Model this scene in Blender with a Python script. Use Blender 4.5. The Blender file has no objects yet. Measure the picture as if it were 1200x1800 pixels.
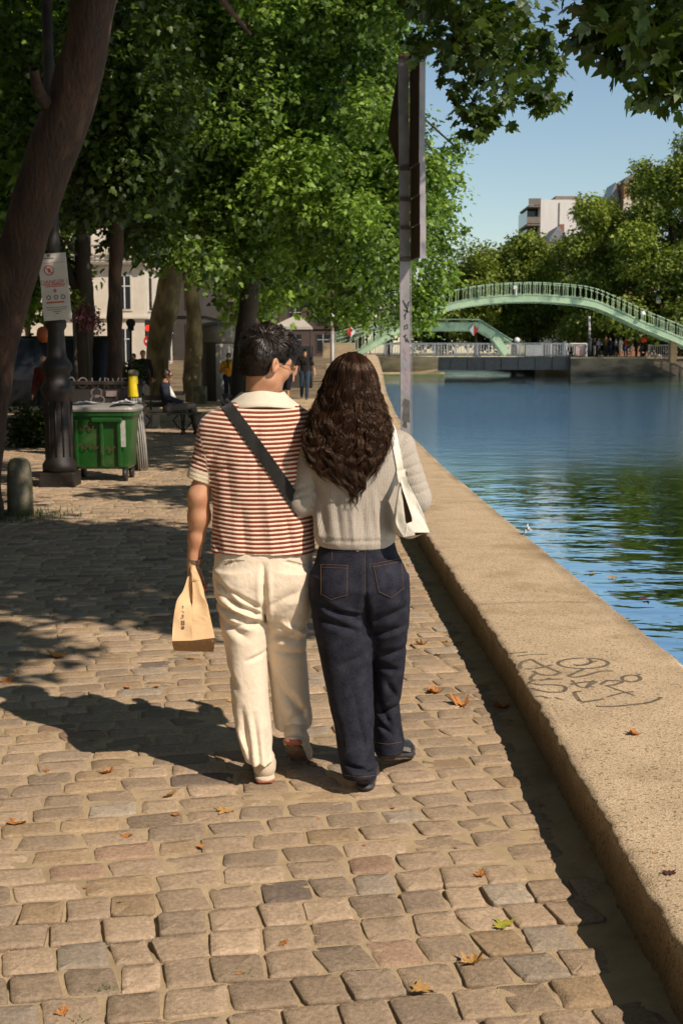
import bpy, bmesh, math, random
import numpy as np
from mathutils import Vector, Matrix
from mathutils.bvhtree import BVHTree

SC = bpy.context.scene
COL = SC.collection
rng = np.random.default_rng(11)
random.seed(11)
R = math.radians
PI = math.pi

# ------------------------------------------------------------------ camera
CAM_H, F_PX = 1.65, 2200.0
PITCH = math.atan(280.0 / F_PX)
cam_d = bpy.data.cameras.new('camera')
cam = bpy.data.objects.new('camera', cam_d)
COL.objects.link(cam)
cam.location = (0, 0, CAM_H)
cam.rotation_euler = (PI / 2 - PITCH, 0, 0)
cam_d.sensor_fit = 'VERTICAL'
cam_d.sensor_height = 36.0
cam_d.lens = 36.0 * F_PX / 1800.0
cam_d.clip_start = 0.1
cam_d.clip_end = 3000
cam_d.dof.use_dof = True
cam_d.dof.focus_distance = 4.95
cam_d.dof.aperture_fstop = 9.0
SC.camera = cam
_cp, _sp = math.cos(PITCH), math.sin(PITCH)


def ray(u, v):
    a, b = (u - 600) / F_PX, (900 - v) / F_PX
    return Vector((a, _cp + b * _sp, -_sp + b * _cp))


def at(u, v, Y):
    d = ray(u, v)
    return Vector((0, 0, CAM_H)) + d * (Y / d.y)


def gnd(u, v, z=0.0):
    d = ray(u, v)
    return Vector((0, 0, CAM_H)) + d * ((z - CAM_H) / d.z)


# ------------------------------------------------------------------ objects
WL = {}


def tag(o, label=None, cat=None, group=None, kind=None):
    if label: o['label'] = label
    if cat: o['category'] = cat
    if group: o['group'] = group
    if kind: o['kind'] = kind
    return o


def thing(name, label, cat, loc=(0, 0, 0), group=None):
    o = bpy.data.objects.new(name, None)
    COL.objects.link(o)
    o.empty_display_size = 0.1
    o.location = Vector(loc)
    WL[o.name] = Vector(loc)
    return tag(o, label, cat, group)


def link_mesh(name, me, parent=None, loc=None):
    o = bpy.data.objects.new(name, me)
    COL.objects.link(o)
    if parent is not None:
        o.parent = parent
        WL[o.name] = WL[parent.name]
    else:
        o.location = Vector(loc) if loc is not None else Vector((0, 0, 0))
        WL[o.name] = o.location.copy()
    return o


def np_mesh(name, V, faces, mat, parent=None, loc=None, smooth=True, attrs=None):
    """V (n,3) world coordinates; faces: (m,k) int array or list of such arrays / list of lists."""
    off = WL[parent.name] if parent is not None else (Vector(loc) if loc is not None else Vector((0, 0, 0)))
    V = np.asarray(V, dtype=np.float32) - np.array(off, dtype=np.float32)
    me = bpy.data.meshes.new(name)
    if isinstance(faces, np.ndarray): faces = [faces]
    if len(faces) and isinstance(faces[0], np.ndarray) and faces[0].ndim == 2:
        li = np.concatenate([f.ravel() for f in faces]).astype(np.int32)
        tot = np.concatenate([np.full(len(f), f.shape[1], dtype=np.int32) for f in faces])
    else:
        li = np.concatenate([np.asarray(f) for f in faces]).astype(np.int32)
        tot = np.array([len(f) for f in faces], dtype=np.int32)
    st = np.zeros(len(tot), dtype=np.int32)
    st[1:] = np.cumsum(tot)[:-1]
    me.vertices.add(len(V)); me.vertices.foreach_set('co', V.ravel())
    me.loops.add(len(li)); me.loops.foreach_set('vertex_index', li)
    me.polygons.add(len(tot)); me.polygons.foreach_set('loop_start', st)
    try: me.polygons.foreach_set('loop_total', tot)
    except Exception: pass
    me.polygons.foreach_set('use_smooth', np.full(len(tot), bool(smooth)))
    if attrs:
        for k, a in attrs.items():
            a = np.asarray(a, dtype=np.float32)
            if a.ndim == 1:
                at_ = me.attributes.new(k, 'FLOAT', 'POINT'); at_.data.foreach_set('value', a)
            else:
                at_ = me.attributes.new(k, 'FLOAT_COLOR', 'POINT')
                if a.shape[1] == 3: a = np.concatenate([a, np.ones((len(a), 1), np.float32)], 1)
                at_.data.foreach_set('color', a.ravel())
    me.update(calc_edges=True)
    me.validate()
    if mat is not None: me.materials.append(mat)
    return link_mesh(name, me, parent, loc)


def crom(pts, n):
    """Catmull-Rom resample of pts (list of vectors of any dim) to n points."""
    P = np.array([list(p) for p in pts], dtype=float)
    if len(P) == 2:
        t = np.linspace(0, 1, n)[:, None]
        return P[0] * (1 - t) + P[1] * t
    P = np.vstack([2 * P[0] - P[1], P, 2 * P[-1] - P[-2]])
    m = len(P) - 3
    t = np.linspace(0, m - 1e-9, n)
    i = t.astype(int); f = (t - i)[:, None]
    p0, p1, p2, p3 = P[i], P[i + 1], P[i + 2], P[i + 3]
    return 0.5 * (2 * p1 + (p2 - p0) * f + (2 * p0 - 5 * p1 + 4 * p2 - p3) * f ** 2 + (3 * p1 - p0 - 3 * p2 + p3) * f ** 3)


class MB:
    def __init__(s):
        s.v = []; s.f = []; s.sm = []

    def _add(s, vs, fs, smooth=False):
        b = len(s.v)
        s.v += [tuple(p) for p in vs]
        s.f += [[b + i for i in f] for f in fs]
        s.sm += [smooth] * len(fs)
        return s

    def box(s, c, size, rot=None, bevel=0.0, taper=1.0):
        x, y, z = [q / 2 for q in size]
        M = rot if rot is not None else Matrix.Identity(3)
        c = Vector(c)
        if bevel <= 0:
            vs = []
            for zz, k in ((-z, 1.0), (z, taper)):
                for xx, yy in ((-x, -y), (x, -y), (x, y), (-x, y)): vs.append(c + M @ Vector((xx * k, yy * k, zz)))
            return s._add(vs, [[3, 2, 1, 0], [4, 5, 6, 7], [0, 1, 5, 4], [1, 2, 6, 5], [2, 3, 7, 6], [3, 0, 4, 7]])
        bm = bmesh.new()
        bmesh.ops.create_cube(bm, size=1.0)
        for v in bm.verts:
            k = taper if v.co.z > 0 else 1.0
            v.co = Vector((v.co.x * 2 * x * k, v.co.y * 2 * y * k, v.co.z * 2 * z))
        bmesh.ops.bevel(bm, geom=bm.edges[:], offset=bevel, segments=2, profile=0.6, affect='EDGES')
        bm.verts.index_update()
        vs = [c + M @ v.co for v in bm.verts]
        fs = [[v.index for v in f.verts] for f in bm.faces]
        bm.free()
        return s._add(vs, fs)

    def tube(s, pts, r, n=8, cap=True, smooth=True):
        pts = [Vector(p) for p in pts]
        rs = r if isinstance(r, (list, tuple, np.ndarray)) else [r] * len(pts)
        vs, fs = [], []
        up = Vector((0, 0, 1))
        prev = None
        for i, p in enumerate(pts):
            t = (pts[min(i + 1, len(pts) - 1)] - pts[max(i - 1, 0)])
            if t.length < 1e-9: t = Vector((0, 0, 1))
            t.normalize()
            if prev is None:
                a = t.cross(Vector((1, 0, 0)) if abs(t.x) < 0.8 else Vector((0, 1, 0))).normalized()
            else:
                a = (prev - t * prev.dot(t))
                a = a.normalized() if a.length > 1e-6 else t.orthogonal().normalized()
            prev = a
            b = t.cross(a)
            for k in range(n):
                an = 2 * PI * k / n
                vs.append(p + (a * math.cos(an) + b * math.sin(an)) * rs[i])
        for i in range(len(pts) - 1):
            for k in range(n):
                fs.append([i * n + k, i * n + (k + 1) % n, (i + 1) * n + (k + 1) % n, (i + 1) * n + k])
        s._add(vs, fs, smooth)
        if cap:
            b = len(s.v) - len(vs)
            s.f.append([b + k for k in range(n)][::-1]); s.sm.append(False)
            s.f.append([b + (len(pts) - 1) * n + k for k in range(n)]); s.sm.append(False)
        return s

    def lathe(s, c, prof, n=20, smooth=True, capt=True):
        """prof: list of (r,z)."""
        c = Vector(c)
        vs, fs = [], []
        for r_, z_ in prof:
            for k in range(n):
                an = 2 * PI * k / n
                vs.append(c + Vector((math.cos(an) * r_, math.sin(an) * r_, z_)))
        for i in range(len(prof) - 1):
            for k in range(n):
                fs.append([i * n + k, i * n + (k + 1) % n, (i + 1) * n + (k + 1) % n, (i + 1) * n + k])
        s._add(vs, fs, smooth)
        b = len(s.v) - len(vs)
        s.f.append([b + k for k in range(n)][::-1]); s.sm.append(False)
        if capt: s.f.append([b + (len(prof) - 1) * n + k for k in range(n)]); s.sm.append(False)
        return s

    def prism(s, poly, d):
        """poly: list of 3d points (planar), d: extrusion vector."""
        n = len(poly); d = Vector(d)
        vs = [Vector(p) for p in poly] + [Vector(p) + d for p in poly]
        fs = [list(range(n))[::-1], list(range(n, 2 * n))] + [[k, (k + 1) % n, n + (k + 1) % n, n + k] for k in range(n)]
        return s._add(vs, fs)

    def face(s, poly):
        return s._add([Vector(p) for p in poly], [list(range(len(poly)))])

    def ribbon(s, pts, w, nrm, th=0.0):
        """flat ribbon of width w along pts with face normal nrm."""
        pts = [Vector(p) for p in pts]; nrm = Vector(nrm)
        vs = []
        for i, p in enumerate(pts):
            t = (pts[min(i + 1, len(pts) - 1)] - pts[max(i - 1, 0)]).normalized()
            sd = t.cross(nrm).normalized() * (w / 2)
            vs += [p - sd, p + sd]
        fs = [[2 * i, 2 * i + 1, 2 * i + 3, 2 * i + 2] for i in range(len(pts) - 1)]
        return s._add(vs, fs)

    def build(s, name, mat, parent=None, loc=None):
        off = WL[parent.name] if parent is not None else (Vector(loc) if loc is not None else Vector((0, 0, 0)))
        me = bpy.data.meshes.new(name)
        me.from_pydata([tuple(Vector(p) - off) for p in s.v], [], s.f)
        me.polygons.foreach_set('use_smooth', s.sm)
        me.update()
        bm = bmesh.new(); bm.from_mesh(me)
        bmesh.ops.recalc_face_normals(bm, faces=bm.faces[:])
        bm.to_mesh(me); bm.free()
        if mat is not None: me.materials.append(mat)
        return link_mesh(name, me, parent, loc)


def kids(o): return [c for c in bpy.data.objects if c.parent == o]


def copy_tree(o, parent=None):
    c = o.copy(); COL.objects.link(c)
    if parent is not None: c.parent = parent
    for ch in kids(o): copy_tree(ch, c)
    return c


# ------------------------------------------------------------------ materials
def nodes_of(m):
    m.use_nodes = True
    nt = m.node_tree
    return nt, nt.nodes, nt.links, nt.nodes['Principled BSDF']


def pm(name, c1, c2=None, scale=8.0, rough=0.7, bump=0.0, bscale=60.0, metallic=0.0, c3=None, c3s=2.0, c3t=0.6, stretch=None, spec=0.5, bdist=0.01, grime=0.0):
    m = bpy.data.materials.new(name)
    nt, N, L, B = nodes_of(m)
    B.inputs['Roughness'].default_value = rough
    B.inputs['Metallic'].default_value = metallic
    B.inputs['Specular IOR Level'].default_value = spec
    tc = N.new('ShaderNodeTexCoord')
    src = tc.outputs['Object']
    if stretch:
        mp = N.new('ShaderNodeMapping'); mp.inputs['Scale'].default_value = stretch
        L.new(src, mp.inputs['Vector']); src = mp.outputs['Vector']
    c2 = c2 if c2 is not None else tuple(q * 0.75 for q in c1)
    nz = N.new('ShaderNodeTexNoise'); nz.inputs['Scale'].default_value = scale; nz.inputs['Detail'].default_value = 6; nz.inputs['Roughness'].default_value = 0.65
    L.new(src, nz.inputs['Vector'])
    rp = N.new('ShaderNodeValToRGB')
    rp.color_ramp.elements[0].position = 0.35; rp.color_ramp.elements[0].color = (*c1, 1)
    rp.color_ramp.elements[1].position = 0.65; rp.color_ramp.elements[1].color = (*c2, 1)
    L.new(nz.outputs['Fac'], rp.inputs['Fac'])
    out = rp.outputs['Color']
    if c3 is not None:
        n3 = N.new('ShaderNodeTexNoise'); n3.inputs['Scale'].default_value = c3s; n3.inputs['Detail'].default_value = 5
        L.new(src, n3.inputs['Vector'])
        r3 = N.new('ShaderNodeValToRGB'); r3.color_ramp.elements[0].position = c3t - 0.08; r3.color_ramp.elements[1].position = c3t + 0.08
        L.new(n3.outputs['Fac'], r3.inputs['Fac'])
        mx = N.new('ShaderNodeMix'); mx.data_type = 'RGBA'
        L.new(r3.outputs['Color'], mx.inputs['Factor']); L.new(out, mx.inputs['A']); mx.inputs['B'].default_value = (*c3, 1)
        out = mx.outputs['Result']
    L.new(out, B.inputs['Base Color'])
    if bump > 0:
        nb = N.new('ShaderNodeTexNoise'); nb.inputs['Scale'].default_value = bscale; nb.inputs['Detail'].default_value = 5
        L.new(src, nb.inputs['Vector'])
        bp = N.new('ShaderNodeBump'); bp.inputs['Strength'].default_value = bump; bp.inputs['Distance'].default_value = bdist
        L.new(nb.outputs['Fac'], bp.inputs['Height']); L.new(bp.outputs['Normal'], B.inputs['Normal'])
    return m


def attr_mat(name, attr='tint', rough=0.8, nscale=60.0, namp=0.5, bump=0.4, bscale=150.0, bdist=0.004, spec=0.3):
    """colour from a per-vertex colour attribute, broken up by noise."""
    m = bpy.data.materials.new(name)
    nt, N, L, B = nodes_of(m)
    B.inputs['Roughness'].default_value = rough
    B.inputs['Specular IOR Level'].default_value = spec
    a = N.new('ShaderNodeAttribute'); a.attribute_name = attr
    tc = N.new('ShaderNodeTexCoord')
    nz = N.new('ShaderNodeTexNoise'); nz.inputs['Scale'].default_value = nscale; nz.inputs['Detail'].default_value = 8; nz.inputs['Roughness'].default_value = 0.7
    L.new(tc.outputs['Object'], nz.inputs['Vector'])
    mr = N.new('ShaderNodeMapRange'); mr.inputs['From Min'].default_value = 0.25; mr.inputs['From Max'].default_value = 0.75
    mr.inputs['To Min'].default_value = 1 - namp; mr.inputs['To Max'].default_value = 1 + namp
    L.new(nz.outputs['Fac'], mr.inputs['Value'])
    vm = N.new('ShaderNodeVectorMath'); vm.operation = 'SCALE'
    L.new(a.outputs['Color'], vm.inputs[0]); L.new(mr.outputs['Result'], vm.inputs['Scale'])
    L.new(vm.outputs['Vector'], B.inputs['Base Color'])
    nb = N.new('ShaderNodeTexNoise'); nb.inputs['Scale'].default_value = bscale; nb.inputs['Detail'].default_value = 6
    L.new(tc.outputs['Object'], nb.inputs['Vector'])
    bp = N.new('ShaderNodeBump'); bp.inputs['Strength'].default_value = bump; bp.inputs['Distance'].default_value = bdist
    L.new(nb.outputs['Fac'], bp.inputs['Height']); L.new(bp.outputs['Normal'], B.inputs['Normal'])
    return m


def leaf_mat(name, c_dark, c_light, trans=0.35, rough=0.45):
    m = bpy.data.materials.new(name)
    nt, N, L, B = nodes_of(m)
    a = N.new('ShaderNodeAttribute'); a.attribute_name = 'tint'
    rp = N.new('ShaderNodeValToRGB')
    rp.color_ramp.elements[0].color = (*c_dark, 1); rp.color_ramp.elements[1].color = (*c_light, 1)
    L.new(a.outputs['Fac'], rp.inputs['Fac'])
    B.inputs['Roughness'].default_value = rough
    B.inputs['Specular IOR Level'].default_value = 0.35
    L.new(rp.outputs['Color'], B.inputs['Base Color'])
    t = N.new('ShaderNodeBsdfTranslucent')
    mul = N.new('ShaderNodeMix'); mul.data_type = 'RGBA'; mul.blend_type = 'MULTIPLY'; mul.inputs['Factor'].default_value = 1
    L.new(rp.outputs['Color'], mul.inputs['A']); mul.inputs['B'].default_value = (1.5, 1.6, 0.5, 1)
    L.new(mul.outputs['Result'], t.inputs['Color'])
    ms = N.new('ShaderNodeMixShader'); ms.inputs['Fac'].default_value = trans
    L.new(B.outputs['BSDF'], ms.inputs[1]); L.new(t.outputs['BSDF'], ms.inputs[2])
    L.new(ms.outputs['Shader'], N['Material Output'].inputs['Surface'])
    return m


def vnoise(p, f, seed=0, oct_=3):
    """cheap smooth noise, sum of sines. p (...,3)."""
    r_ = np.random.default_rng(seed)
    out = 0.0; amp = 1.0; tot = 0
    for o in range(oct_):
        for k in range(4):
            d = r_.normal(size=3); d /= np.linalg.norm(d)
            out = out + amp * np.sin((p[..., 0] * d[0] + p[..., 1] * d[1] + p[..., 2] * d[2]) * f * (2 ** o) * r_.uniform(0.7, 1.4) + r_.uniform(0, 6.28))
        tot += amp * 2.0; amp *= 0.5
    return out / tot


# ------------------------------------------------------------------ light
SUN_DIR = Vector((0.78, -0.73, 1.0)).normalized()      # towards the sun
sun_el = math.asin(SUN_DIR.z); sun_az = math.atan2(SUN_DIR.x, SUN_DIR.y)
w = bpy.data.worlds.new('World'); SC.world = w; w.use_nodes = True
wn = w.node_tree.nodes; wl = w.node_tree.links
sky = wn.new('ShaderNodeTexSky'); sky.sky_type = 'NISHITA'; sky.sun_disc = False
sky.sun_elevation = sun_el; sky.sun_rotation = sun_az
sky.air_density = 1.1; sky.dust_density = .25; sky.ozone_density = 2.4
skm = wn.new('ShaderNodeMix'); skm.data_type = 'RGBA'; skm.blend_type = 'MULTIPLY'; skm.inputs['Factor'].default_value = 1
wl.new(sky.outputs['Color'], skm.inputs['A']); skm.inputs['B'].default_value = (1.04, 1.0, .93, 1)
wtc = wn.new('ShaderNodeTexCoord'); wsp = wn.new('ShaderNodeSeparateXYZ'); wl.new(wtc.outputs['Generated'], wsp.inputs[0])
wmr = wn.new('ShaderNodeMapRange'); wmr.interpolation_type = 'SMOOTHSTEP'; wmr.inputs['From Min'].default_value = .36; wmr.inputs['From Max'].default_value = .80; wl.new(wsp.outputs['Z'], wmr.inputs['Value'])
wdp = wn.new('ShaderNodeMix'); wdp.data_type = 'RGBA'; wl.new(wmr.outputs['Result'], wdp.inputs['Factor']); wdp.inputs['A'].default_value = (1, 1, 1, 1); wdp.inputs['B'].default_value = (.42, .38, .32, 1)
wm2 = wn.new('ShaderNodeMix'); wm2.data_type = 'RGBA'; wm2.blend_type = 'MULTIPLY'; wm2.inputs['Factor'].default_value = 1
wl.new(skm.outputs['Result'], wm2.inputs['A']); wl.new(wdp.outputs['Result'], wm2.inputs['B'])
wl.new(wm2.outputs['Result'], wn['Background'].inputs['Color'])
wn['Background'].inputs['Strength'].default_value = 0.118
sd = bpy.data.lights.new('sun', 'SUN'); sd.energy = 5.0; sd.angle = R(0.53); sd.color = (1.0, 0.865, 0.735)
so = bpy.data.objects.new('sun', sd); COL.objects.link(so)
so.rotation_euler = SUN_DIR.to_track_quat('Z', 'Y').to_euler()
SC.view_settings.view_transform = 'Standard'; SC.view_settings.look = 'None'
SC.view_settings.exposure = 0.0; SC.view_settings.gamma = 1.0
SC.cycles.max_bounces = 7; SC.cycles.diffuse_bounces = 3; SC.cycles.glossy_bounces = 3
SC.cycles.transmission_bounces = 5; SC.cycles.transparent_max_bounces = 6
SC.cycles.use_denoising = True
SC.cycles.sample_clamp_indirect = 6.0
# ================================================================== SETTING
def gz(Y):
    t = np.clip((np.asarray(Y, dtype=float) - 45) / 60, 0, 1)
    return 1.3 * t * t * (3 - 2 * t)


KY = np.array([-8, 0, 3.7, 5.84, 9.73, 16, 22, 30, 46, 67, 86, 108.0])
KX = np.array([.90, .86, .83, .81, .69, .52, .44, .50, .85, 1.38, 1.75, 2.05])
KW = 0.82


def kerb_in(Y): return np.interp(Y, KY, KX)


WATER_Z = -0.28
# ---- ground: one sheet to the horizon (left land, far land), canal left open
m_ground = pm('earth_ground', (.27, .205, .125), (.17, .13, .078), scale=2.2, rough=.95, bump=.6, bscale=25, c3=(.12, .095, .06), c3s=.7, c3t=.56, spec=.1, bdist=.02)
ys = np.concatenate([np.linspace(-40, 0, 6), np.linspace(2, 40, 40), np.linspace(43, 107.7, 30)])
V = []; cols = 8
for y in ys:
    ki = float(kerb_in(y)) + .15
    for x in (-400, -80, -30, -12, -6, -3, -1, ki): V.append((x, y, float(gz(y)) - .035))
F = [[r * cols + c, r * cols + c + 1, (r + 1) * cols + c + 1, (r + 1) * cols + c] for r in range(len(ys) - 1) for c in range(cols - 1)]


def quad(x0, x1, y0, y1, z):
    b = len(V)
    V.extend([(x0, y0, z), (x1, y0, z), (x1, y1, z), (x0, y1, z)]); F.append([b, b + 1, b + 2, b + 3])


quad(-400, 8.2, 107.7, 170, 1.265); quad(19.6, 400, 107.7, 170, 1.265); quad(-400, 400, 170, 1600, 1.265)
quad(46, 400, -40, 107.7, .2)
tag(np_mesh('ground', V, F, m_ground, smooth=False), kind='structure')

# ---- sand between the stones
ROT = R(11.5); cR, sR = math.cos(ROT), math.sin(ROT)
ROW0 = 3.70                                   # rows nearer than this are laid as squares


def to_xy(s, r): return s * cR - r * sR, s * sR + r * cR


ys = np.concatenate([np.arange(1.8, 8.5, .03), np.arange(8.5, 20, .12), np.arange(20, 46, .5)])
xs = np.linspace(0, 1, 170)
Yg, Tg = np.meshgrid(ys, xs, indexing='ij')
Xl = -0.36 * Yg - 1.0
Xg = Xl + Tg * (kerb_in(Yg) + .05 - Xl)
Pg = np.stack([Xg, Yg, Xg * 0], -1)
rr = -Xg * sR + Yg * cR
deep = np.clip((ROW0 + .05 - rr) / .2, 0, 1)
Zg = -.0026 + 0.0009 * vnoise(Pg, 6, 3) + .0028 * vnoise(Pg, 60, 4, 2) - deep * (.0035 + .012 * np.clip(vnoise(Pg, 13, 6), -.2, 1))
Zg += .014 * np.clip(1 - (kerb_in(Yg) - Xg) / .12, 0, 1)
Pg[..., 2] = Zg
ny, nx = Yg.shape
idx = np.arange(ny * nx).reshape(ny, nx)
Fg = np.stack([idx[:-1, :-1], idx[:-1, 1:], idx[1:, 1:], idx[1:, :-1]], -1).reshape(-1, 4)
m_sand = pm('joint_sand', (.56, .425, .26), (.46, .345, .205), scale=14, rough=.95, bump=.9, bscale=260, c3=(.36, .27, .16), c3s=3.0, c3t=.62, spec=.1, bdist=.006)
tag(np_mesh('sand_joints', Pg.reshape(-1, 3), Fg, m_sand), kind='structure')

# ---- setts
st = []
r = 1.75
row = 0
while r < 31:
    sq = r < ROW0
    pitch = .152 if sq else .133
    s = -.36 * r - 1.6 + rng.uniform(0, .2)
    smax = 2.2 + r * .28
    while s < smax:
        L_ = rng.normal(.147, .010) if sq else float(np.clip(rng.normal(.192, .026), .12, .26))
        x, y = to_xy(s + L_ / 2, r + pitch / 2)
        if x < kerb_in(y) - .05 - rng.uniform(0, .05) and x > -.36 * y - .95:
            st.append((x, y, L_ - (.007 if sq else .011) - rng.uniform(0, .008), pitch - (.006 if sq else .009) - rng.uniform(0, .008), 0 if sq else 1))
        s += L_
    r += pitch; row += 1
st = np.array(st); N_ = len(st)
K = 20
th = np.arange(K) * 2 * PI / K + PI / K
ex = np.where(st[:, 4] > .5, .27, .19)[:, None]
cs = np.sign(np.cos(th)) * np.abs(np.cos(th)) ** ex
sn = np.sign(np.sin(th)) * np.abs(np.sin(th)) ** ex
jit = 1 + rng.normal(0, .034, (N_, K)); jit = .55 * jit + .45 * np.roll(jit, 1, 1)
hx = st[:, 2:3] / 2 * cs * jit; hy = st[:, 3:4] / 2 * sn * jit
skew = rng.normal(0, .10, (N_, 1)); hx = hx + hy * skew
ro = rng.normal(0, .028, N_) + ROT
top = rng.normal(.0015, .0017, N_); tx = rng.normal(0, .012, N_); ty = rng.normal(0, .014, N_)
rings = [(1.0, -.04), (1.0, -.0085), (.985, -.0028), (.945, -.0004), (.55, .0003)]
Vs = []
for k, (sc_, z_) in enumerate(rings):
    lx, ly = hx * sc_, hy * sc_
    zz = z_ + top[:, None] + lx * tx[:, None] + ly * ty[:, None]
    if k in (2, 3, 4): zz = zz + rng.normal(0, .0011 if k > 2 else .0018, (N_, K))
    X_ = st[:, 0:1] + lx * np.cos(ro)[:, None] - ly * np.sin(ro)[:, None]
    Y_ = st[:, 1:2] + lx * np.sin(ro)[:, None] + ly * np.cos(ro)[:, None]
    Vs.append(np.stack([X_, Y_, zz], -1))
Vs.append(np.stack([st[:, 0], st[:, 1], top + .001], -1)[:, None, :])
VV = np.concatenate(Vs, 1); npv = VV.shape[1]
base = (np.arange(N_) * npv)[:, None]
Q = []
for k in range(len(rings) - 1):
    a = k * K + np.arange(K); b = k * K + (np.arange(K) + 1) % K
    Q.append(np.stack([a, b, b + K, a + K], -1))
Q = np.concatenate(Q)
a = 4 * K + np.arange(K)
T3 = np.stack([a, 4 * K + (np.arange(K) + 1) % K, np.full(K, 5 * K)], -1)
FQ = (base[:, :, None] + Q[None]).reshape(-1, 4); FT = (base[:, :, None] + T3[None]).reshape(-1, 3)
pal = np.array([1.50, 1.45, 1.53]) * np.array([(.285, .218, .137), (.25, .192, .122), (.305, .233, .147), (.225, .176, .115), (.27, .20, .115), (.215, .168, .108), (.245, .17, .108), (.135, .108, .078), (.255, .215, .15)])
pi_ = rng.choice(len(pal), N_, p=[.23, .20, .19, .13, .11, .06, .025, .006, .049])
tint = pal[pi_] * rng.uniform(.80, 1.12, (N_, 1))
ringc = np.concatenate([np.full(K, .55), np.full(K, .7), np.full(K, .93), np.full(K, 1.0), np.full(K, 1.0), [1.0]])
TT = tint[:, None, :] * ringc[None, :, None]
m_sett = attr_mat('granite_setts', 'tint', rough=.85, nscale=70, namp=.45, bump=.8, bscale=210, bdist=.0045, spec=.08)
tag(np_mesh('cobblestone_path', VV.reshape(-1, 3), [FQ, FT], m_sett, attrs={'tint': TT.reshape(-1, 3)}), kind='structure')

# ---- kerb: concrete coping along the water
ys = np.concatenate([np.arange(-6, 2, .25), np.arange(2, 14, .035), np.arange(14, 30, .15), np.arange(30, 108, 1.0)])
prof = [(-.03, -.10), (0.0, -.02), (.004, .06), (.003, .13), (.002, .178), (.006, .187), (.014, .191), (.04, .192)]
prof += [(x, .192 + .004 * math.sin(x * 5)) for x in np.linspace(.10, .74, 17)]
prof += [(.775, .190), (.798, .184), (.812, .172), (.820, .14), (.822, .0), (.822, -.25), (.83, -1.2)]
prof = np.array(prof)
ny, nx = len(ys), len(prof)
P = np.zeros((ny, nx, 3))
P[..., 1] = ys[:, None]
P[..., 0] = kerb_in(ys)[:, None] + prof[None, :, 0]
P[..., 2] = gz(ys)[:, None] + prof[None, :, 1]
n1 = vnoise(P, 5, 21); n2 = vnoise(P, 22, 22); n3 = vnoise(P, 70, 23, 2)
edge = np.exp(-((prof[:, 0] - .01) / .03) ** 2) + np.exp(-((prof[:, 0] - .81) / .03) ** 2)
face_in = (prof[:, 0] < .02) & (prof[:, 1] > -.05)
P[..., 0] += (face_in[None, :] * (.003 * n1 + .0012 * n2 + .0035 * n3))
P[..., 0] += (edge[None, :] * (.0012 * n2 + .0045 * n3))
P[..., 2] += np.where(prof[None, :, 1] > .15, .0022 * n1 + .0010 * n2 + .0008 * n3, 0)
chip = np.clip(vnoise(P, 62, 29, 3) - .35, 0, .35)
P[..., 2] -= edge[None, :] * chip * .030
idx = np.arange(ny * nx).reshape(ny, nx)
Fk = np.stack([idx[:-1, :-1], idx[:-1, 1:], idx[1:, 1:], idx[1:, :-1]], -1).reshape(-1, 4)
mk = pm('weathered_concrete', (.63, .485, .315), (.52, .395, .25), scale=4, rough=.93, bump=.8, bscale=170, c3=(.40, .295, .17), c3s=1.6, c3t=.60, spec=.12, bdist=.006)
nt, N, L, B = nodes_of(mk)
# speckled aggregate and dark lichen on top of the base colour
old = B.inputs['Base Color'].links[0].from_socket
tc = N.new('ShaderNodeTexCoord')
vo = N.new('ShaderNodeTexNoise'); vo.inputs['Scale'].default_value = 115; vo.inputs['Detail'].default_value = 4; vo.inputs['Roughness'].default_value = .8
L.new(tc.outputs['Object'], vo.inputs['Vector'])
mr = N.new('ShaderNodeMapRange'); mr.inputs['From Min'].default_value = .3; mr.inputs['From Max'].default_value = .7; mr.inputs['To Min'].default_value = .50; mr.inputs['To Max'].default_value = 1.42
L.new(vo.outputs['Fac'], mr.inputs['Value'])
sp = N.new('ShaderNodeTexNoise'); sp.inputs['Scale'].default_value = 75; sp.inputs['Detail'].default_value = 2
L.new(tc.outputs['Object'], sp.inputs['Vector'])
sr = N.new('ShaderNodeValToRGB'); sr.color_ramp.elements[0].position = .60; sr.color_ramp.elements[0].color = (1, 1, 1, 1); sr.color_ramp.elements[1].position = .66; sr.color_ramp.elements[1].color = (.45, .42, .38, 1)
L.new(sp.outputs['Fac'], sr.inputs['Fac'])
vm = N.new('ShaderNodeVectorMath'); vm.operation = 'SCALE'; L.new(old, vm.inputs[0]); L.new(mr.outputs['Result'], vm.inputs['Scale'])
mx = N.new('ShaderNodeMix'); mx.data_type = 'RGBA'; mx.blend_type = 'MULTIPLY'; mx.inputs['Factor'].default_value = 1
L.new(vm.outputs['Vector'], mx.inputs['A']); L.new(sr.outputs['Color'], mx.inputs['B'])
L.new(mx.outputs['Result'], B.inputs['Base Color'])
# mossy outer lip, shade painted on the path-side face, by a vertex attribute
moss_shade = np.clip((prof[:, 0] - .70) / .1, 0, 1)[None, :] * (.5 + .5 * vnoise(P, 9, 31)) + face_in[None, :] * 1.6 * np.clip(1.25 - prof[None, :, 1] / .18, 0, 1)
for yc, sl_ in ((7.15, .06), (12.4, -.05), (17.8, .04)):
    moss_shade = np.maximum(moss_shade, .75 * np.exp(-((P[..., 1] - yc - sl_ * P[..., 0] - .02 * vnoise(P, 14, 33)) / .016) ** 2) * (P[..., 2] > .1) * (.5 + .5 * (vnoise(P, 11, 34) > -.2)))
at_ = N.new('ShaderNodeAttribute'); at_.attribute_name = 'moss_shade'
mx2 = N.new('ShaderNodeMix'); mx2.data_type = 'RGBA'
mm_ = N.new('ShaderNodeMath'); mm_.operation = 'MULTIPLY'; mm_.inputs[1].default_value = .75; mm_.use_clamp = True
L.new(at_.outputs['Fac'], mm_.inputs[0]); L.new(mm_.outputs[0], mx2.inputs['Factor'])
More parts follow.
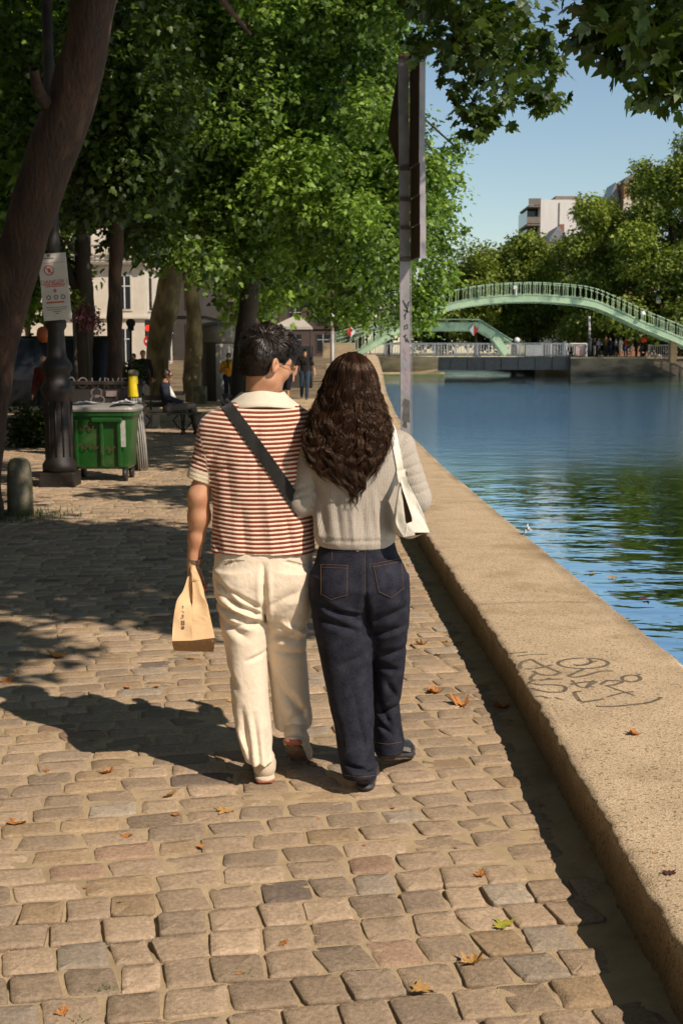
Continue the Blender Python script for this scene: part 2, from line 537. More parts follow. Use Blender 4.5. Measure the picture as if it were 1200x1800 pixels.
L.new(mx.outputs['Result'], mx2.inputs['A']); mx2.inputs['B'].default_value = (.085, .062, .032, 1)
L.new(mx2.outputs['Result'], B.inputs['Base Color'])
KP, KF = P.reshape(-1, 3).copy(), Fk
tag(np_mesh('kerb', P.reshape(-1, 3), Fk, mk, attrs={'moss_shade': np.clip(moss_shade, 0, 1).ravel()}), kind='structure')
KZ = .193

# ---- water
m_water = bpy.data.materials.new('canal_water')
nt, N, L, B = nodes_of(m_water)
B.inputs['Roughness'].default_value = .03; B.inputs['IOR'].default_value = 1.5
tc = N.new('ShaderNodeTexCoord')


def wnoise(scale, sx, sy, detail, rough=.5):
    mp = N.new('ShaderNodeMapping'); mp.inputs['Scale'].default_value = (sx, sy, 1); mp.inputs['Rotation'].default_value = (0, 0, R(-8))
    L.new(tc.outputs['Object'], mp.inputs['Vector'])
    n = N.new('ShaderNodeTexNoise'); n.inputs['Scale'].default_value = scale; n.inputs['Detail'].default_value = detail; n.inputs['Roughness'].default_value = rough
    L.new(mp.outputs['Vector'], n.inputs['Vector']); return n


def wmath(op, a, b):
    q = N.new('ShaderNodeMath'); q.operation = op
    for i, z in enumerate((a, b)):
        if isinstance(z, (int, float)): q.inputs[i].default_value = z
        else: L.new(z, q.inputs[i])
    return q.outputs[0]


sep = N.new('ShaderNodeSeparateXYZ'); L.new(tc.outputs['Object'], sep.inputs[0])
big = wnoise(.05, 1, 1, 3)
yj = wmath('ADD', sep.outputs['Y'], wmath('MULTIPLY', wmath('SUBTRACT', big.outputs['Fac'], .5), 14.0))
ra = N.new('ShaderNodeMapRange'); ra.interpolation_type = 'SMOOTHSTEP'; ra.inputs['From Min'].default_value = 17; ra.inputs['From Max'].default_value = 40; L.new(yj, ra.inputs['Value'])
rb = N.new('ShaderNodeMapRange'); rb.interpolation_type = 'SMOOTHSTEP'; rb.inputs['From Min'].default_value = 66; rb.inputs['From Max'].default_value = 88; rb.inputs['To Min'].default_value = 1; rb.inputs['To Max'].default_value = 0; L.new(yj, rb.inputs['Value'])
ruf = wmath('MULTIPLY', ra.outputs['Result'], rb.outputs['Result'])
mxw = N.new('ShaderNodeMix'); mxw.data_type = 'RGBA'; L.new(ruf, mxw.inputs['Factor']); mxw.inputs['A'].default_value = (.005, .018, .022, 1); mxw.inputs['B'].default_value = (.018, .085, .15, 1)
w1 = wnoise(1.15, .85, 1.15, 1.0); w2 = wnoise(3.4, .8, 1.3, 2); w3 = wnoise(6.0, .8, 1.6, 4, .65)
h = wmath('ADD', wmath('MULTIPLY', w1.outputs['Fac'], .020), wmath('MULTIPLY', w2.outputs['Fac'], .0075))
h = wmath('ADD', h, wmath('MULTIPLY', w3.outputs['Fac'], wmath('ADD', wmath('MULTIPLY', ruf, .045), .0002)))
w4 = wnoise(1.3, 1.3, .5, 6, .8)
wr_ = N.new('ShaderNodeValToRGB'); wr_.color_ramp.elements[0].position = .40; wr_.color_ramp.elements[0].color = (.040, .14, .20, 1); wr_.color_ramp.elements[1].position = .60; wr_.color_ramp.elements[1].color = (.26, .58, .74, 1)  # sky reflection on the ruffled water painted into the base colour
L.new(w4.outputs['Fac'], wr_.inputs['Fac']); L.new(wr_.outputs['Color'], mxw.inputs['B'])
L.new(mxw.outputs['Result'], B.inputs['Base Color'])
bp = N.new('ShaderNodeBump'); bp.inputs['Strength'].default_value = 1; bp.inputs['Distance'].default_value = 1.0
L.new(h, bp.inputs['Height']); L.new(bp.outputs['Normal'], B.inputs['Normal'])
B.inputs['Specular IOR Level'].default_value = 0
gl_ = N.new('ShaderNodeBsdfGlossy'); gl_.inputs['Color'].default_value = (.72, .88, .97, 1); gl_.inputs['Roughness'].default_value = .03; L.new(bp.outputs['Normal'], gl_.inputs['Normal'])
fr_ = N.new('ShaderNodeFresnel'); fr_.inputs['IOR'].default_value = 1.65; L.new(bp.outputs['Normal'], fr_.inputs['Normal'])
mw_ = N.new('ShaderNodeMixShader'); L.new(fr_.outputs[0], mw_.inputs['Fac']); L.new(B.outputs['BSDF'], mw_.inputs[1]); L.new(gl_.outputs['BSDF'], mw_.inputs[2])
L.new(mw_.outputs['Shader'], N['Material Output'].inputs['Surface'])
mb = MB(); yk = np.linspace(-6, 108, 58)
vs = []
for y in yk: vs += [(float(kerb_in(y)) + .5, y, WATER_Z), (60, y, WATER_Z)]
mb._add(vs, [[2 * i, 2 * i + 1, 2 * i + 3, 2 * i + 2] for i in range(len(yk) - 1)])
b = len(mb.v); mb._add([(2.55, 108, WATER_Z), (60, 108, WATER_Z), (60, 180, WATER_Z), (2.55, 180, WATER_Z)], [[0, 1, 2, 3]])
tag(mb.build('water', m_water), kind='structure')

# ================================================================== FAR QUAY AND BRIDGES
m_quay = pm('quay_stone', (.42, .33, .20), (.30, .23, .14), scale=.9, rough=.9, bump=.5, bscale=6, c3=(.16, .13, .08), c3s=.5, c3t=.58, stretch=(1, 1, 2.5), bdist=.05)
m_algae = pm('algae', (.06, .08, .015), (.10, .11, .03), scale=2, rough=.8)
DKZ = 1.30


def X_at(u, Y): return (u - 600) / F_PX * Y


t = thing('quay_wall', 'pale stone quay wall lit by sun left of the swing bridge', 'wall', (5, 108, -.3))
mb = MB(); mb.box((5.1, 108.3, .45), (6.3, .8, 1.62), bevel=.03); mb.box((5.1, 108.22, 1.21), (6.4, 1.0, .14), bevel=.02); mb.build('wall', m_quay, t)
mb = MB(); mb.box((5.2, 107.2, -.16), (7.0, 1.5, .34), bevel=.03); l_ = mb.build('ledge', m_quay, t)
mb = MB(); mb.box((5.2, 107.17, -.25), (7.05, 1.52, .2)); mb.build('algae_band', m_algae, t)
m_quayd = pm('quay_stone_shaded', (.20, .16, .11), (.13, .105, .07), scale=.8, rough=.9, bump=.5, bscale=6, c3=(.07, .06, .045), c3s=.4, c3t=.55, stretch=(1, 1, 2.5), bdist=.05)  # same quay stone with the wall's shade put into its colour
t = thing('quay_wall', 'shaded stone quay wall below the far crowd', 'wall', (33, 108, -.3))
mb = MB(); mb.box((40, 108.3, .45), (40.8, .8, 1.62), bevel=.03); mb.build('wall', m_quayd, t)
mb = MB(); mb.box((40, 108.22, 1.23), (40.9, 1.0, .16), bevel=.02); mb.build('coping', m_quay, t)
tag(MB().box((46.4, 40, -.1), (.8, 136, .8)).build('quay_wall', m_quay, loc=(46.4, 40, -.4)), 'long low stone quay wall on the far right bank', 'wall')

# swing bridge
m_gird = pm('dark_steel', (.045, .05, .055), (.03, .03, .03), scale=3, rough=.6, bump=.2, bscale=15)
m_rail = pm('pale_rail_paint', (.62, .60, .58), (.45, .43, .42), scale=4, rough=.5)
t = thing('swing_bridge', 'low dark swing bridge with pale railing at water level', 'bridge', (13.6, 109, 0))
mb = MB(); mb.box((13.8, 110.5, .72), (13.0, 4.2, 1.05)); mb.box((13.8, 108.33, 1.22), (13.2, .14, .16))
for k in range(9): mb.box((8.0 + k * 1.45, 108.33, .7), (.12, .08, .9))
mb.build('girder', m_gird, t)


def railing(mb, pts, h=1.05, step=.16, post=1.7, th=.03, sub=None):
    P_ = [Vector(p) for p in pts]
    for a, b in zip(P_[:-1], P_[1:]):
        n = max(1, int((b - a).length / step))
        for k in range(n + 1):
            p = a.lerp(b, k / n)
            mb.box(p + Vector((0, 0, h / 2)), (th, th, h))
        for zz, q in ((h, 1.5), (h * .1, 1.2)):
            mb.tube([a + Vector((0, 0, zz)), b + Vector((0, 0, zz))], th * q, 4, smooth=False)
        n = max(1, int((b - a).length / post))
        for k in range(n + 1):
            p = a.lerp(b, k / n)
            mb.box(p + Vector((0, 0, h / 2 + .03)), (th * 2.8, th * 2.8, h + .06))


mb = MB(); railing(mb, [(X_at(650, 108.6), 108.6, DKZ + .02), (X_at(985, 108.6), 108.6, DKZ + .02)], h=1.12, step=.21, th=.045)
mb.build('railing', m_rail, t)
mb = MB(); mb.box((X_at(936, 108.3), 108.42, DKZ + .55), (1.5, .06, .95)); mb.build('sign_panel', pm('pale_panel', (.62, .55, .50), (.5, .42, .4), scale=3, rough=.6), t)
mb = MB(); railing(mb, [(X_at(640, 111.6), 111.6, DKZ + .02), (X_at(1000, 111.6), 111.6, DKZ + .02)], h=1.1, step=.25, th=.04)
mb.build('railing', m_rail, t)
t = thing('quay_barrier', 'short pale barrier behind the crowd under the footbridge foot', 'railing', (26.5, 110, DKZ))
mb = MB(); railing(mb, [(X_at(1135, 110), 110, DKZ), (X_at(1172, 110), 110, DKZ)], h=1.0, step=.17, th=.05); mb.build('railing', m_rail, t)
t = thing('quay_barrier', 'pinkish screened barrier at right end of the swing bridge', 'railing', (20.5, 109, DKZ))
mb = MB(); railing(mb, [(X_at(992, 109), 109, DKZ), (X_at(1028, 109), 109.4, DKZ)], h=1.1, step=.25, th=.05); mb.build('railing', m_rail, t)
mb = MB(); mb.box((X_at(1014, 108.9), 108.95, DKZ + .55), (1.0, .03, .95)); mb.build('screen', pm('pink_screen', (.52, .33, .30), (.6, .45, .42), scale=3), t)
tag(MB().lathe((X_at(988, 108.5), 108.5, DKZ - .02), [(.12, 0), (.12, 1.15), (.16, 1.16), (.16, 1.28), (.08, 1.36)], 10).build('bollard', m_rail, loc=(X_at(988, 108.5), 108.5, DKZ)), 'thick pale post standing at the end of the swing bridge railing', 'bollard')
tag(MB().lathe((X_at(1032, 108.6), 108.6, DKZ - .02), [(.19, 0), (.19, 1.55), (.15, 1.62)], 10).build('bollard', m_gird, loc=(X_at(1032, 108.6), 108.6, DKZ)), 'dark blue-grey pillar left of the far crowd', 'bollard')

# arched footbridge
m_green = pm('pale_green_paint', (.36, .48, .31), (.26, .37, .235), scale=1.3, rough=.45, c3=(.09, .17, .12), c3s=.9, c3t=.62, bump=.15, bscale=8)
BY = 104.0
arc = [(560, 655), (600, 632), (650, 606), (700, 577), (735, 556), (760, 546), (800, 533), (860, 523.5), (930, 520), (1000, 523.5), (1045, 530.5), (1085, 547), (1130, 568), (1200, 597), (1270, 630)]
ap = [at(u, v, BY) for u, v in arc]
ac = [Vector(p) for p in crom(ap, 60)]
t = thing('arched_footbridge', 'high pale green iron footbridge arching across the canal', 'bridge', (13, BY + 1, 0))
mb = MB()
for dy in (0, 2.2):
    mb = MB()
    for a, b in zip(ac[:-1], ac[1:]):
        n_ = Vector((0, dy, 0))
        mb.prism([a + n_ + Vector((0, 0, .06)), b + n_ + Vector((0, 0, .06)), b + n_ - Vector((0, 0, .46)), a + n_ - Vector((0, 0, .46))], (0, .16, 0))
    for a, b in zip(ac[:-1], ac[1:]):
        for zz in (.06, -.46):
            mb.tube([a + Vector((0, dy - .02, zz)), b + Vector((0, dy - .02, zz))], .05, 4, cap=False, smooth=False)
    mb.build('arch_girder', m_green, t)
mb = MB()
for a, b in zip(ac[:-1], ac[1:]):
    mb.prism([a + Vector((0, .2, 0)), b + Vector((0, .2, 0)), b + Vector((0, .2, -.1)), a + Vector((0, .2, -.1))], (0, 1.95, 0))
mb.build('deck', m_green, t)
for dy in (.05, 2.3):
    mb = MB(); railing(mb, [p + Vector((0, dy, .05)) for p in ac], h=1.02, step=.17, post=.85, th=.032); mb.build('railing', m_green, t)
mb = MB()
p = at(905, 505, BY)
mb.box((p.x, p.y - .05, p.z), (.3, .03, .3)); mb.box((p.x + .08, p.y - .05, p.z - .4), (.12, .03, .6)); mb.build('signal', m_rail, t)

# lower footbridge behind
BY2 = 106.0
t = thing('low_footbridge', 'smaller flat pale green footbridge with sloping legs behind the arch', 'bridge', (9, BY2, 0))
mb = MB()
prs = [((690, 574), (840, 574)), ((840, 574), (868, 590)), ((868, 590), (891, 622)), ((690, 574), (628, 622)), ((618, 622), (560, 640))]
for (u0, v0), (u1, v1) in prs:
    a, b = at(u0, v0, BY2), at(u1, v1, BY2)
    for dy in (0, 1.8):
        d = (b - a).normalized(); nn = Vector((-d.z, 0, d.x)) * .30
        mb.prism([a + nn + Vector((0, dy, 0)), b + nn + Vector((0, dy, 0)), b - nn + Vector((0, dy, 0)), a - nn + Vector((0, dy, 0))], (0, .15, 0))
mb.build('girder', m_green, t)
mb = MB()
lp = [(590, 596), (690, 567), (842, 567), (868, 584), (900, 604)]
la = [at(u, v, BY2 + .1) for u, v in lp]
for dz in (.0, .28):
    mb.tube([p + Vector((0, 0, dz)) for p in la], .055, 5, cap=False, smooth=False)
    mb.tube([p + Vector((0, 1.7, dz)) for p in la], .055, 5, cap=False, smooth=False)
railing(mb, [at(590, 606, BY2 + .1), at(692, 576, BY2 + .1)], h=1.0, step=.2, th=.035)
mb.build('handrail', m_green, t)
mb = MB(); mb.prism([at(690, 579, BY2) + Vector((0, .2, 0)), at(840, 579, BY2) + Vector((0, .2, 0)), at(840, 582, BY2) + Vector((0, .2, 0)), at(690, 582, BY2) + Vector((0, .2, 0))], (0, 1.6, 0)); mb.build('deck', m_green, t)
# red and white diamond
p = at(832, 580, BY2 - .2)
m_white = pm('white_enamel', (.75, .74, .72), (.68, .67, .66), rough=.4); m_red = pm('red_enamel', (.62, .02, .015), (.5, .02, .015), rough=.4)
t = thing('navigation_sign', 'white and red diamond sign hung on the low footbridge', 'sign', p)
s_ = .47
MB().prism([p + Vector((-s_ * .8, 0, 0)), p + Vector((0, 0, -s_)), p + Vector((0, 0, s_))], (0, .04, 0)).build('white_half', m_white, t)
MB().prism([p + Vector((.003, 0, -s_)), p + Vector((s_ * .8, 0, 0)), p + Vector((.003, 0, s_))], (0, .04, 0)).build('red_half', m_red, t)
p = at(617, 583, BY2 - .2)
t = thing('navigation_sign', 'white and red diamond sign half hidden by leaves at far left end of the bridge', 'sign', p)
MB().prism([p + Vector((-.003, 0, -s_)), p + Vector((-s_ * .8, 0, 0)), p + Vector((-.003, 0, s_))], (0, .04, 0)).build('red_half', m_red, t)
MB().prism([p + Vector((0, 0, -s_)), p + Vector((s_ * .8, 0, 0)), p + Vector((0, 0, s_))], (0, .04, 0)).build('white_half', m_white, t)
# concrete block left, lit
p = at(600, 616, 100)
tag(MB().box((p.x - .2, 101, p.z - .2), (2.6, 1.2, 1.6), bevel=.05).build('stone_block', m_quay, loc=(p.x, 101, p.z - 1)), 'sunlit pale stone abutment block beside the footbridge stairs', 'block')

# poles, lamps on the far quay
m_pole = pm('grey_metal', (.35, .33, .31), (.26, .25, .24), scale=6, rough=.5, metallic=.3)
m_brown = pm('rusty_pole', (.16, .09, .06), (.11, .06, .04), scale=6, rough=.7)
m_globe = pm('lamp_globe', (.8, .8, .78), (.75, .75, .72), rough=.3)


def lamp(u, vt, vb, Y, lab, mat, head='arm', w=.06):
    b, tp = at(u, vb, Y), at(u, vt, Y)
    t = thing('street_lamp', lab, 'lamp', (b.x, Y, b.z))
    MB().tube([b, tp], [w * 1.3, w * .8], 8).build('pole', mat, t)
    if head == 'arm':
        MB().tube([tp, tp + Vector((-.1, 0, .12)), tp + Vector((.9, 0, .15))], .035, 6).build('arm', mat, t)
        MB().box(tp + Vector((.9, 0, .12)), (.6, .2, .12), bevel=.03).build('lamp_head', m_rail, t)
    elif head == 'globe':
        MB().lathe(tp, [(.06, 0), (.24, .15), (.27, .3), (.2, .48), (.05, .55)], 12).build('lamp_globe', m_globe, t)
    return t


lamp(1175, 436, 630, 112, 'tall lamp post with short arm in front of right bank trees', m_brown)
lamp(1191, 500, 630, 113, 'slim lamp post at right frame edge behind the blue banner', m_brown, None)
lamp(908, 604, 622, 112, 'small white globe lamp behind the swing bridge railing', m_pole, 'globe', .05)
b = at(1036, 630, 112); tp = at(1035, 556, 112)
tag(MB().tube([b, tp], .1, 8).build('post', m_rail, loc=b), 'pale grey straight post rising left of the far crowd', 'post')
# banner
p = at(1192, 552, 110)
t = thing('hanging_banner', 'blue and white banner panel under the slim lamp at right edge', 'banner', p)
MB().box(p, (.62, .06, 1.35), bevel=.02).build('panel', m_white, t)
mb = MB(); mb.box(p + Vector((0, -.045, .35)), (.5, .02, .35)); mb.box(p + Vector((.05, -.045, -.2)), (.4, .02, .28)); mb.build('print', pm('banner_blue', (.08, .15, .4), (.1, .2, .5), rough=.5), t)
# white traffic signal
b = at(1161, 600, 111); tp = at(1160, 525, 111)
t = thing('traffic_signal', 'white boxed signal on a thin red post right of the footbridge', 'signal', b)
MB().tube([b, tp], .05, 6).build('post', pm('red_post', (.25, .05, .03), rough=.6), t)
mb = MB(); mb.box(tp + Vector((-.2, 0, .1)), (.38, .2, .3), bevel=.03); mb.box(tp + Vector((-.2, 0, -.25)), (.38, .2, .3), bevel=.03); mb.build('signal_box', m_white, t)
p = at(1129, 551, 103.6)
tag(MB().lathe(p - Vector((0, 0, .2)), [(.05, 0), (.2, .1), (.22, .2), (.12, .38)], 10).build('globe_lamp', m_globe, loc=p), 'white globe light fixed to the descending footbridge railing', 'lamp')
# lit pier
p = at(1184, 614, 106)
tag(MB().box((p.x, 106.3, p.z - .2), (.55, .5, 1.9), bevel=.04).build('stone_pier', pm('warm_stone', (.42, .27, .14), (.32, .2, .1), scale=3), loc=(p.x, 106.3, p.z - 1.1)), 'sunlit orange stone pier under right end of the footbridge', 'pier')
p = at(1129, 603, 108.9)
# ================================================================== TREES
LEAF_HI = np.array([(0, 0), (.10, -.03), (.26, -.14), (.27, .06), (.42, .10), (.58, .26), (.36, .33), (.40, .52), (.30, .66), (.15, .55), (.10, .74), (0, 1.0), (-.10, .74), (-.15, .55), (-.30, .66), (-.40, .52), (-.36, .33), (-.58, .26), (-.42, .10), (-.27, .06), (-.26, -.14), (-.10, -.03)])
LEAF_MD = np.array([(0, 0), (.28, -.08), (.52, .26), (.27, .34), (.30, .62), (0, 1.0), (-.30, .62), (-.27, .34), (-.52, .26), (-.28, -.08)])
LEAF_LO = np.array([(0, -.05), (.45, .25), (.2, .5), (0, 1.0), (-.2, .5), (-.45, .25)])


def norm(a): return a / np.maximum(np.linalg.norm(a, axis=-1, keepdims=True), 1e-9)


def in_poly(pts, poly):
    x, y = pts[:, 0], pts[:, 1]; ins = np.zeros(len(pts), bool); n = len(poly)
    for i in range(n):
        x1, y1 = poly[i]; x2, y2 = poly[(i + 1) % n]
        c = ((y1 > y) != (y2 > y)) & (x < (x2 - x1) * (y - y1) / (y2 - y1 + 1e-12) + x1)
        ins ^= c
    return ins


def clumps_in(poly, Y0, Y1, r0, r1, n, rg):
    """clump centres filling the solid that the outline polygon sweeps between two depths."""
    out = []
    P_ = np.array(poly, float); lo, hi = P_.min(0), P_.max(0)
    while len(out) < n:
        u, v = rg.uniform(lo[0], hi[0]), rg.uniform(lo[1], hi[1])
        Y = rg.uniform(Y0, Y1); r = rg.uniform(r0, r1)
        m = r * F_PX / Y * .75
        tst = np.array([(u, v), (u - m, v), (u + m, v), (u, v - m), (u, v + m * .8)])
        if in_poly(tst, poly).all():
            p = at(u, v, Y); out.append((p.x, p.y, p.z, r, r, r * rg.uniform(.6, .85)))
    return np.array(out)


def leaf_cloud(cl, n_twig, per, size, spread, rg, shell=.55, droop=.25):
    """twigs spread over the shell of every clump, each with a spray of leaves."""
    w_ = cl[:, 3] ** 2; ci = rg.choice(len(cl), n_twig, p=w_ / w_.sum())
    d = norm(rg.normal(size=(n_twig, 3)))
    rad = shell + (1 - shell) * rg.random((n_twig, 1)) ** .7
    rad *= (1 + .18 * vnoise(d * 2 + cl[ci, :3], 2.2, 5))[:, None]
    tp = cl[ci, :3] + d * cl[ci, 3:6] * rad
    out = norm(d * np.array([1, 1, .7]) + np.array([0, 0, .25]) + rg.normal(0, .35, (n_twig, 3)))
    ctone = rg.uniform(-.22, .22, len(cl))[ci]
    t_i = np.repeat(np.arange(n_twig), per); N_ = len(t_i)
    along = rg.uniform(-1, .6, (N_, 1))
    pos = tp[t_i] + out[t_i] * along * spread + rg.normal(0, 1, (N_, 3)) * spread * np.array([.5, .5, .38])
    nrm = norm(out[t_i] * .55 + np.array([0, 0, .6]) + rg.normal(0, .55, (N_, 3)))
    tip = norm(out[t_i] * .7 + rg.normal(0, .55, (N_, 3)) + np.array([0, 0, -droop - .2]))
    tip = norm(tip - nrm * (tip * nrm).sum(1, keepdims=True))
    sz = size * rg.uniform(.55, 1.2, N_)
    tint = np.clip(.5 + ctone[t_i] + rg.normal(0, .20, N_), 0, 1)
    return pos, nrm, tip, sz, tint


def leaves_mesh(name, data, tmpl, mat, parent, fold=.22, curl=.15):
    pos, nrm, tip, sz, tint = data
    sd_ = np.cross(tip, nrm); k = len(tmpl); N_ = len(pos)
    x = tmpl[None, :, 0:1] * sz[:, None, None]; y = tmpl[None, :, 1:2] * sz[:, None, None]
    z = (-np.abs(tmpl[None, :, 0:1]) * fold - (tmpl[None, :, 1:2] ** 2) * curl) * sz[:, None, None]
    V_ = pos[:, None, :] + x * sd_[:, None, :] + y * tip[:, None, :] + z * nrm[:, None, :]
    F_ = np.arange(N_ * k).reshape(N_, k)
    return np_mesh(name, V_.reshape(-1, 3), F_, mat, parent, smooth=False, attrs={'tint': np.repeat(tint, k)})


def cat(*ds): return tuple(np.concatenate([d[i] for d in ds]) for i in range(5))


m_bark = pm('plane_bark', (.055, .024, .012), (.020, .010, .006), scale=6, rough=.9, bump=1.0, bscale=30, c3=(.085, .045, .022), c3s=5.5, c3t=.60, stretch=(1, 1, .35), bdist=.03)
m_bark_pale = pm('mottled_plane_bark', (.24, .18, .085), (.11, .08, .04), scale=4, rough=.85, bump=.5, bscale=16, c3=(.36, .29, .14), c3s=3.0, c3t=.56, stretch=(1, 1, .45), bdist=.03)
m_bark_dk = pm('dark_bark', (.06, .045, .03), (.035, .025, .018), scale=5, rough=.9, bump=.7, bscale=20, stretch=(1, 1, .3), bdist=.03)
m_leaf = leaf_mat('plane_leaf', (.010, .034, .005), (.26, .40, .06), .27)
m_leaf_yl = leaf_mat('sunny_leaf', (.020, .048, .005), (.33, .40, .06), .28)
m_leaf_dk = leaf_mat('shade_leaf', (.010, .028, .004), (.085, .13, .017), .24)  # same foliage with shade put into the leaf colour


def limb(V_, F_, pts, r0, r1, n=10, seg=18, bump=.06, rg=rng):
    P_ = crom(pts, seg); rs = np.linspace(r0, r1, seg) if np.isscalar(r0) else np.interp(np.linspace(0, 1, seg), np.linspace(0, 1, len(r0)), r0)
    b = len(V_); prev = None
    for i in range(seg):
        t = P_[min(i + 1, seg - 1)] - P_[max(i - 1, 0)]; t = t / np.linalg.norm(t)
        if prev is None: a = np.cross(t, (1, 0, 0) if abs(t[0]) < .8 else (0, 1, 0))
        else: a = prev - t * prev.dot(t)
        a = a / np.linalg.norm(a); prev = a; c = np.cross(t, a)
        for k in range(n):
            an = 2 * PI * k / n
            V_.append(P_[i] + (a * math.cos(an) + c * math.sin(an)) * rs[i])
    arr = np.array(V_[b:]); cen = np.repeat(P_, n, 0); rad = norm(arr - cen)
    nz_ = vnoise(arr, 4.0 / max(rs.max(), .05) * .35, 41)
    arr = arr + rad * (nz_ * np.repeat(rs, n) * bump * 2)[:, None]
    V_[b:] = list(arr)
    for i in range(seg - 1):
        for k in range(n):
            F_.append([b + i * n + k, b + i * n + (k + 1) % n, b + (i + 1) * n + (k + 1) % n, b + (i + 1) * n + k])


def tree(name, label, trunk, radii, cl, leafargs, lm, tmpl, bark, group=None, nlimb=10, seed=1, n=12, extra=None, branch_r=.45, limb_from=.6):
    rg = np.random.default_rng(seed)
    t = thing(name, label, 'tree', trunk[0], group)
    V_, F_ = [], []
    limb(V_, F_, trunk, radii, None, n=n, seg=36, bump=.10)
    top = np.array(trunk[-1]); r_top = radii[-1]
    tk = crom(trunk, 30)
    if len(cl):
        for j in rg.choice(len(cl), min(nlimb, len(cl)), replace=False):
            s_ = tk[int(rg.uniform(limb_from, 1) * 29)]
            e = cl[j, :3]; mid = s_ * .5 + e * .5 + np.array([0, 0, .12 * np.linalg.norm(e - s_)]) + rg.normal(0, .25, 3)
            limb(V_, F_, [s_, mid, e], r_top * branch_r, .02, n=7, seg=12)
    if extra: extra(V_, F_)
    np_mesh('trunk', np.array(V_), np.array(F_), bark, t)
    if leafargs:
        d = leaf_cloud(cl, *leafargs, rg)
        leaves_mesh('crown', d, tmpl, lm, t)
    return t


# ---- leaning plane tree, near left: trunk, overhead canopy, sprays hanging into view
tr = [gnd(-46, 912), at(-44, 860, 12.3), at(-36, 770, 12.25), at(-20, 660, 12.2), at(22, 510, 12.1), at(66, 330, 12.0), at(105, 225, 11.9), at(146, 110, 11.8), at(168, -10, 11.7), at(205, -130, 11.5), at(250, -300, 11.3)]
tr = [Vector(p) for p in tr]
rg = np.random.default_rng(5)
over = []
for k in range(58):
    x, y = rg.uniform(-2.6, 3.9), rg.uniform(2.6, 12.2)
    z = rg.uniform(5.0, 7.4)
    # shadow foot on the ground; keep sunlight on the couple, the kerb and the near path
    gx, gy = x - .78 * z, y + .73 * z
    if gx > -.0 - .1 * max(0, 9 - gy) or gy < 8.0: continue
    if z < 1.65 + (620 + 180) / F_PX * y + .5: continue
    over.append((x, y, z, rg.uniform(.7, 1.15), rg.uniform(.7, 1.15), .55))
for (x, y, z, r_) in [(1.6, 3.4, 5.2, .55), (2.2, 2.9, 5.4, .5), (.9, 3.6, 5.6, .7), (.2, 3.3, 5.8, .7), (1.9, 4.2, 5.6, .6), (-.5, 3.0, 6.0, .7), (.0, 4.6, 6.2, .9), (1.2, 4.8, 6.0, .8), (2.4, 4.9, 5.9, .6)]:
    over.append((x, y, z, r_, r_, r_ * .6))
for (x, y, z, r_) in [(-4.2, 9.5, 6.8, 1.2), (-3.2, 12.5, 7.6, 1.3), (-2.2, 13.5, 8.2, 1.4), (-5.2, 12.5, 7.8, 1.4), (-4.0, 15, 8.5, 1.5), (-.8, 13, 8.6, 1.2)]:
    over.append((x, y, z, r_, r_, r_ * .7))
for k in range(46):
    x, y = rg.uniform(-3.2, 1.6), rg.uniform(9, 18)
    z = rg.uniform(7.2, 9.2)
    if rg.random() < .25: continue
    over.append((x, y, z, rg.uniform(.6, 1.0), rg.uniform(.6, 1.0), .5))
over = np.array(over)


def near_limbs(V_, F_):
    j = [Vector(p) for p in tr]
    limb(V_, F_, [j[-1], (-1.2, 10.2, 7.6), (.6, 8.2, 7.6), (2.0, 6.6, 7.0), (3.2, 5.6, 6.6)], .16, .04, n=8, seg=18)
    limb(V_, F_, [(.6, 8.2, 7.6), (1.8, 7.6, 6.4), (2.35, 7.3, 5.2), (2.4, 7.2, 4.2)], .06, .012, n=6, seg=14)
    limb(V_, F_, [j[-1], (-1.8, 8.0, 7.6), (-.4, 5.2, 7.0), (1.2, 3.4, 5.8)], .14, .03, n=8, seg=18)
    limb(V_, F_, [at(112, 200, 11.9), at(92, 190, 11.8), at(70, 165, 11.6), at(60, 120, 11.4)], .10, .04, n=7, seg=8)
    limb(V_, F_, [j[-1], at(300, -200, 13), at(380, -20, 14.5), at(440, 60, 16)], .09, .02, n=7, seg=14)


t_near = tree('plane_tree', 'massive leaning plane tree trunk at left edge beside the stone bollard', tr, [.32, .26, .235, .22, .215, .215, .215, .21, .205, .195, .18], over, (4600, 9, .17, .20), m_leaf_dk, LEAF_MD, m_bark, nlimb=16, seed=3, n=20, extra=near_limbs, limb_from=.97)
# spray at the top right corner
polyB = [(985, -160), (1340, -160), (1340, 215), (1230, 205), (1165, 165), (1128, 130), (1090, 85), (1040, 78), (1015, 40), (985, 0)]
clB = clumps_in(polyB, 6.6, 8.0, .16, .30, 30, np.random.default_rng(8))
d1 = leaf_cloud(clB, 210, 6, .125, .10, np.random.default_rng(9), shell=.2, droop=.7)
clB2 = np.array([(*at(u, v, 7.2), .10, .10, .10) for u, v in [(1012, 12), (1035, 62), (1055, 50), (1125, 120), (1150, 150), (1165, 160), (1185, 120), (1100, 70)]])
d2 = leaf_cloud(clB2, 30, 4, .12, .07, np.random.default_rng(10), shell=.2, droop=.9)
spray = cat(d1, d2)
leaves_mesh('hanging_foliage', spray, LEAF_HI, m_leaf_dk, t_near)

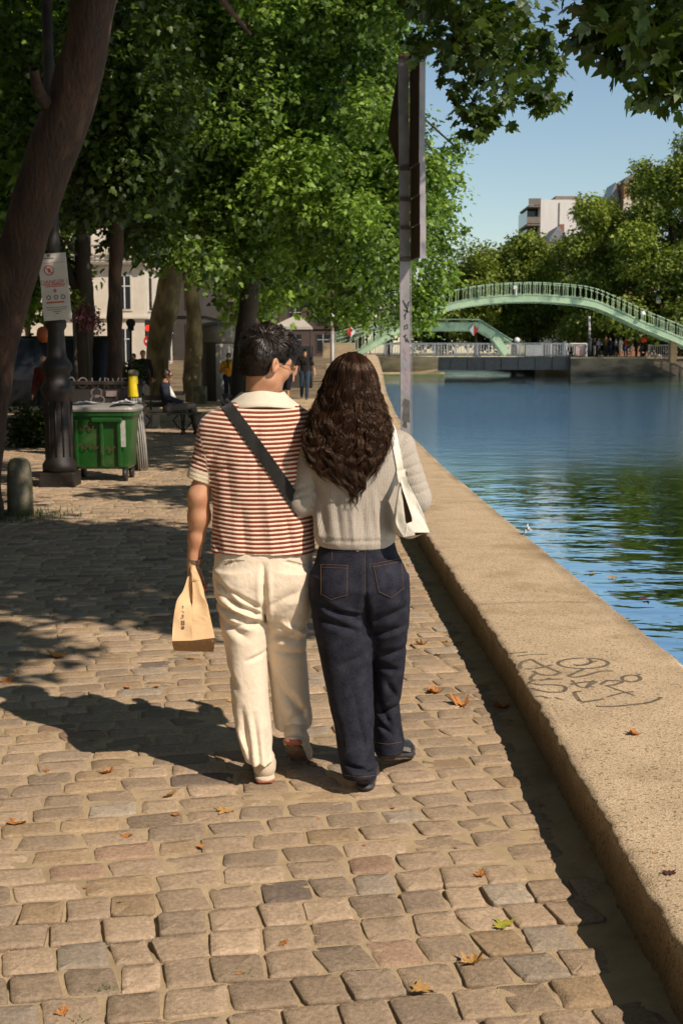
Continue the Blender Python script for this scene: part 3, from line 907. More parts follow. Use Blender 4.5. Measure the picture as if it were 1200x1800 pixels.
# ---- quay trees behind the couple
G_Q = 'plane trees along the left quay'
polyA = [(290, -260), (800, -260), (790, 0), (765, 110), (730, 200), (780, 280), (795, 350), (788, 450), (775, 500), (752, 535), (700, 560), (620, 552), (560, 530), (480, 525), (400, 520), (310, 500), (285, 250)]
clA = clumps_in(polyA, 24, 33, .5, 1.15, 150, np.random.default_rng(21))
low = np.array([(*at(u, v, 27), r_, r_, r_) for u, v, r_ in [(600, 552, .3), (640, 545, .4), (742, 560, .32), (735, 530, .4), (775, 480, .4), (785, 420, .4), (792, 350, .4), (785, 300, .4), (800, 258, .25), (760, 520, .35), (700, 562, .3), (560, 540, .35), (748, 588, .18)]])
trunkA = [gnd(452, 690), at(455, 600, 46 * .75), at(470, 450, 33), at(500, 250, 31), at(540, 60, 30)]
bA = Vector((-2.6, 33, -.03))
tA = tree('plane_tree', 'broad sunlit plane tree leaning over the canal behind the sign post', [bA, Vector((-2.5, 33, 2.2)), Vector((-2.0, 32, 5)), Vector((-1.2, 31, 8)), Vector((-.6, 30, 11))], [.34, .27, .22, .16, .10], np.vstack([clA, low]), (19000, 9, .112, .19), m_leaf, LEAF_MD, m_bark_dk, G_Q, nlimb=26, seed=31)

polyB_ = [(280, -160), (700, -160), (700, 520), (560, 575), (330, 560), (290, 480)]
clC = clumps_in(polyB_, 36, 47, .9, 1.8, 100, np.random.default_rng(22))
b3 = gnd(338, 706); 
tree('plane_tree', 'plane tree with dark straight trunk beside the round kiosk', [b3, Vector((b3.x + .1, b3.y, 2.2)), Vector((b3.x + .1, b3.y, 5)), Vector((b3.x + .8, b3.y, 9))], [.36, .27, .24, .18], clC, (6000, 8, .22, .32), m_leaf, LEAF_MD, m_bark_pale, G_Q, nlimb=14, seed=32)

b4 = gnd(277, 700)
polyD = [(-80, -160), (350, -160), (360, 500), (290, 500), (200, 400), (110, 400), (-80, 470)]
clD = clumps_in(polyD, 38, 50, .9, 1.7, 90, np.random.default_rng(23))
tree('plane_tree', 'plane tree with sunlit mottled yellow trunk behind the seated man', [b4, at(276, 660, b4.y), at(286, 580, b4.y), at(300, 500, b4.y - .3), at(305, 380, b4.y - 1), at(300, 200, b4.y - 1)], [.62, .47, .42, .40, .34, .25], clD, (4600, 8, .22, .32), m_leaf, LEAF_MD, m_bark_pale, G_Q, nlimb=12, seed=33)

Y5 = 21.0
polyE = [(95, -60), (330, -60), (345, 120), (330, 380), (345, 470), (268, 488), (222, 440), (150, 405), (118, 440), (98, 380), (90, 150)]
clE = clumps_in(polyE, 18, 25, .4, .9, 80, np.random.default_rng(24))
b5 = Vector((X_at(200, Y5), Y5, -.03))
tree('plane_tree', 'slender dark young tree in front of the white corner building', [b5, at(200, 660, Y5), at(202, 540, Y5), at(206, 400, Y5), at(212, 280, Y5), at(215, 120, Y5)], [.14, .125, .12, .11, .09, .06], clE, (4200, 8, .115, .19), m_leaf_dk, LEAF_MD, m_bark, G_Q, nlimb=22, seed=34)

b6 = Vector((X_at(140, 30), 30, -.03))
polyF = [(-120, -120), (160, -120), (175, 300), (165, 470), (110, 560), (-120, 580)]
clF = clumps_in(polyF, 27, 34, .8, 1.5, 46, np.random.default_rng(25))
tree('plane_tree', 'dark forked tree behind the warning notice at left', [b6, at(148, 620, 30), at(150, 540, 30), at(146, 480, 30), at(140, 400, 30), at(95, 250, 30)], [.26, .22, .22, .20, .15, .1], clF, (4400, 8, .17, .26), m_leaf, LEAF_MD, m_bark_dk, G_Q, nlimb=14, seed=35,
     extra=lambda V_, F_: limb(V_, F_, [at(148, 530, 30), at(118, 470, 30), at(104, 430, 30), at(90, 330, 30)], .15, .06, n=8, seg=12))

# spray hanging into the sky at the top middle
polyC = [(690, -200), (985, -200), (965, 20), (985, 70), (1000, 125), (985, 165), (945, 190), (905, 150), (888, 200), (850, 238), (815, 215), (790, 150), (750, 130), (690, 110)]
clS = clumps_in(polyC, 14, 17.5, .26, .55, 60, np.random.default_rng(26))
rgh = np.random.default_rng(91)
high = []
for k in range(120):
    x, y, z = rgh.uniform(-4.5, 2.4), rgh.uniform(13, 30), rgh.uniform(9, 13.5)
    if z < 1.65 + .30 * y + 1.0 or x + .2 * (z - 9) > .6: continue
    r_ = rgh.uniform(.8, 1.3); high.append((x, y, z, r_, r_, r_ * .6))
high = np.array(high)
ov2 = np.array([(x, y, z, .9, .9, .6) for x, y, z in [(2.2, 16, 7.6), (3.2, 17, 8.2), (3.9, 18.3, 8.8), (3.2, 19, 8.2), (2.6, 18, 7.6), (1.2, 16.5, 7.8), (.2, 17.5, 8.2), (-1, 18, 8.6), (4.4, 18.8, 9.2), (3.7, 17.4, 7.9)]])
b7 = Vector((-6.2, 19.5, -.03))
t7 = tree('plane_tree', 'tall plane tree at left whose long branch hangs dark leaves into the sky', [b7, Vector((-6.1, 19.5, 3)), Vector((-5.6, 19, 6)), Vector((-4.5, 18.5, 8.8)), Vector((-3.4, 18, 10.5))], [.3, .25, .22, .18, .14], np.vstack([ov2, high, np.array([(x, y, z, 1.1, 1.1, .8) for x, y, z in [(-6, 17, 8), (-4, 16, 9), (-5, 20, 10), (-3, 19, 9.6), (-2, 17.5, 9), (-7.5, 19, 8.4)]])]), (5200, 9, .18, .26), m_leaf_dk, LEAF_MD, m_bark_dk, G_Q, nlimb=10, seed=36,
          extra=lambda V_, F_: (limb(V_, F_, [(-3.4, 18, 10.5), (-1, 17.5, 9.6), (1, 16.5, 8), (2.2, 15.6, 6.8), (2.5, 15.2, 5.7)], .13, .015, n=8, seg=22), limb(V_, F_, [(1, 16.5, 8), (1.3, 16, 6.8), (1.5, 15.6, 5.6), (1.6, 15.4, 4.9)], .05, .01, n=6, seg=12)))
clS2 = np.array([(*at(u, v, 15.2), .18, .18, .18) for u, v in [(838, 205), (862, 190), (890, 175), (935, 170), (960, 160), (975, 120), (968, 90), (955, 60), (820, 195), (800, 165), (968, 178), (845, 222)]])
leaves_mesh('hanging_foliage', cat(leaf_cloud(clS, 500, 6, .15, .16, np.random.default_rng(27), shell=.25, droop=.6), leaf_cloud(clS2, 60, 5, .17, .11, np.random.default_rng(28), shell=.2, droop=.8)), LEAF_HI, m_leaf_dk, t7)

# ---- trees on the right bank and beyond the bridge
G_R = 'trees beyond the canal bridges'


def far_tree(label, poly, Y0, Y1, ncl, rr_, ntw, lsz, tr_uv, seed, lm=m_leaf_yl, rt=.35):
    cl = clumps_in(poly, Y0, Y1, rr_[0], rr_[1], ncl, np.random.default_rng(seed))
    Ym = (Y0 + Y1) / 2
    b = Vector((X_at(tr_uv[0], Ym), Ym, 1.26))
    return tree('broadleaf_tree', label, [b, Vector((b.x, Ym, 4)), Vector((b.x + .4, Ym, 7)), at(tr_uv[0], tr_uv[1], Ym)], [rt, rt * .8, rt * .6, rt * .3], cl, (ntw, 7, lsz, lsz * 1.5), lm, LEAF_LO, m_bark_dk, G_R, nlimb=8, seed=seed, n=8)


far_tree('low round yellow-green tree above left part of the arched footbridge', [(775, 600), (770, 520), (790, 455), (815, 428), (850, 420), (885, 440), (895, 500), (890, 600)], 124, 134, 32, (1.2, 2.4), 3000, .36, (835, 470), 51)
far_tree('broad yellow-green tree over the middle of the arched footbridge', [(865, 600), (870, 450), (895, 412), (935, 395), (975, 400), (1000, 425), (1010, 520), (1000, 600)], 126, 138, 46, (1.2, 2.5), 4600, .38, (935, 440), 52)
t_round = far_tree('rounded tree in front of the white apartment block', [(985, 600), (978, 430), (990, 380), (1020, 342), (1045, 330), (1075, 345), (1100, 380), (1110, 480), (1100, 600)], 114, 126, 52, (1.2, 2.4), 5600, .36, (1040, 400), 53)
t_tall = far_tree('tallest tree at right edge rising above the rooftops', [(1050, 600), (1060, 470), (1085, 400), (1100, 330), (1112, 285), (1135, 262), (1165, 255), (1185, 240), (1230, 215), (1360, 220), (1360, 600)], 109, 124, 95, (1.2, 2.7), 11000, .36, (1170, 300), 54, rt=.45)
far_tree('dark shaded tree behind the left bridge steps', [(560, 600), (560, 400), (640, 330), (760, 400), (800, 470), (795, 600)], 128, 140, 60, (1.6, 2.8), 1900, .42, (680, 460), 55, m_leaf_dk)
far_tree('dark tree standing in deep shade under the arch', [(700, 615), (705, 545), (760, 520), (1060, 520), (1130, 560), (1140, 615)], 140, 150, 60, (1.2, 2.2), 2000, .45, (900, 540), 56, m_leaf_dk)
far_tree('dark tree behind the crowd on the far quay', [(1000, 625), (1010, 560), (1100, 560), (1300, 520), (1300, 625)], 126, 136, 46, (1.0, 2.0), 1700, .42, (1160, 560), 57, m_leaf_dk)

# unseen rows carried on around the viewer, added to hold back sky light
for k, (x, y, src, rz, lab) in enumerate([(52, 84, t_tall, 1.0, 'unseen tree on the right bank, nearest the bridges'), (55, 62, t_round, 2.2, 'unseen tree on the right bank, second from the bridges'), (53, 42, t_tall, 3.1, 'unseen tree on the right bank, third from the bridges'), (56, 22, t_round, 4.0, 'unseen tree on the right bank straight across from the couple'), (54, 2, t_tall, 5.0, 'unseen tree on the right bank behind the viewer'),
                                          (-9.5, 1.5, t_round, .6, 'unseen tree on the left of the path beside the viewer'), (-8.5, -9, t_round, 1.9, 'unseen tree on the left of the path behind the viewer'), (-17, 8, t_tall, 2.6, 'unseen tree on the street side left of the path'), (-3.5, -20, t_tall, 3.3, 'unseen tree far behind the viewer on the path'), (-18, 24, t_round, 5.6, 'unseen tree on the street side left of the lamp post')]):
    c_ = copy_tree(src); sc_ = .62 if x < 0 else .95
    c_.location = (x, y, -.04 if x < 0 else .18); c_.rotation_euler = (0, 0, rz); c_.scale = (sc_, sc_, sc_)
    tag(c_, lab, 'tree', 'unseen trees added around the viewer')
# ================================================================== STREET FURNITURE ON THE LEFT
m_iron = pm('dark_cast_iron', (.010, .007, .0055), (.018, .0125, .009), scale=8, rough=.6, bump=.3, bscale=30, c3=(.045, .028, .02), c3s=5, c3t=.64)
m_black = pm('black_paint', (.02, .02, .022), (.012, .012, .012), scale=5, rough=.5)
m_granite = pm('mossy_granite', (.22, .19, .13), (.14, .12, .08), scale=9, rough=.9, bump=.6, bscale=60, c3=(.08, .085, .04), c3s=4, c3t=.55)


def text_mesh(name, s, size, loc, rot, mat, parent, ext=.001, align='CENTER'):
    cu = bpy.data.curves.new(name, 'FONT'); cu.body = s; cu.size = size; cu.extrude = ext; cu.align_x = align; cu.align_y = 'CENTER'
    o = bpy.data.objects.new(name + '_tmp', cu); COL.objects.link(o)
    dg = bpy.context.evaluated_depsgraph_get()
    me = bpy.data.meshes.new_from_object(o.evaluated_get(dg))
    bpy.data.objects.remove(o)
    M = Matrix.Translation(Vector(loc) - WL[parent.name]) @ rot.to_4x4()
    me.transform(M); me.materials.clear(); me.materials.append(mat)
    return link_mesh(name, me, parent)


ROT_UP = Matrix.Rotation(PI / 2, 3, 'X')      # text facing -Y

# stone bollard
b = gnd(37, 905)
mb = MB(); mb.lathe((b.x, b.y, -.03), [(.135, 0), (.13, .25), (.122, .45), (.112, .56), (.09, .60), (.05, .615)], 20)
tag(mb.build('stone_bollard', m_granite, loc=b), 'squat rounded mossy stone bollard beside the leaning tree trunk', 'bollard')
# grass tuft around it
gv, gf = [], []
rg = np.random.default_rng(77)
for k in range(900):
    a, rad = rg.uniform(0, 6.28), abs(rg.normal(.28, .2))
    p = Vector((b.x - .1 + math.cos(a) * rad * 1.4, b.y - .1 + math.sin(a) * rad, -.02)); h_ = rg.uniform(.03, .11); an = rg.uniform(0, 6.28)
    d_ = Vector((math.cos(an), math.sin(an), 0)) * .006; l_ = Vector((rg.normal(0, .03), rg.normal(0, .03), h_)); n0 = len(gv)
    gv += [p - d_, p + d_, p + l_]; gf.append([n0, n0 + 1, n0 + 2])
tag(np_mesh('grass', np.array(gv), np.array(gf), pm('grass_blade', (.05, .09, .015), (.03, .06, .01), scale=6, rough=.7), loc=b, smooth=False), kind='stuff')

# cast iron lamp post with notice
Yl = 15.6
b = Vector((X_at(104, Yl), Yl, -.03))
t = thing('lamp_post', 'old dark cast iron lamp post with wide fluted base behind the stone bollard', 'lamp post', b)
mb = MB()
mb.box(b + Vector((0, 0, .10)), (.44, .44, .22), bevel=.02)
mb.lathe(b, [(.21, .2), (.215, .30), (.175, .36), (.165, .9), (.17, 1.12), (.20, 1.18), (.21, 1.24), (.18, 1.30), (.15, 1.36), (.16, 1.44), (.19, 1.48), (.185, 1.54), (.14, 1.60), (.115, 1.66), (.10, 1.95), (.13, 2.0), (.13, 2.06), (.09, 2.12), (.075, 2.6), (.065, 4.2), (.06, 7.0)], 20)
for k in range(12):
    an = 2 * PI * k / 12
    mb.tube([b + Vector((math.cos(an) * .168, math.sin(an) * .168, .40)), b + Vector((math.cos(an) * .165, math.sin(an) * .165, 1.08))], .014, 5)
mb.build('post', m_iron, t)
mb = MB(); mb.lathe(b + Vector((0, 0, 7.0)), [(.05, 0), (.16, .12), (.2, .5), (.22, .52), (.1, .7), (.03, .85)], 8); mb.build('lantern', m_iron, t)
# notice board
Yn = Yl - .20
pa, pb = at(67, 560, Yn), at(124, 448, Yn)
cx_, cz_ = (pa.x + pb.x) / 2 + .01, (pa.z + pb.z) / 2; w_, h_ = .34, .80
tn = thing('warning_notice', 'tall white notice with red DANGER heading strapped to the lamp post', 'notice', (cx_, Yn, cz_))
TR = Matrix.Rotation(R(-4), 3, 'Y')
m_notice = pm('notice_panel', (.56, .50, .43), (.48, .43, .37), scale=6, rough=.6)
MB().box((cx_, Yn, cz_), (w_, .012, h_), rot=TR, bevel=.004).build('panel', m_notice, tn)
m_rtext = pm('red_print', (.50, .07, .04), rough=.6); m_ktext = pm('grey_print', (.14, .13, .12), rough=.6)


def nl(x, z): return Vector((cx_, Yn - .009, cz_)) + TR @ Vector((x, 0, z))


text_mesh('heading', 'DANGER !', .072, nl(0, .055), TR @ ROT_UP, m_rtext, tn)
mb = MB()
for k in range(40):
    a0, a1 = 2 * PI * k / 40, 2 * PI * (k + 1) / 40
    mb.face([nl(-.05 + math.cos(a) * r_, .20 + math.sin(a) * r_) for a, r_ in ((a0, .05), (a1, .05), (a1, .062), (a0, .062))])
mb.face([nl(-.05 + x, .20 + z) for x, z in ((-.04, .032), (-.032, .04), (.04, -.032), (.032, -.04))])
mb.face([nl(-.05 + x, .20 + z) + Vector((0, .0015, 0)) for x, z in ((-.012, -.03), (.02, -.01), (.01, .035), (-.018, .015))])
mb.build('no_swimming_symbol', m_rtext, tn)
mb = MB()
for z, x0, x1, hh in ((.285, -.16, .15, .004), (.02, -.13, .13, .010), (-.0, -.11, .12, .010), (-.07, -.01, .01, .012), (-.195, -.12, .10, .020)):
    MB().face([nl(x0, z), nl(x1, z), nl(x1, z + hh), nl(x0, z + hh)]).build('red_line', m_rtext, tn)
mb = MB(); mb.face([nl(-.025, -.055), nl(.025, -.055), nl(0, -.02)])
mb.build('triangle', m_rtext, tn)
for x in (-.085, .005, .09):
    mb = MB()
    for k in range(12):
        a0, a1 = 2 * PI * k / 12, 2 * PI * (k + 1) / 12
        mb.face([nl(x + math.cos(a) * r_, -.125 + math.sin(a) * r_) for a, r_ in ((a0, .016), (a1, .016), (a1, .03), (a0, .03))])
    mb.build('pictogram', m_ktext, tn)
for z, x0, x1, hh in ((-.25, -.13, .13, .008), (-.275, -.12, .12, .008), (-.30, -.05, .05, .01), (-.325, -.02, .02, .012), (.335, -.10, .02, .014), (.36, -.06, -.02, .03)):
    MB().face([nl(x0, z), nl(x1, z), nl(x1, z + hh), nl(x0, z + hh)]).build('grey_line', m_ktext, tn)

# green wheeled waste container
Yb = 16.4
c0 = gnd(185, 838)
bx = Vector((X_at(182, Yb), Yb, 0))
t = thing('waste_container', 'green four-wheeled waste container with grey lid and papers on top', 'bin', bx)
m_bing = pm('green_plastic', (.014, .085, .014), (.010, .06, .010), scale=5, rough=.32, bump=.12, bscale=25, c3=(.05, .10, .03), c3s=3.5, c3t=.63, spec=.5)
m_lid = pm('grey_lid', (.30, .29, .26), (.22, .21, .19), scale=6, rough=.45)
mb = MB()
zs_ = [(.16, .74, .58), (.19, .78, .62), (.55, .82, .68), (.84, .87, .74), (.845, .93, .80), (.90, .94, .81), (.905, .90, .77)]
for i_, (z, wx, wy) in enumerate(zs_):
    pass
nr = 28
vs, fs = [], []
for z, wx, wy in zs_:
    for k in range(nr):
        an = 2 * PI * k / nr + PI / nr
        cx = math.copysign(abs(math.cos(an)) ** .28, math.cos(an)); sy = math.copysign(abs(math.sin(an)) ** .28, math.sin(an))
        vs.append(bx + Vector((cx * wx / 2, sy * wy / 2, z)))
for i in range(len(zs_) - 1):
    for k in range(nr): fs.append([i * nr + k, i * nr + (k + 1) % nr, (i + 1) * nr + (k + 1) % nr, (i + 1) * nr + k])
mb._add(vs, fs, False); mb.f.append(list(range(nr))); mb.sm.append(False)
for x in (-.28, .05, .27): mb.box(bx + Vector((x, -.36, .50)), (.05, .05, .60), rot=Matrix.Rotation(R(4), 3, 'X'), bevel=.015)
mb.box(bx + Vector((.12, -.40, .80)), (.40, .05, .06), bevel=.02)
mb.build('tub', m_bing, t)
mb = MB()
vs, fs = [], []
for z, wx, wy in [(.903, .97, .84), (.93, .99, .86), (.955, .97, .84), (.985, .80, .6), (.995, .4, .3)]:
    for k in range(nr):
        an = 2 * PI * k / nr + PI / nr
        cx = math.copysign(abs(math.cos(an)) ** .3, math.cos(an)); sy = math.copysign(abs(math.sin(an)) ** .3, math.sin(an))
        vs.append(bx + Vector((cx * wx / 2, sy * wy / 2, z)))
for i in range(4):
    for k in range(nr): fs.append([i * nr + k, i * nr + (k + 1) % nr, (i + 1) * nr + (k + 1) % nr, (i + 1) * nr + k])
mb._add(vs, fs, False); mb.f.append([4 * nr + k for k in range(nr)]); mb.sm.append(False)
mb.build('lid', m_lid, t)
for x, y in ((-.32, -.25), (.32, -.25), (-.32, .25), (.32, .25)):
    mb = MB(); c = bx + Vector((x, y, .085)); mb.tube([c - Vector((.025, 0, 0)), c + Vector((.025, 0, 0))], .088, 16); 
    wh = mb.build('wheel', m_black, t)
    MB().box(c + Vector((0, 0, .09)), (.07, .05, .09), bevel=.01).build('fork', m_iron, wh)
mb = MB(); mb.box(bx + Vector((.30, -.375, .62)), (.11, .006, .34), rot=Matrix.Rotation(R(4), 3, 'X')); mb.build('sticker', pm('worn_sticker', (.50, .50, .44), (.35, .36, .3), scale=20, rough=.5), t)
mb = MB()
m_tagk = pm('marker_scrawl', (.10, .025, .02), rough=.6)
for (x0, z0) in ((-.28, .70), (-.26, .46), (-.02, .43)):
    pts = [bx + Vector((x0 + .03 * k + .01 * math.sin(k * 2.3), -.355 - .033 * (z0 - .3) / .5, z0 + .04 * math.sin(k * 1.7))) for k in range(9)]
    MB().ribbon(pts, .016, (0, -1, 0)).build('scrawl', m_tagk, t)
m_paper = pm('crumpled_paper', (.42, .43, .44), (.30, .31, .33), scale=8, rough=.7)
rg = np.random.default_rng(4)


def crumple(c, sx, sy, h_, seed):
    r_ = np.random.default_rng(seed); n_ = 9
    g = np.linspace(-.5, .5, n_); X_, Y_ = np.meshgrid(g, g, indexing='ij')
    Z_ = h_ * (.4 + .6 * np.abs(r_.normal(0, .6, (n_, n_)))) * (1 - 2 * np.abs(X_) * .6)
    P_ = np.stack([c[0] + X_ * sx, c[1] + Y_ * sy + X_ * .1, c[2] + Z_], -1).reshape(-1, 3)
    i_ = np.arange(n_ * n_).reshape(n_, n_)
    return P_, np.stack([i_[:-1, :-1], i_[1:, :-1], i_[1:, 1:], i_[:-1, 1:]], -1).reshape(-1, 4)


for (x, y, sx, lab) in ((-.22, -.1, .34, 'flattened grey newspaper lying on left side of the container lid'), (.33, -.2, .26, 'folded pale cardboard flap sticking up on right side of the container lid')):
    P_, F_ = crumple(bx + Vector((x, y, .995)), sx, .4, .03 if x < 0 else .06, 5 if x < 0 else 6)
    o = np_mesh('waste_paper', P_, F_, m_paper, loc=bx + Vector((x, y, .99)), smooth=False); tag(o, lab, 'paper')

# street litter bin: column of pale slats with a yellow sleeve
Yp = 17.6
b = Vector((X_at(240, Yp), Yp, -.03))
t = thing('litter_bin', 'slim slatted street litter bin with bright yellow sleeve right of the green container', 'bin', b)
MB().lathe(b, [(.055, 0), (.05, 1.25)], 10).build('post', m_iron, t)
mb = MB()
m_slat = pm('pale_slat', (.40, .38, .34), (.26, .25, .22), scale=9, rough=.5, stretch=(6, 6, .5))
for k in range(14):
    an = 2 * PI * k / 14
    p = b + Vector((math.cos(an) * .07 + .03, math.sin(an) * .07, 0))
    mb.tube([p + Vector((.05, 0, .05)), p + Vector((.02, 0, .5)), p + Vector((-.03, 0, 1.05))], .012, 5)
mb.build('slats', m_slat, t)
MB().lathe(b + Vector((-.03, 0, 1.06)), [(.072, 0), (.078, .02), (.066, .29), (.062, .30)], 16).build('yellow_sleeve', pm('yellow_plastic', (.75, .62, .01), (.7, .5, .01), scale=3, rough=.4), t)
MB().lathe(b + Vector((-.03, 0, 1.365)), [(.075, 0), (.08, .04), (.06, .07), (.03, .08)], 16).build('cap', m_granite, t)

# bench with cast iron legs, pale panels behind
Yb2 = 25.5
m_slatw = pm('bench_slats', (.10, .085, .06), (.06, .05, .035), scale=6, rough=.6, stretch=(.5, 6, 6))
b = Vector((X_at(292, Yb2), Yb2, -.03))
t = thing('park_bench', 'dark slatted park bench with scrolled iron legs under the seated man', 'bench', b)
sl = MB()
for k in range(5): sl.box(b + Vector((0, -.2 + k * .10, .46)), (1.5, .08, .035), bevel=.006)
sl.build('seat', m_slatw, t)
mb = MB()
for z in (.62, .76): mb.box(b + Vector((-.2, .30, z)), (1.1, .03, .10), bevel=.006)
mb.build('backrest', m_slatw, t)
for x in (-.5, .35):
    mb = MB()
    for y in (-.22, .22):
        s_ = 1 if y < 0 else -1
        mb.tube([b + Vector((x, y * 1.05, .0)), b + Vector((x, y * .75, .1)), b + Vector((x, y * .45, .22)), b + Vector((x, y * .9, .36)), b + Vector((x, y, .445))], .022, 6)
        ci = [b + Vector((x, y * .8 + .07 * math.cos(a), .30 + .06 * math.sin(a))) for a in np.linspace(0, 2 * PI, 14)]
        mb.tube(ci, .012, 5)
    mb.tube([b + Vector((x, -.2, .2)), b + Vector((x, .2, .2))], .018, 6)
    mb.tube([b + Vector((x - .0, .26, .4)), b + Vector((x, .33, .85))], .018, 6)
    for s_ in (-1, 1):
        mb.tube([b + Vector((x, 0, .10)), b + Vector((x + s_ * .12, 0, .2)), b + Vector((x + s_ * .2, 0, .32)), b + Vector((x + s_ * .1, 0, .42))], .016, 6)
    mb.build('leg', m_iron, t)
m_plank = pm('weathered_boards', (.30, .285, .25), (.22, .21, .19), scale=5, rough=.8, stretch=(3, 3, .6))
for i_, (u0, u1, lab) in enumerate(((252, 264, 'tall weathered pale board standing left of the bench'), (269, 281, 'shorter weathered pale board right beside the seated man'))):
    x0, x1 = X_at(u0, 27.5), X_at(u1, 27.5)
    mb = MB(); h_ = .98 if i_ == 0 else .72
    mb.prism([(x0, 27.5, .02), (x1, 27.5, .02), (x1, 27.5, h_ * .92), ((x0 + x1) / 2, 27.5, h_), (x0, 27.5, h_ * .93)], (0, .05, 0))
    tag(mb.build('wooden_board', m_plank, loc=(x0, 27.5, 0)), lab, 'board')

# dark graffitied low wall behind the container
Yw = 20.2
x0, x1 = X_at(108, Yw), X_at(250, Yw)
t = thing('graffiti_wall', 'low dark board wall with faint pale graffiti behind the container', 'wall', ((x0 + x1) / 2, Yw, 0))
MB().box(((x0 + x1) / 2, Yw, .55), (x1 - x0, .14, 1.2), bevel=.02).build('panel', pm('dark_board', (.028, .022, .02), (.018, .014, .012), scale=4, rough=.7), t)
MB().box(((x0 + x1) / 2, Yw, 1.17), (x1 - x0 + .1, .25, .06), bevel=.01).build('coping', m_iron, t)
m_gr = pm('faint_chalk_paint', (.20, .17, .15), (.13, .11, .1), scale=12, rough=.8)


def ell(u, v, ru, rv, Y, n=16): return [at(u + ru * math.cos(a), v + rv * math.sin(a), Y) for a in np.linspace(0, 2 * PI, n)]


mb = MB(); Yg = Yw - .076
for pts in (ell(126, 675, 6, 12, Yg), ell(146, 673, 8, 9, Yg), [at(u, v, Yg) for u, v in ((162, 664), (164, 680), (172, 682), (177, 664))], [at(u, v, Yg) for u, v in ((184, 682), (185, 664), (191, 666), (190, 672), (185, 674), (193, 682))], [at(u, v, Yg) for u, v in ((198, 665), (203, 681), (209, 664))], [at(u, v, Yg) for u, v in ((224, 665), (215, 665), (215, 681), (225, 681))], ell(170, 690, 9, 8, Yg), ell(172, 703, 12, 8, Yg), [at(u, v, Yg) for u, v in ((200, 709), (206, 698), (210, 710))]):
    mb.ribbon(pts, .022, (0, -1, 0))
mb.build('graffiti', m_gr, t)
mb = MB(); p = at(196, 692, Yg - .01); mb.box(p, (.17, .012, .09)); mb.build('poster', pm('pale_poster', (.30, .24, .22), (.2, .15, .14), scale=20), t)

# parked dark van with reflecting windows
Yv = 30.5
xa, xb = X_at(108, Yv), X_at(200, Yv)
t = thing('parked_van', 'dark parked van with reflecting windows behind the graffiti wall', 'van', ((xa + xb) / 2, Yv, 0))
m_vanp = pm('black_car_paint', (.012, .012, .014), (.02, .02, .022), rough=.3)
mb = MB()
sec = [(-.98, .35), (-1.0, 1.0), (-.92, 1.35), (-.78, 2.0), (-.6, 2.06), (.6, 2.06), (.78, 2.0), (.92, 1.35), (1.0, 1.0), (.98, .35)]
xa = xb - 2.9
mb.prism([(xa, Yv + 1 + y, z) for y, z in sec], (2.9, 0, 0))
mb.prism([(xa - 1.4, Yv + 1 + y * .96, min(z, 1.25)) for y, z in sec], (1.4, 0, 0))
mb.build('body', m_vanp, t)
m_wing = bpy.data.materials.new('car_glass'); nt, N, L, B = nodes_of(m_wing); B.inputs['Base Color'].default_value = (.03, .035, .04, 1); B.inputs['Roughness'].default_value = .04; B.inputs['Specular IOR Level'].default_value = .12
for k in range(2):
    x_ = xa + .12 + k * 1.0
    MB().prism([(x_, Yv + 1 - .93, 1.36), (x_ + .88, Yv + 1 - .93, 1.36), (x_ + .88, Yv + 1 - .80, 1.95), (x_, Yv + 1 - .80, 1.95)], (0, -.012, .002)).build('side_window', m_wing, t)
for k in range(2):
    c = Vector((xa - .7 + k * 2.9, Yv + .1, .33))
    wv = MB().tube([c, c + Vector((0, .22, 0))], .33, 20).build('wheel', m_black, t)
    MB().tube([c - Vector((0, .01, 0)), c + Vector((0, .02, 0))], .2, 14).build('rim', m_pole, wv)

# clipped dark hedge in planter boxes (between van and wall) and pink shrub
def shrub(name, label, c, rx, ry, rz, n, leaf, mat_, seed, catg='shrub'):
    rg_ = np.random.default_rng(seed)
    cl = np.array([(c[0] + rg_.uniform(-.6, .6) * rx, c[1] + rg_.uniform(-.6, .6) * ry, c[2] + rg_.uniform(-.5, .5) * rz, rx * .45, ry * .45, rz * .45) for _ in range(7)])
    t_ = thing(name, label, catg, (c[0], c[1], 0))
    leaves_mesh('foliage', leaf_cloud(cl, n, 6, leaf, leaf * 1.2, rg_), LEAF_LO, mat_, t_)
    V_, F_ = [], []
    limb(V_, F_, [(c[0], c[1], -.03), (c[0] + .03, c[1], c[2] * .5), (c[0], c[1], c[2])], .05, .03, n=6, seg=6)
    np_mesh('stem', np.array(V_), np.array(F_), m_bark_dk, t_)
    return t_


p = at(152, 562, 27); shrub('flowering_shrub', 'dusky pink flowering shrub left of the slender tree trunk', (p.x, 27, p.z), .3, .3, .36, 170, .08, leaf_mat('pink_petal', (.10, .03, .045), (.32, .15, .17), .2), 61)
p = at(128, 528, 26); shrub('small_shrub', 'small bright green shoot beside the warning notice', (p.x, 26, p.z), .2, .2, .2, 60, .09, m_leaf_yl, 62)
p = at(60, 700, 22); shrub('low_bush', 'dark low bush behind the leaning trunk and lamp post', (p.x, 22, .5), .7, .5, .8, 400, .09, m_leaf_dk, 63)
p = at(228, 640, 33); shrub('low_bush', 'dark bush behind the litter bin below the round traffic mirror', (p.x, 33, .7), .6, .5, .9, 300, .1, m_leaf_dk, 64)
# orange lantern
p = at(78, 588, 24)
tag(MB().lathe(p - Vector((0, 0, .15)), [(.05, 0), (.13, .06), (.15, .16), (.11, .27), (.05, .3)], 12).build('lantern', pm('orange_glaze', (.45, .10, .02), (.3, .06, .02), rough=.5), loc=p), 'orange red lantern hanging behind the warning notice', 'lantern')
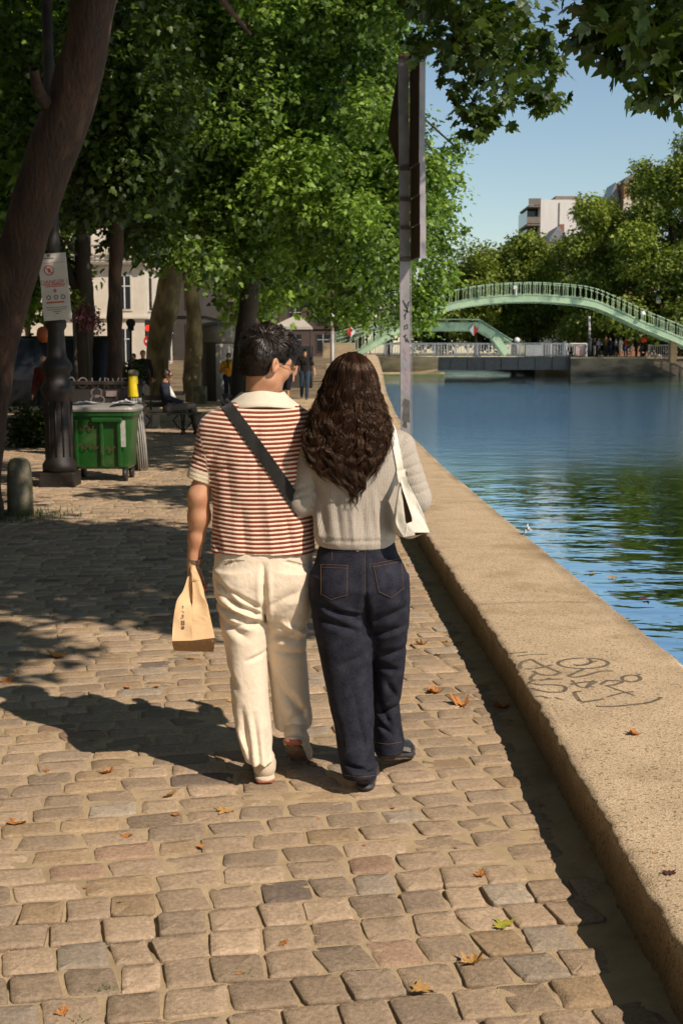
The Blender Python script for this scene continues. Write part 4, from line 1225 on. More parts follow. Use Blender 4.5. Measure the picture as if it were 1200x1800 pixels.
# traffic mirror on post
Ym = 36
b = Vector((X_at(231, Ym), Ym, -.03)); tp = at(230, 568, Ym)
t = thing('traffic_mirror', 'black round traffic mirror seen from behind on a thin post', 'mirror', b)
MB().tube([b, tp], .035, 8).build('post', m_black, t)
MB().tube([tp + Vector((0, -.02, 0)), tp + Vector((0, .04, 0))], .13, 20).build('disc', m_black, t)
MB().box(tp - Vector((0, 0, .15)), (.18, .06, .12), bevel=.02).build('bracket', m_black, t)
# traffic light and no entry sign
Yt = 62
b = Vector((X_at(262, Yt), Yt, float(gz(Yt)) - .03))
t = thing('traffic_light', 'distant traffic light showing red beside the dark facade', 'traffic light', b)
tp = at(262, 572, Yt)
MB().tube([b, tp], .06, 8).build('post', m_black, t)
MB().box(tp + Vector((-.02, 0, -.2)), (.34, .25, .95), bevel=.04).build('signal_head', m_black, t)
m_redl = bpy.data.materials.new('red_lamp'); nt, N, L, B = nodes_of(m_redl); B.inputs['Base Color'].default_value = (.8, .02, .01, 1); B.inputs['Emission Color'].default_value = (1, .05, .02, 1); B.inputs['Emission Strength'].default_value = .8
p = at(261.5, 577, Yt); MB().tube([Vector((p.x, Yt - .15, p.z)), Vector((p.x, Yt - .12, p.z))], .16, 16).build('red_lamp', m_redl, t)
Yt = 60
b = Vector((X_at(263, Yt), Yt, float(gz(Yt)) - .03)); tp = at(263, 600, Yt)
t = thing('no_entry_sign', 'round red and white no entry sign below the traffic light', 'sign', b)
MB().tube([b, tp], .035, 8).build('post', m_pole, t)
MB().tube([tp + Vector((0, -.05, 0)), tp + Vector((0, -.03, 0))], .28, 20).build('disc', m_red, t)
MB().box(tp + Vector((0, -.058, 0)), (.38, .012, .11)).build('bar', m_white, t)

# round kiosk (public toilet cabin)
Yk = 44.0
kx = X_at(386, Yk)
t = thing('street_kiosk', 'rounded grey street cabin with domed roof behind the person in orange', 'kiosk', (kx, Yk, 0))
m_kio = pm('kiosk_grey', (.20, .18, .15), (.14, .125, .10), scale=2, rough=.6, c3=(.28, .26, .22), c3s=1.2, c3t=.58)
m_kdark = pm('kiosk_dark', (.07, .06, .045), (.05, .045, .035), scale=2, rough=.5)


def oval(rx, ry, z, n=32): return [Vector((kx + rx * math.cos(2 * PI * k / n), Yk + ry * math.sin(2 * PI * k / n), z)) for k in range(n)]


mb = MB()
rr_ = [(.72, .85, -.03), (.72, .85, 2.0)]
L0, L1 = oval(.74, .95, -.03), oval(.74, .95, 2.02)
mb._add(L0 + L1, [[k, (k + 1) % 32, 32 + (k + 1) % 32, 32 + k] for k in range(32)], True)
mb.build('cabin', m_kdark, t)
mb = MB()
rings_ = [oval(.80, 1.0, 2.0), oval(.86, 1.06, 2.06), oval(.86, 1.06, 2.45), oval(.80, 1.0, 2.56), oval(.5, .65, 2.68), oval(.15, .2, 2.72)]
vs = sum(rings_, [])
mb._add(vs, [[i * 32 + k, i * 32 + (k + 1) % 32, (i + 1) * 32 + (k + 1) % 32, (i + 1) * 32 + k] for i in range(5) for k in range(32)], True)
mb.f.append([5 * 32 + k for k in range(32)]); mb.sm.append(False); mb.f.append(list(range(32))); mb.sm.append(False)
mb.build('domed_roof', m_kio, t)
mb = MB()
for k in (24, 25, 26, 27, 28):
    a = [Vector((kx + .76 * math.cos(2 * PI * q / 32), Yk + .97 * math.sin(2 * PI * q / 32), 0)) for q in (k, k + 1)]
    mb.face([a[0], a[1], a[1] + Vector((0, 0, 1.95)), a[0] + Vector((0, 0, 1.95))])
mb.build('door', pm('kiosk_door', (.36, .33, .29), (.24, .22, .19), scale=1.2, rough=.5), t)

# hip-roofed pavilion / stall
Ys_ = 56
xA, xB = X_at(478, Ys_), X_at(548, Ys_)
zA = at(500, 574, Ys_).z; zT = at(520, 551, Ys_).z
t = thing('market_stall', 'open stall with pale grey pyramid roof behind the man in black', 'stall', ((xA + xB) / 2, Ys_, .1))
m_can = pm('pale_canvas', (.46, .42, .36), (.40, .36, .31), scale=3, rough=.8)
ap_ = Vector(((xA + xB) / 2 + .25, Ys_ + 1, zT)); cs_ = [Vector((xA, Ys_, zA)), Vector((xB, Ys_, zA)), Vector((xB, Ys_ + 2, zA)), Vector((xA, Ys_ + 2, zA))]
mb = MB()
for k in range(4): mb.face([cs_[k], cs_[(k + 1) % 4], ap_])
for k in range(4): mb.face([cs_[k] - Vector((0, 0, .12)), cs_[(k + 1) % 4] - Vector((0, 0, .12)), cs_[(k + 1) % 4], cs_[k]])
mb.build('roof', m_can, t)
for k in range(4):
    q = cs_[k] * .94 + ap_ * .06
    MB().tube([Vector((q.x, q.y, .0)), Vector((q.x, q.y, zA))], .04, 6).build('post', m_iron, t)
MB().box(((xA + xB) / 2 + .2, Ys_ + 1.7, 1.0), ((xB - xA) * .8, .1, 1.9)).build('back_panel', m_black, t)
MB().box(((xA + xB) / 2 + .2, Ys_ + .5, .55), ((xB - xA) * .8, .5, 1.0), bevel=.02).build('counter', m_kdark, t)

# striped post and thin pale post
Yq = 38
b = Vector((X_at(584, Yq), Yq, -.03)); tp = at(584, 512, Yq)
t = thing('striped_post', 'thin post banded white and brown rising left of the woman', 'post', b)
MB().tube([b, tp], .05, 8).build('shaft', m_brown, t)
MB().tube([at(584, 573, Yq), at(584, 544, Yq)], .06, 8).build('white_band', m_white, t)
MB().tube([b, at(584, 582, Yq)], .062, 8).build('grey_sleeve', m_pole, t)
Yq = 48
b = Vector((X_at(436, Yq), Yq, -.03)); tp = at(436, 561, Yq)
t = thing('slim_post', 'slim dark post with short white tip beside the kiosk roof', 'post', b)
MB().tube([b, at(436, 580, Yq)], .05, 8).build('shaft', m_black, t)
MB().tube([at(436, 580, Yq), tp], .06, 8).build('white_tip', m_white, t)

# low stone blocks between path and steps
for (u, v, Y, sx, sz, lab) in ((598, 626, 62, 1.5, .9, 'low pale stone block left of the woman near the bridge steps'), (430, 690, 42, .5, .7, 'small grey stone cube beside the kiosk'), (352, 672, 41, .4, .6, 'grey stone lump at foot of the kiosk')):
    p = at(u, v, Y); g_ = float(gz(Y))
    tag(MB().box((p.x, Y, g_ + sz / 2 - .03), (sx, .6, sz), bevel=.05).build('stone_block', m_quay if Y > 50 else m_granite, loc=(p.x, Y, g_)), lab, 'block')

# ---- navigation sign post by the kerb
Yz = 21.2
bz = Vector((X_at(714, Yz), Yz, .19))
t = thing('sign_post', 'tall grey steel post on the kerb with signs seen from behind', 'sign post', bz)
m_steel = pm('galvanised_steel', (.25, .245, .25), (.18, .175, .18), scale=5, rough=.6, metallic=0, c3=(.30, .25, .26), c3s=2.2, c3t=.55, bump=.1, bscale=20)
m_steeld = pm('weathered_sign_back', (.085, .055, .038), (.055, .036, .025), scale=4, rough=.7, bump=.15, bscale=14)
wp = .150; LX = X_at(698, Yz) - X_at(704.5, Yz)
zt = at(700, 100, Yz).z
lean = (X_at(697.5, Yz) + wp / 2) - bz.x
def px(z): return bz.x + (z - .19) / (zt - .19) * lean
mb = MB()
mb.prism([(px(z) + sx * wp / 2, Yz - .05, z) for z, sx in ((.17, -1), (.17, 1), (zt, 1), (zt, -1))], (0, .10, 0))
mb.prism([(px(z) + sx * (wp / 2 + .012), Yz - .062, z) for z, sx in ((.17, 1), (zt, 1), (zt, 1.12), (.17, 1.12))], (0, .02, 0))
mb.prism([(px(z) - wp / 2 + sx * .02, Yz - .065, z) for z, sx in ((.17, -1), (.17, 0), (zt, 0), (zt, -1))], (0, .13, 0))
mb.build('post', m_steel, t)
# edge-on box panels to the right
zl = [(456, 380), (378, 300 + 46), (344, 298), (296, 86)]
def pz(v): return at(720, v, Yz).z
for (vb, vt) in ((458, 402), (399, 352), (349, 298), (295, 96)):
    z0_, z1_ = pz(vb), pz(vt)
    mb = MB(); xo = px((z0_ + z1_) / 2) + wp / 2
    mb.prism([(xo + .01, Yz - .02, z0_), (xo + .135, Yz - .55, z0_ + .02), (xo + .135, Yz - .55, z1_ + .02), (xo + .01, Yz - .02, z1_)], (.06, .03, 0))
    pn = mb.build('sign_panel', m_steeld, t)
    mb = MB(); mb.prism([(xo + .14, Yz - .565, z0_ - .005), (xo + .235, Yz - .545, z0_), (xo + .235, Yz - .545, z1_ + .03), (xo + .14, Yz - .565, z1_ + .025)], (0, .012, 0)); mb.build('rim', m_steel, pn)
for v in (456, 400, 350, 296, 100):
    mb = MB(); z = pz(v); mb.box((px(z) + .01, Yz - .03, z), (wp + .03, .16, .03)); mb.box((px(z) + .01, Yz - .03, z - .015), (wp + .01, .15, .05)); mb.build('clamp', m_steeld, t)
mb = MB()
mb.prism([(px(pz(v)) - wp / 2 + dx, Yz + .08 + dy, pz(v)) for v, dx, dy in ((110, .0, 0), (230, -.19, .25), (300, -.0, 0), (230, .06, -.1))], (.02, .03, 0))
mb.build('diamond_panel', m_steeld, t)
# graffiti on the post
m_ink = pm('black_marker', (.02, .02, .02), rough=.5); m_pink = pm('pink_marker', (.42, .20, .28), (.38, .24, .32), rough=.5)
mb = MB(); yf = Yz - .0525


def stroke(pts, w_):
    P_ = [Vector((px(at(u, v, Yz).z) - bz.x + at(u, v, Yz).x * 1.0, yf - .004, at(u, v, Yz).z)) for u, v in pts]
    for q in P_: q.x = q.x - (px(q.z) - bz.x)
    return MB().ribbon(P_, w_, (0, -1, 0))


for pts in (((708, 528), (712, 540), (719, 530)), ((711, 533), (716, 548)), ((718, 531), (714, 550), (709, 556)), ((709, 545), (719, 549)), ((712, 552), (711, 562)), ((711, 574), (715, 570), (716, 577), (710, 579), (711, 572)), ((708, 592), (714, 588)), ((711, 590), (713, 600)), ((713, 602), (715, 594), (718, 603)), ((714, 599), (717, 599))):
    stroke(pts, .016).build('black_tag', m_ink, t)
mb = MB()
for pts in (((709, 612), (714, 622), (711, 630), (717, 634)), ((710, 645), (716, 650), (711, 655), (717, 662)), ((709, 668), (714, 664), (717, 672)), ((711, 678), (716, 684), (712, 690))):
    stroke(pts, .018).build('pink_tag', m_pink, t)
mb = MB()
for (v0, v1, u0, u1) in ((700, 716, 706, 720), (713, 742, 705.5, 720), (738, 752, 706, 715)):
    mb.prism([Vector((at(u, v, Yz).x, yf - .002 - .0005 * v0 / 100, at(u, v, Yz).z)) for u, v in ((u0, v1 - 3), (u1, v1), (u1 - 1, v0 + 4), (u0 + 4, v0))], (0, .001, 0))
mb.build('black_smear', pm('black_spray', (.03, .028, .026), (.10, .095, .09), scale=10, rough=.6), t)
mb = MB()

# ================================================================== BUILDINGS
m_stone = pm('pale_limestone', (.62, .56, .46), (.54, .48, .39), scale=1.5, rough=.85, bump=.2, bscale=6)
m_stoned = pm('grey_stone', (.22, .19, .16), (.17, .15, .12), scale=1.5, rough=.9)
m_zinc = pm('zinc_roof', (.25, .26, .28), (.2, .21, .23), scale=2, rough=.4)
m_glass = bpy.data.materials.new('window_glass'); nt, N, L, B = nodes_of(m_glass); B.inputs['Base Color'].default_value = (.025, .03, .035, 1); B.inputs['Roughness'].default_value = .06
m_shutter = pm('blue_grey_shutter', (.16, .19, .26), (.12, .14, .2), rough=.6)


def facade_building(name, label, x0, x1, Y0, depth, z0, floors, fh, mat_w, mat_r, bays, face='front', winmat=m_glass, balcony=(2,), ww=.42, wh=.62, right_bays=0):
    t_ = thing(name, label, 'building', ((x0 + x1) / 2, Y0, z0))
    H = floors * fh
    MB().box(((x0 + x1) / 2, Y0 + depth / 2, z0 + H / 2), (x1 - x0, depth, H)).build('wall', mat_w, t_)
    mb_ = MB()
    for f in range(floors + 1):
        mb_.box(((x0 + x1) / 2, Y0 + depth / 2, z0 + f * fh + .02), (x1 - x0 + .36, depth + .36, .22 if f in balcony or f == floors else .12))
    mb_.build('cornice', mat_w, t_)
    mb_ = MB()
    mb_.box(((x0 + x1) / 2, Y0 + depth / 2 + .0, z0 + H + 1.1), (x1 - x0 - .3, depth - .3, 2.0), taper=.86); mb_.build('roof', mat_r, t_)
    bw = (x1 - x0) / bays
    for f in range(floors):
        for k in range(bays):
            cx = x0 + (k + .5) * bw; cz = z0 + f * fh + fh * .48
            w_ = MB().box((cx, Y0 - .02, cz), (bw * ww + .22, .10, fh * wh + .22)).build('window', mat_w, t_)
            MB().box((cx, Y0 - .078, cz), (bw * ww, .02, fh * wh)).build('pane', winmat, w_)
            mb_ = MB(); mb_.box((cx, Y0 - .10, cz), (.06, .02, fh * wh)); mb_.box((cx, Y0 - .10, cz + fh * .12), (bw * ww, .02, .05)); mb_.build('frame', m_white, w_)
        if f in balcony:
            mb_ = MB(); railing(mb_, [(x0 - .1, Y0 - .42, z0 + f * fh + .16), (x1 + .1, Y0 - .42, z0 + f * fh + .16)], h=.9, step=.3, th=.035); mb_.box(((x0 + x1) / 2, Y0 - .25, z0 + f * fh + .06), (x1 - x0 + .3, .5, .16)); mb_.build('balcony', m_stoned, t_)
        for k in range(right_bays):
            cy = Y0 + (k + .5) * depth / right_bays; cz = z0 + f * fh + fh * .48
            w_ = MB().box((x1 + .02, cy, cz), (.10, 1.2, fh * wh + .2)).build('window', mat_w, t_)
            MB().box((x1 + .078, cy, cz), (.02, 1.0, fh * wh)).build('pane', winmat, w_)
    return t_


zb = float(gz(74))
facade_building('corner_building', 'bright white limestone corner building with iron balcony at left', X_at(60, 74), X_at(258, 74), 74, 12, zb, 6, 3.05, m_stone, m_zinc, 3, balcony=(2, 5), right_bays=3, ww=.3)
facade_building('apartment_building', 'shaded grey apartment building behind the corner building along the street', X_at(262, 88) + .1, X_at(350, 88), 92, 14, float(gz(92)), 6, 3.2, pm('shaded_stone', (.06, .05, .042), (.045, .038, .03), scale=1.5), m_zinc, 2, balcony=(2, 5))  # facade shade painted into the dark wall colour
facade_building('apartment_building', 'pale stone apartment building at far left behind the trees', X_at(-360, 66), X_at(-20, 66), 66, 12, float(gz(66)), 6, 3.1, m_stone, m_zinc, 5, balcony=(2, 5), right_bays=3)
facade_building('apartment_building', 'dark brown facade building behind the kiosk trees', X_at(352, 150), X_at(640, 150), 150, 12, 1.26, 6, 3.2, pm('brown_facade', (.10, .065, .05), (.08, .05, .04), scale=1), m_zinc, 6, balcony=(2,))
facade_building('apartment_building', 'long pale apartment building along the street, added unseen at left', -46, -25, -40, 92, -.04, 6, 3.2, m_stoned, m_zinc, 3, balcony=(2,), right_bays=8)  # unseen block added to hold back sky light from the left
# white apartment block above the right trees
Yb = 205
t = thing('apartment_block', 'white blank-walled apartment block above the right trees with stacked balconies', 'building', (X_at(960, Yb), Yb, 1.3))
xl, xm, xr = X_at(921, Yb), X_at(942, Yb), X_at(1030, Yb)
zt_ = at(960, 351, Yb).z
MB().box(((xm + xr) / 2, Yb + 8, zt_ / 2), (xr - xm, 16, zt_)).build('wall', pm('white_render', (.72, .70, .66), (.64, .62, .58), scale=.4, rough=.8, stretch=(3, 3, .4)), t)
MB().box(((xm + xr) / 2 + 1, Yb + 8, zt_ + .5), (xr - xm - 4, 8, 1.1)).build('roof', m_stoned, t)
mb = MB()
for k in range(9):
    z = zt_ - 1 - k * 2.9
    if z < 3: break
    bl = MB(); bl.box(((xl + xm) / 2 - .1 * k, Yb + 5, z), (xm - xl + .2 * k, 10, .3)); bl.box(((xl + xm) / 2 - .1 * k, Yb - .05, z + .7), (xm - xl + .2 * k, .1, 1.0)); bl.build('balcony', m_stoned, t)
MB().box(((xl + xm) / 2 + .1, Yb + 8, zt_ / 2 - .5), (xm - xl - .25, 10, zt_ - 1.2)).build('balcony_wall', m_glass, t)
MB().box((xm + (xr - xm) * .36, Yb - .06, zt_ - 7), (.18, .1, 13)).build('downpipe', m_stoned, t)
MB().box((xm + (xr - xm) * .52, Yb - .05, zt_ - 8.6), (3.0, .08, 3.4)).build('stained_patch', m_stoned, t)
# smaller house with grey roof under it
Yh = 190
t = thing('small_house', 'small house with steep grey slate roof peeking between the right trees', 'house', (X_at(972, Yh), Yh, 1.3))
zh = at(972, 425, Yh).z; zr = at(972, 397, Yh).z; xa, xb = X_at(956, Yh), X_at(990, Yh)
MB().box(((xa + xb) / 2, Yh + 4, zh / 2), (xb - xa, 8, zh)).build('wall', m_stone, t)
MB().prism([(xa - .2, Yh - .3, zh), (xb + .2, Yh - .3, zh), ((xa + xb) / 2, Yh - .3, zr)], (0, 8.6, 0)).build('roof', m_zinc, t)
MB().box((xb - .5, Yh + 3, zr - .4), (.7, .9, 1.8)).build('chimney', pm('brick', (.30, .12, .07), (.24, .1, .06), scale=3), t)
# brick top building with dome
Yd = 180
t = thing('brick_building', 'brick topped building with rounded zinc roof and dormers behind the tallest tree', 'building', (X_at(1092, Yd), Yd, 1.3))
x0, x1 = X_at(1084, Yd), X_at(1140, Yd); zc = at(1090, 322, Yd).z; zd = at(1090, 302, Yd).z
m_brick = pm('orange_brick', (.36, .17, .09), (.28, .13, .07), scale=3)
MB().box(((x0 + x1) / 2, Yd + 5, zc / 2), (x1 - x0, 10, zc)).build('wall', m_brick, t)
mb = MB()
pr = [(x0 - .2 + (x1 - x0 + .4) * k / 12, Yd - .2, zc + (zd - zc) * math.sin(PI * k / 12) ** .6) for k in range(13)]
mb.prism(pr, (0, 10.4, 0)); mb.build('roof', m_stoned, t)
w_ = MB().box((X_at(1104, Yd), Yd - .05, zc - .6), (1.6, .14, 1.7)).build('window', m_white, t); MB().box((X_at(1104, Yd), Yd - .13, zc - .6), (1.3, .04, 1.4)).build('pane', m_glass, w_)
MB().box(((x0 + x1) / 2, Yd - .08, zc - 3.2), (x1 - x0 + .1, .1, 2.6)).build('pale_storey', m_stone, t)
xa, xb = X_at(1063, Yd), X_at(1084, Yd) - .05
MB().box(((xa + xb) / 2, Yd + 6, zc / 2 - 1), (xb - xa, 8, zc - 2)).build('wing', m_stoned, t)
mb = MB(); mb.prism([(xa + .1, Yd + 1.9, zc - 2), (xb - .1, Yd + 1.9, zc - 2), ((xa + xb) / 2 + .1, Yd + 1.9, zc + .4)], (0, 6, 0)); mb.build('dormer_roof', m_zinc, t)
# ================================================================== SCULPTING: distance fields turned into one surface
def snets(F, o, h):
    S = F < 0
    n = F.shape
    cnt = np.zeros((n[0] - 1, n[1] - 1, n[2] - 1), np.int8)
    cor = [(a, b, c) for a in (0, 1) for b in (0, 1) for c in (0, 1)]
    for a, b, c in cor: cnt += S[a:n[0] - 1 + a, b:n[1] - 1 + b, c:n[2] - 1 + c]
    act = (cnt > 0) & (cnt < 8)
    I = np.argwhere(act)
    ids = np.full(act.shape, -1, np.int64); ids[act] = np.arange(len(I))
    P = np.zeros((len(I), 3)); C = np.zeros(len(I))
    val = {c: F[I[:, 0] + c[0], I[:, 1] + c[1], I[:, 2] + c[2]] for c in cor}
    for ia, a in enumerate(cor):
        for b in cor[ia + 1:]:
            if sum(abs(a[k] - b[k]) for k in range(3)) != 1: continue
            fa, fb = val[a], val[b]; m = (fa < 0) != (fb < 0)
            t = np.where(m, fa / np.where(m, fa - fb, 1), 0)
            for k in range(3): P[:, k] += np.where(m, a[k] + t * (b[k] - a[k]), 0)
            C += m
    P = (I + P / C[:, None]) * h + np.array(o)
    Q = []
    for ax in range(3):
        sl0 = [slice(None)] * 3; sl1 = [slice(None)] * 3
        sl0[ax] = slice(0, n[ax] - 1); sl1[ax] = slice(1, n[ax])
        d = S[tuple(sl0)] != S[tuple(sl1)]
        E = np.argwhere(d)
        b_, c_ = (ax + 1) % 3, (ax + 2) % 3
        E = E[(E[:, b_] > 0) & (E[:, c_] > 0) & (E[:, b_] < n[b_] - 1) & (E[:, c_] < n[c_] - 1)]
        ins = S[E[:, 0], E[:, 1], E[:, 2]]

        def cid(db, dc):
            q = E.copy(); q[:, b_] += db; q[:, c_] += dc
            return ids[q[:, 0], q[:, 1], q[:, 2]]
        q = np.stack([cid(-1, -1), cid(0, -1), cid(0, 0), cid(-1, 0)], 1)
        q[~ins] = q[~ins][:, ::-1]
        Q.append(q)
    return P, np.concatenate(Q)


class Field:
    def __init__(s, lo, hi, h):
        s.lo = np.array(lo, float); s.h = h
        s.n = np.ceil((np.array(hi) - s.lo) / h).astype(int) + 1
        s.F = np.full(s.n, .08, np.float32)
        s.ax = [(s.lo[k] + np.arange(s.n[k]) * h).astype(np.float32) for k in range(3)]

    def grid(s, sl=None):
        sl = sl or (slice(None),) * 3
        return s.ax[0][sl[0]][:, None, None], s.ax[1][sl[1]][None, :, None], s.ax[2][sl[2]][None, None, :]

    def add(s, pr, k=.02, cut=False):
        fn, lo, hi = pr
        m = .05
        i0 = np.clip(np.floor((np.array(lo) - m - s.lo) / s.h).astype(int), 0, s.n)
        i1 = np.clip(np.ceil((np.array(hi) + m - s.lo) / s.h).astype(int) + 1, 0, s.n)
        if (i1 <= i0).any(): return s
        sl = tuple(slice(a, b) for a, b in zip(i0, i1))
        d = fn(*s.grid(sl)).astype(np.float32)
        d = np.broadcast_to(d, s.F[sl].shape)
        a = s.F[sl]
        if cut:
            h_ = np.clip(.5 - .5 * (a + d) / k, 0, 1)
            s.F[sl] = a * (1 - h_) - d * h_ + k * h_ * (1 - h_)
        else:
            h_ = np.clip(.5 + .5 * (d - a) / k, 0, 1)
            s.F[sl] = d * (1 - h_) + a * h_ - k * h_ * (1 - h_)
        return s

    def pts(s):
        X, Y, Z = s.grid(); return np.stack(np.broadcast_arrays(X, Y, Z), -1)

    def noise(s, amp, f, seed, stretch=(1, 1, 1), band=.03):
        m = np.abs(s.F) < band
        idx = np.argwhere(m)
        p = (s.lo + idx * s.h) * np.array(stretch)
        s.F[m] += (amp * vnoise(p, f, seed)).astype(np.float32)
        return s

    def crease(s, x0, z0, x1, z1, w, d, side=None, band=.03, fade=True, sharp=True):
        """carve (d>0) or raise (d<0) a fold running along a line seen from behind."""
        m = np.abs(s.F) < band
        idx = np.argwhere(m); p = s.lo + idx * s.h
        ax_, az_ = x1 - x0, z1 - z0; L2 = ax_ * ax_ + az_ * az_
        t = np.clip(((p[:, 0] - x0) * ax_ + (p[:, 2] - z0) * az_) / L2, 0, 1)
        ds = np.hypot(p[:, 0] - x0 - t * ax_, p[:, 2] - z0 - t * az_)
        g = 1.45 * d * (np.exp(-ds / w) if sharp else np.exp(-(ds / w) ** 2)) - .35 * d * np.exp(-((ds - 1.9 * w) / w) ** 2)
        if fade: g = g * np.sqrt(np.clip(np.sin(PI * np.clip(t, .04, .96)), 0, 1))
        if side is not None: g = g * (p[:, 1] < side)
        s.F[m] += g.astype(np.float32)
        return s

    def mesh(s): return snets(s.F, s.lo, s.h)


def cone(p0, p1, r0, r1, flat=None):
    """tapered capsule; flat=(axis vector, factor) squeezes it along an axis."""
    p0, p1 = np.array(p0, float), np.array(p1, float)
    d = p1 - p0; L2 = max(float(d @ d), 1e-12); rm = max(r0, r1)

    def fn(X, Y, Z):
        x, y, z = X - p0[0], Y - p0[1], Z - p0[2]
        t = np.clip((x * d[0] + y * d[1] + z * d[2]) / L2, 0, 1)
        qx, qy, qz = x - t * d[0], y - t * d[1], z - t * d[2]
        rr_ = r0 + (r1 - r0) * t
        if flat is not None:
            a = np.array(flat[0], float); a /= np.linalg.norm(a); k = 1 / flat[1] - 1
            w_ = (qx * a[0] + qy * a[1] + qz * a[2]) * k
            qx, qy, qz = qx + w_ * a[0], qy + w_ * a[1], qz + w_ * a[2]
            return (np.sqrt(qx * qx + qy * qy + qz * qz) - rr_) * (.5 + .5 * flat[1])
        return np.sqrt(qx * qx + qy * qy + qz * qz) - rr_
    return fn, np.minimum(p0, p1) - rm, np.maximum(p0, p1) + rm


def ellip(c, r, M=None):
    c = np.array(c, float); r = np.array(r, float)
    Mi = np.array(M).T if M is not None else np.eye(3)
    R_ = r.max()

    def fn(X, Y, Z):
        x, y, z = X - c[0], Y - c[1], Z - c[2]
        a = (Mi[0, 0] * x + Mi[0, 1] * y + Mi[0, 2] * z) / r[0]
        b = (Mi[1, 0] * x + Mi[1, 1] * y + Mi[1, 2] * z) / r[1]
        g = (Mi[2, 0] * x + Mi[2, 1] * y + Mi[2, 2] * z) / r[2]
        k0 = np.sqrt(a * a + b * b + g * g)
        k1 = np.sqrt((a / r[0]) ** 2 + (b / r[1]) ** 2 + (g / r[2]) ** 2)
        return k0 * (k0 - 1) / np.maximum(k1, 1e-6)
    return fn, c - R_, c + R_


def zloft(rows, p=2.2, cap0=True, cap1=True):
    """rows: (z, cx, a, cy, b): elliptical sections stacked along z."""
    A = np.array(sorted(rows), float)
    zs, cx, a, cy, b = A.T

    def fn(X, Y, Z):
        z = np.clip(Z, zs[0], zs[-1])
        cx_, a_, cy_, b_ = (np.interp(z.ravel(), zs, q).reshape(z.shape) for q in (cx, a, cy, b))
        q = ((np.abs(X - cx_) / a_) ** p + (np.abs(Y - cy_) / b_) ** p) ** (1 / p)
        d = (q - 1) * np.minimum(a_, b_)
        return np.maximum(d, np.maximum(zs[0] - Z, Z - zs[-1]))
    lo = (float((cx - a).min()), float((cy - b).min()), zs[0]); hi = (float((cx + a).max()), float((cy + b).max()), zs[-1])
    return fn, lo, hi


def half(pr, n, c):
    """intersect a primitive with the half space n.(p-c) < 0."""
    fn, lo, hi = pr; n = np.array(n, float); n /= np.linalg.norm(n)
    return (lambda X, Y, Z: np.maximum(fn(X, Y, Z), (X - c[0]) * n[0] + (Y - c[1]) * n[1] + (Z - c[2]) * n[2])), lo, hi


def rows_px(tab, b=None):
    """(v, left u, right u, cy, b) -> loft rows."""
    out = []
    for v, l, r_, cy, b_ in tab:
        pl, pr_ = at(l, v, cy), at(r_, v, cy)
        out.append(((pl.z + pr_.z) / 2, (pl.x + pr_.x) / 2, (pr_.x - pl.x) / 2, cy, b_))
    return out


def ev(pr, P): return pr[0](P[:, 0], P[:, 1], P[:, 2])


def hand(F, W, d, n, s, curl=1.0, k=1.0, spread=.0, thumb=1.0):
    """palm and five fingers; d towards the fingers, n the way the palm faces, s towards the thumb."""
    W, d, n, s = (Vector(q) for q in (W, d, n, s)); d.normalize(); n.normalize(); s.normalize()
    L_ = [.058, .074, .080, .072]
    for q in range(4):
        off = s * (-.030 + .0205 * q) * k
        K_ = W + d * (.082 + (.0, .006, .008, .004)[q]) * k + off
        F.add(cone(W + d * .008 * k + off * .55, K_, .0155 * k, .0115 * k), k=.014)
        p = K_; ang = 0
        for fr, bend, r0, r1 in ((.46, .55, .0100, .0090), (.30, .95, .0092, .0084), (.24, .65, .0084, .0070)):
            ang += bend * curl * (1 + .06 * (q - 1.5))
            dr = d * math.cos(ang) + n * math.sin(ang) + s * spread * (q - 1.5)
            e = p + dr.normalized() * L_[q] * fr * k
            F.add(cone(p, e, r0 * k, r1 * k), k=.005); p = e
    a = W + d * .022 * k + s * .024 * k
    b_ = a + (s * .024 + d * .034 + n * .014 * thumb) * k
    c = b_ + (d * .030 + n * .014 * thumb + s * .004) * k
    e = c + (d * .022 + n * .010 * thumb - s * .004) * k
    F.add(cone(W + d * .01 * k + s * .012 * k, a, .016 * k, .015 * k), k=.014)
    F.add(cone(a, b_, .014 * k, .0115 * k), k=.012); F.add(cone(b_, c, .0112 * k, .0098 * k), k=.005); F.add(cone(c, e, .0096 * k, .0078 * k), k=.005)


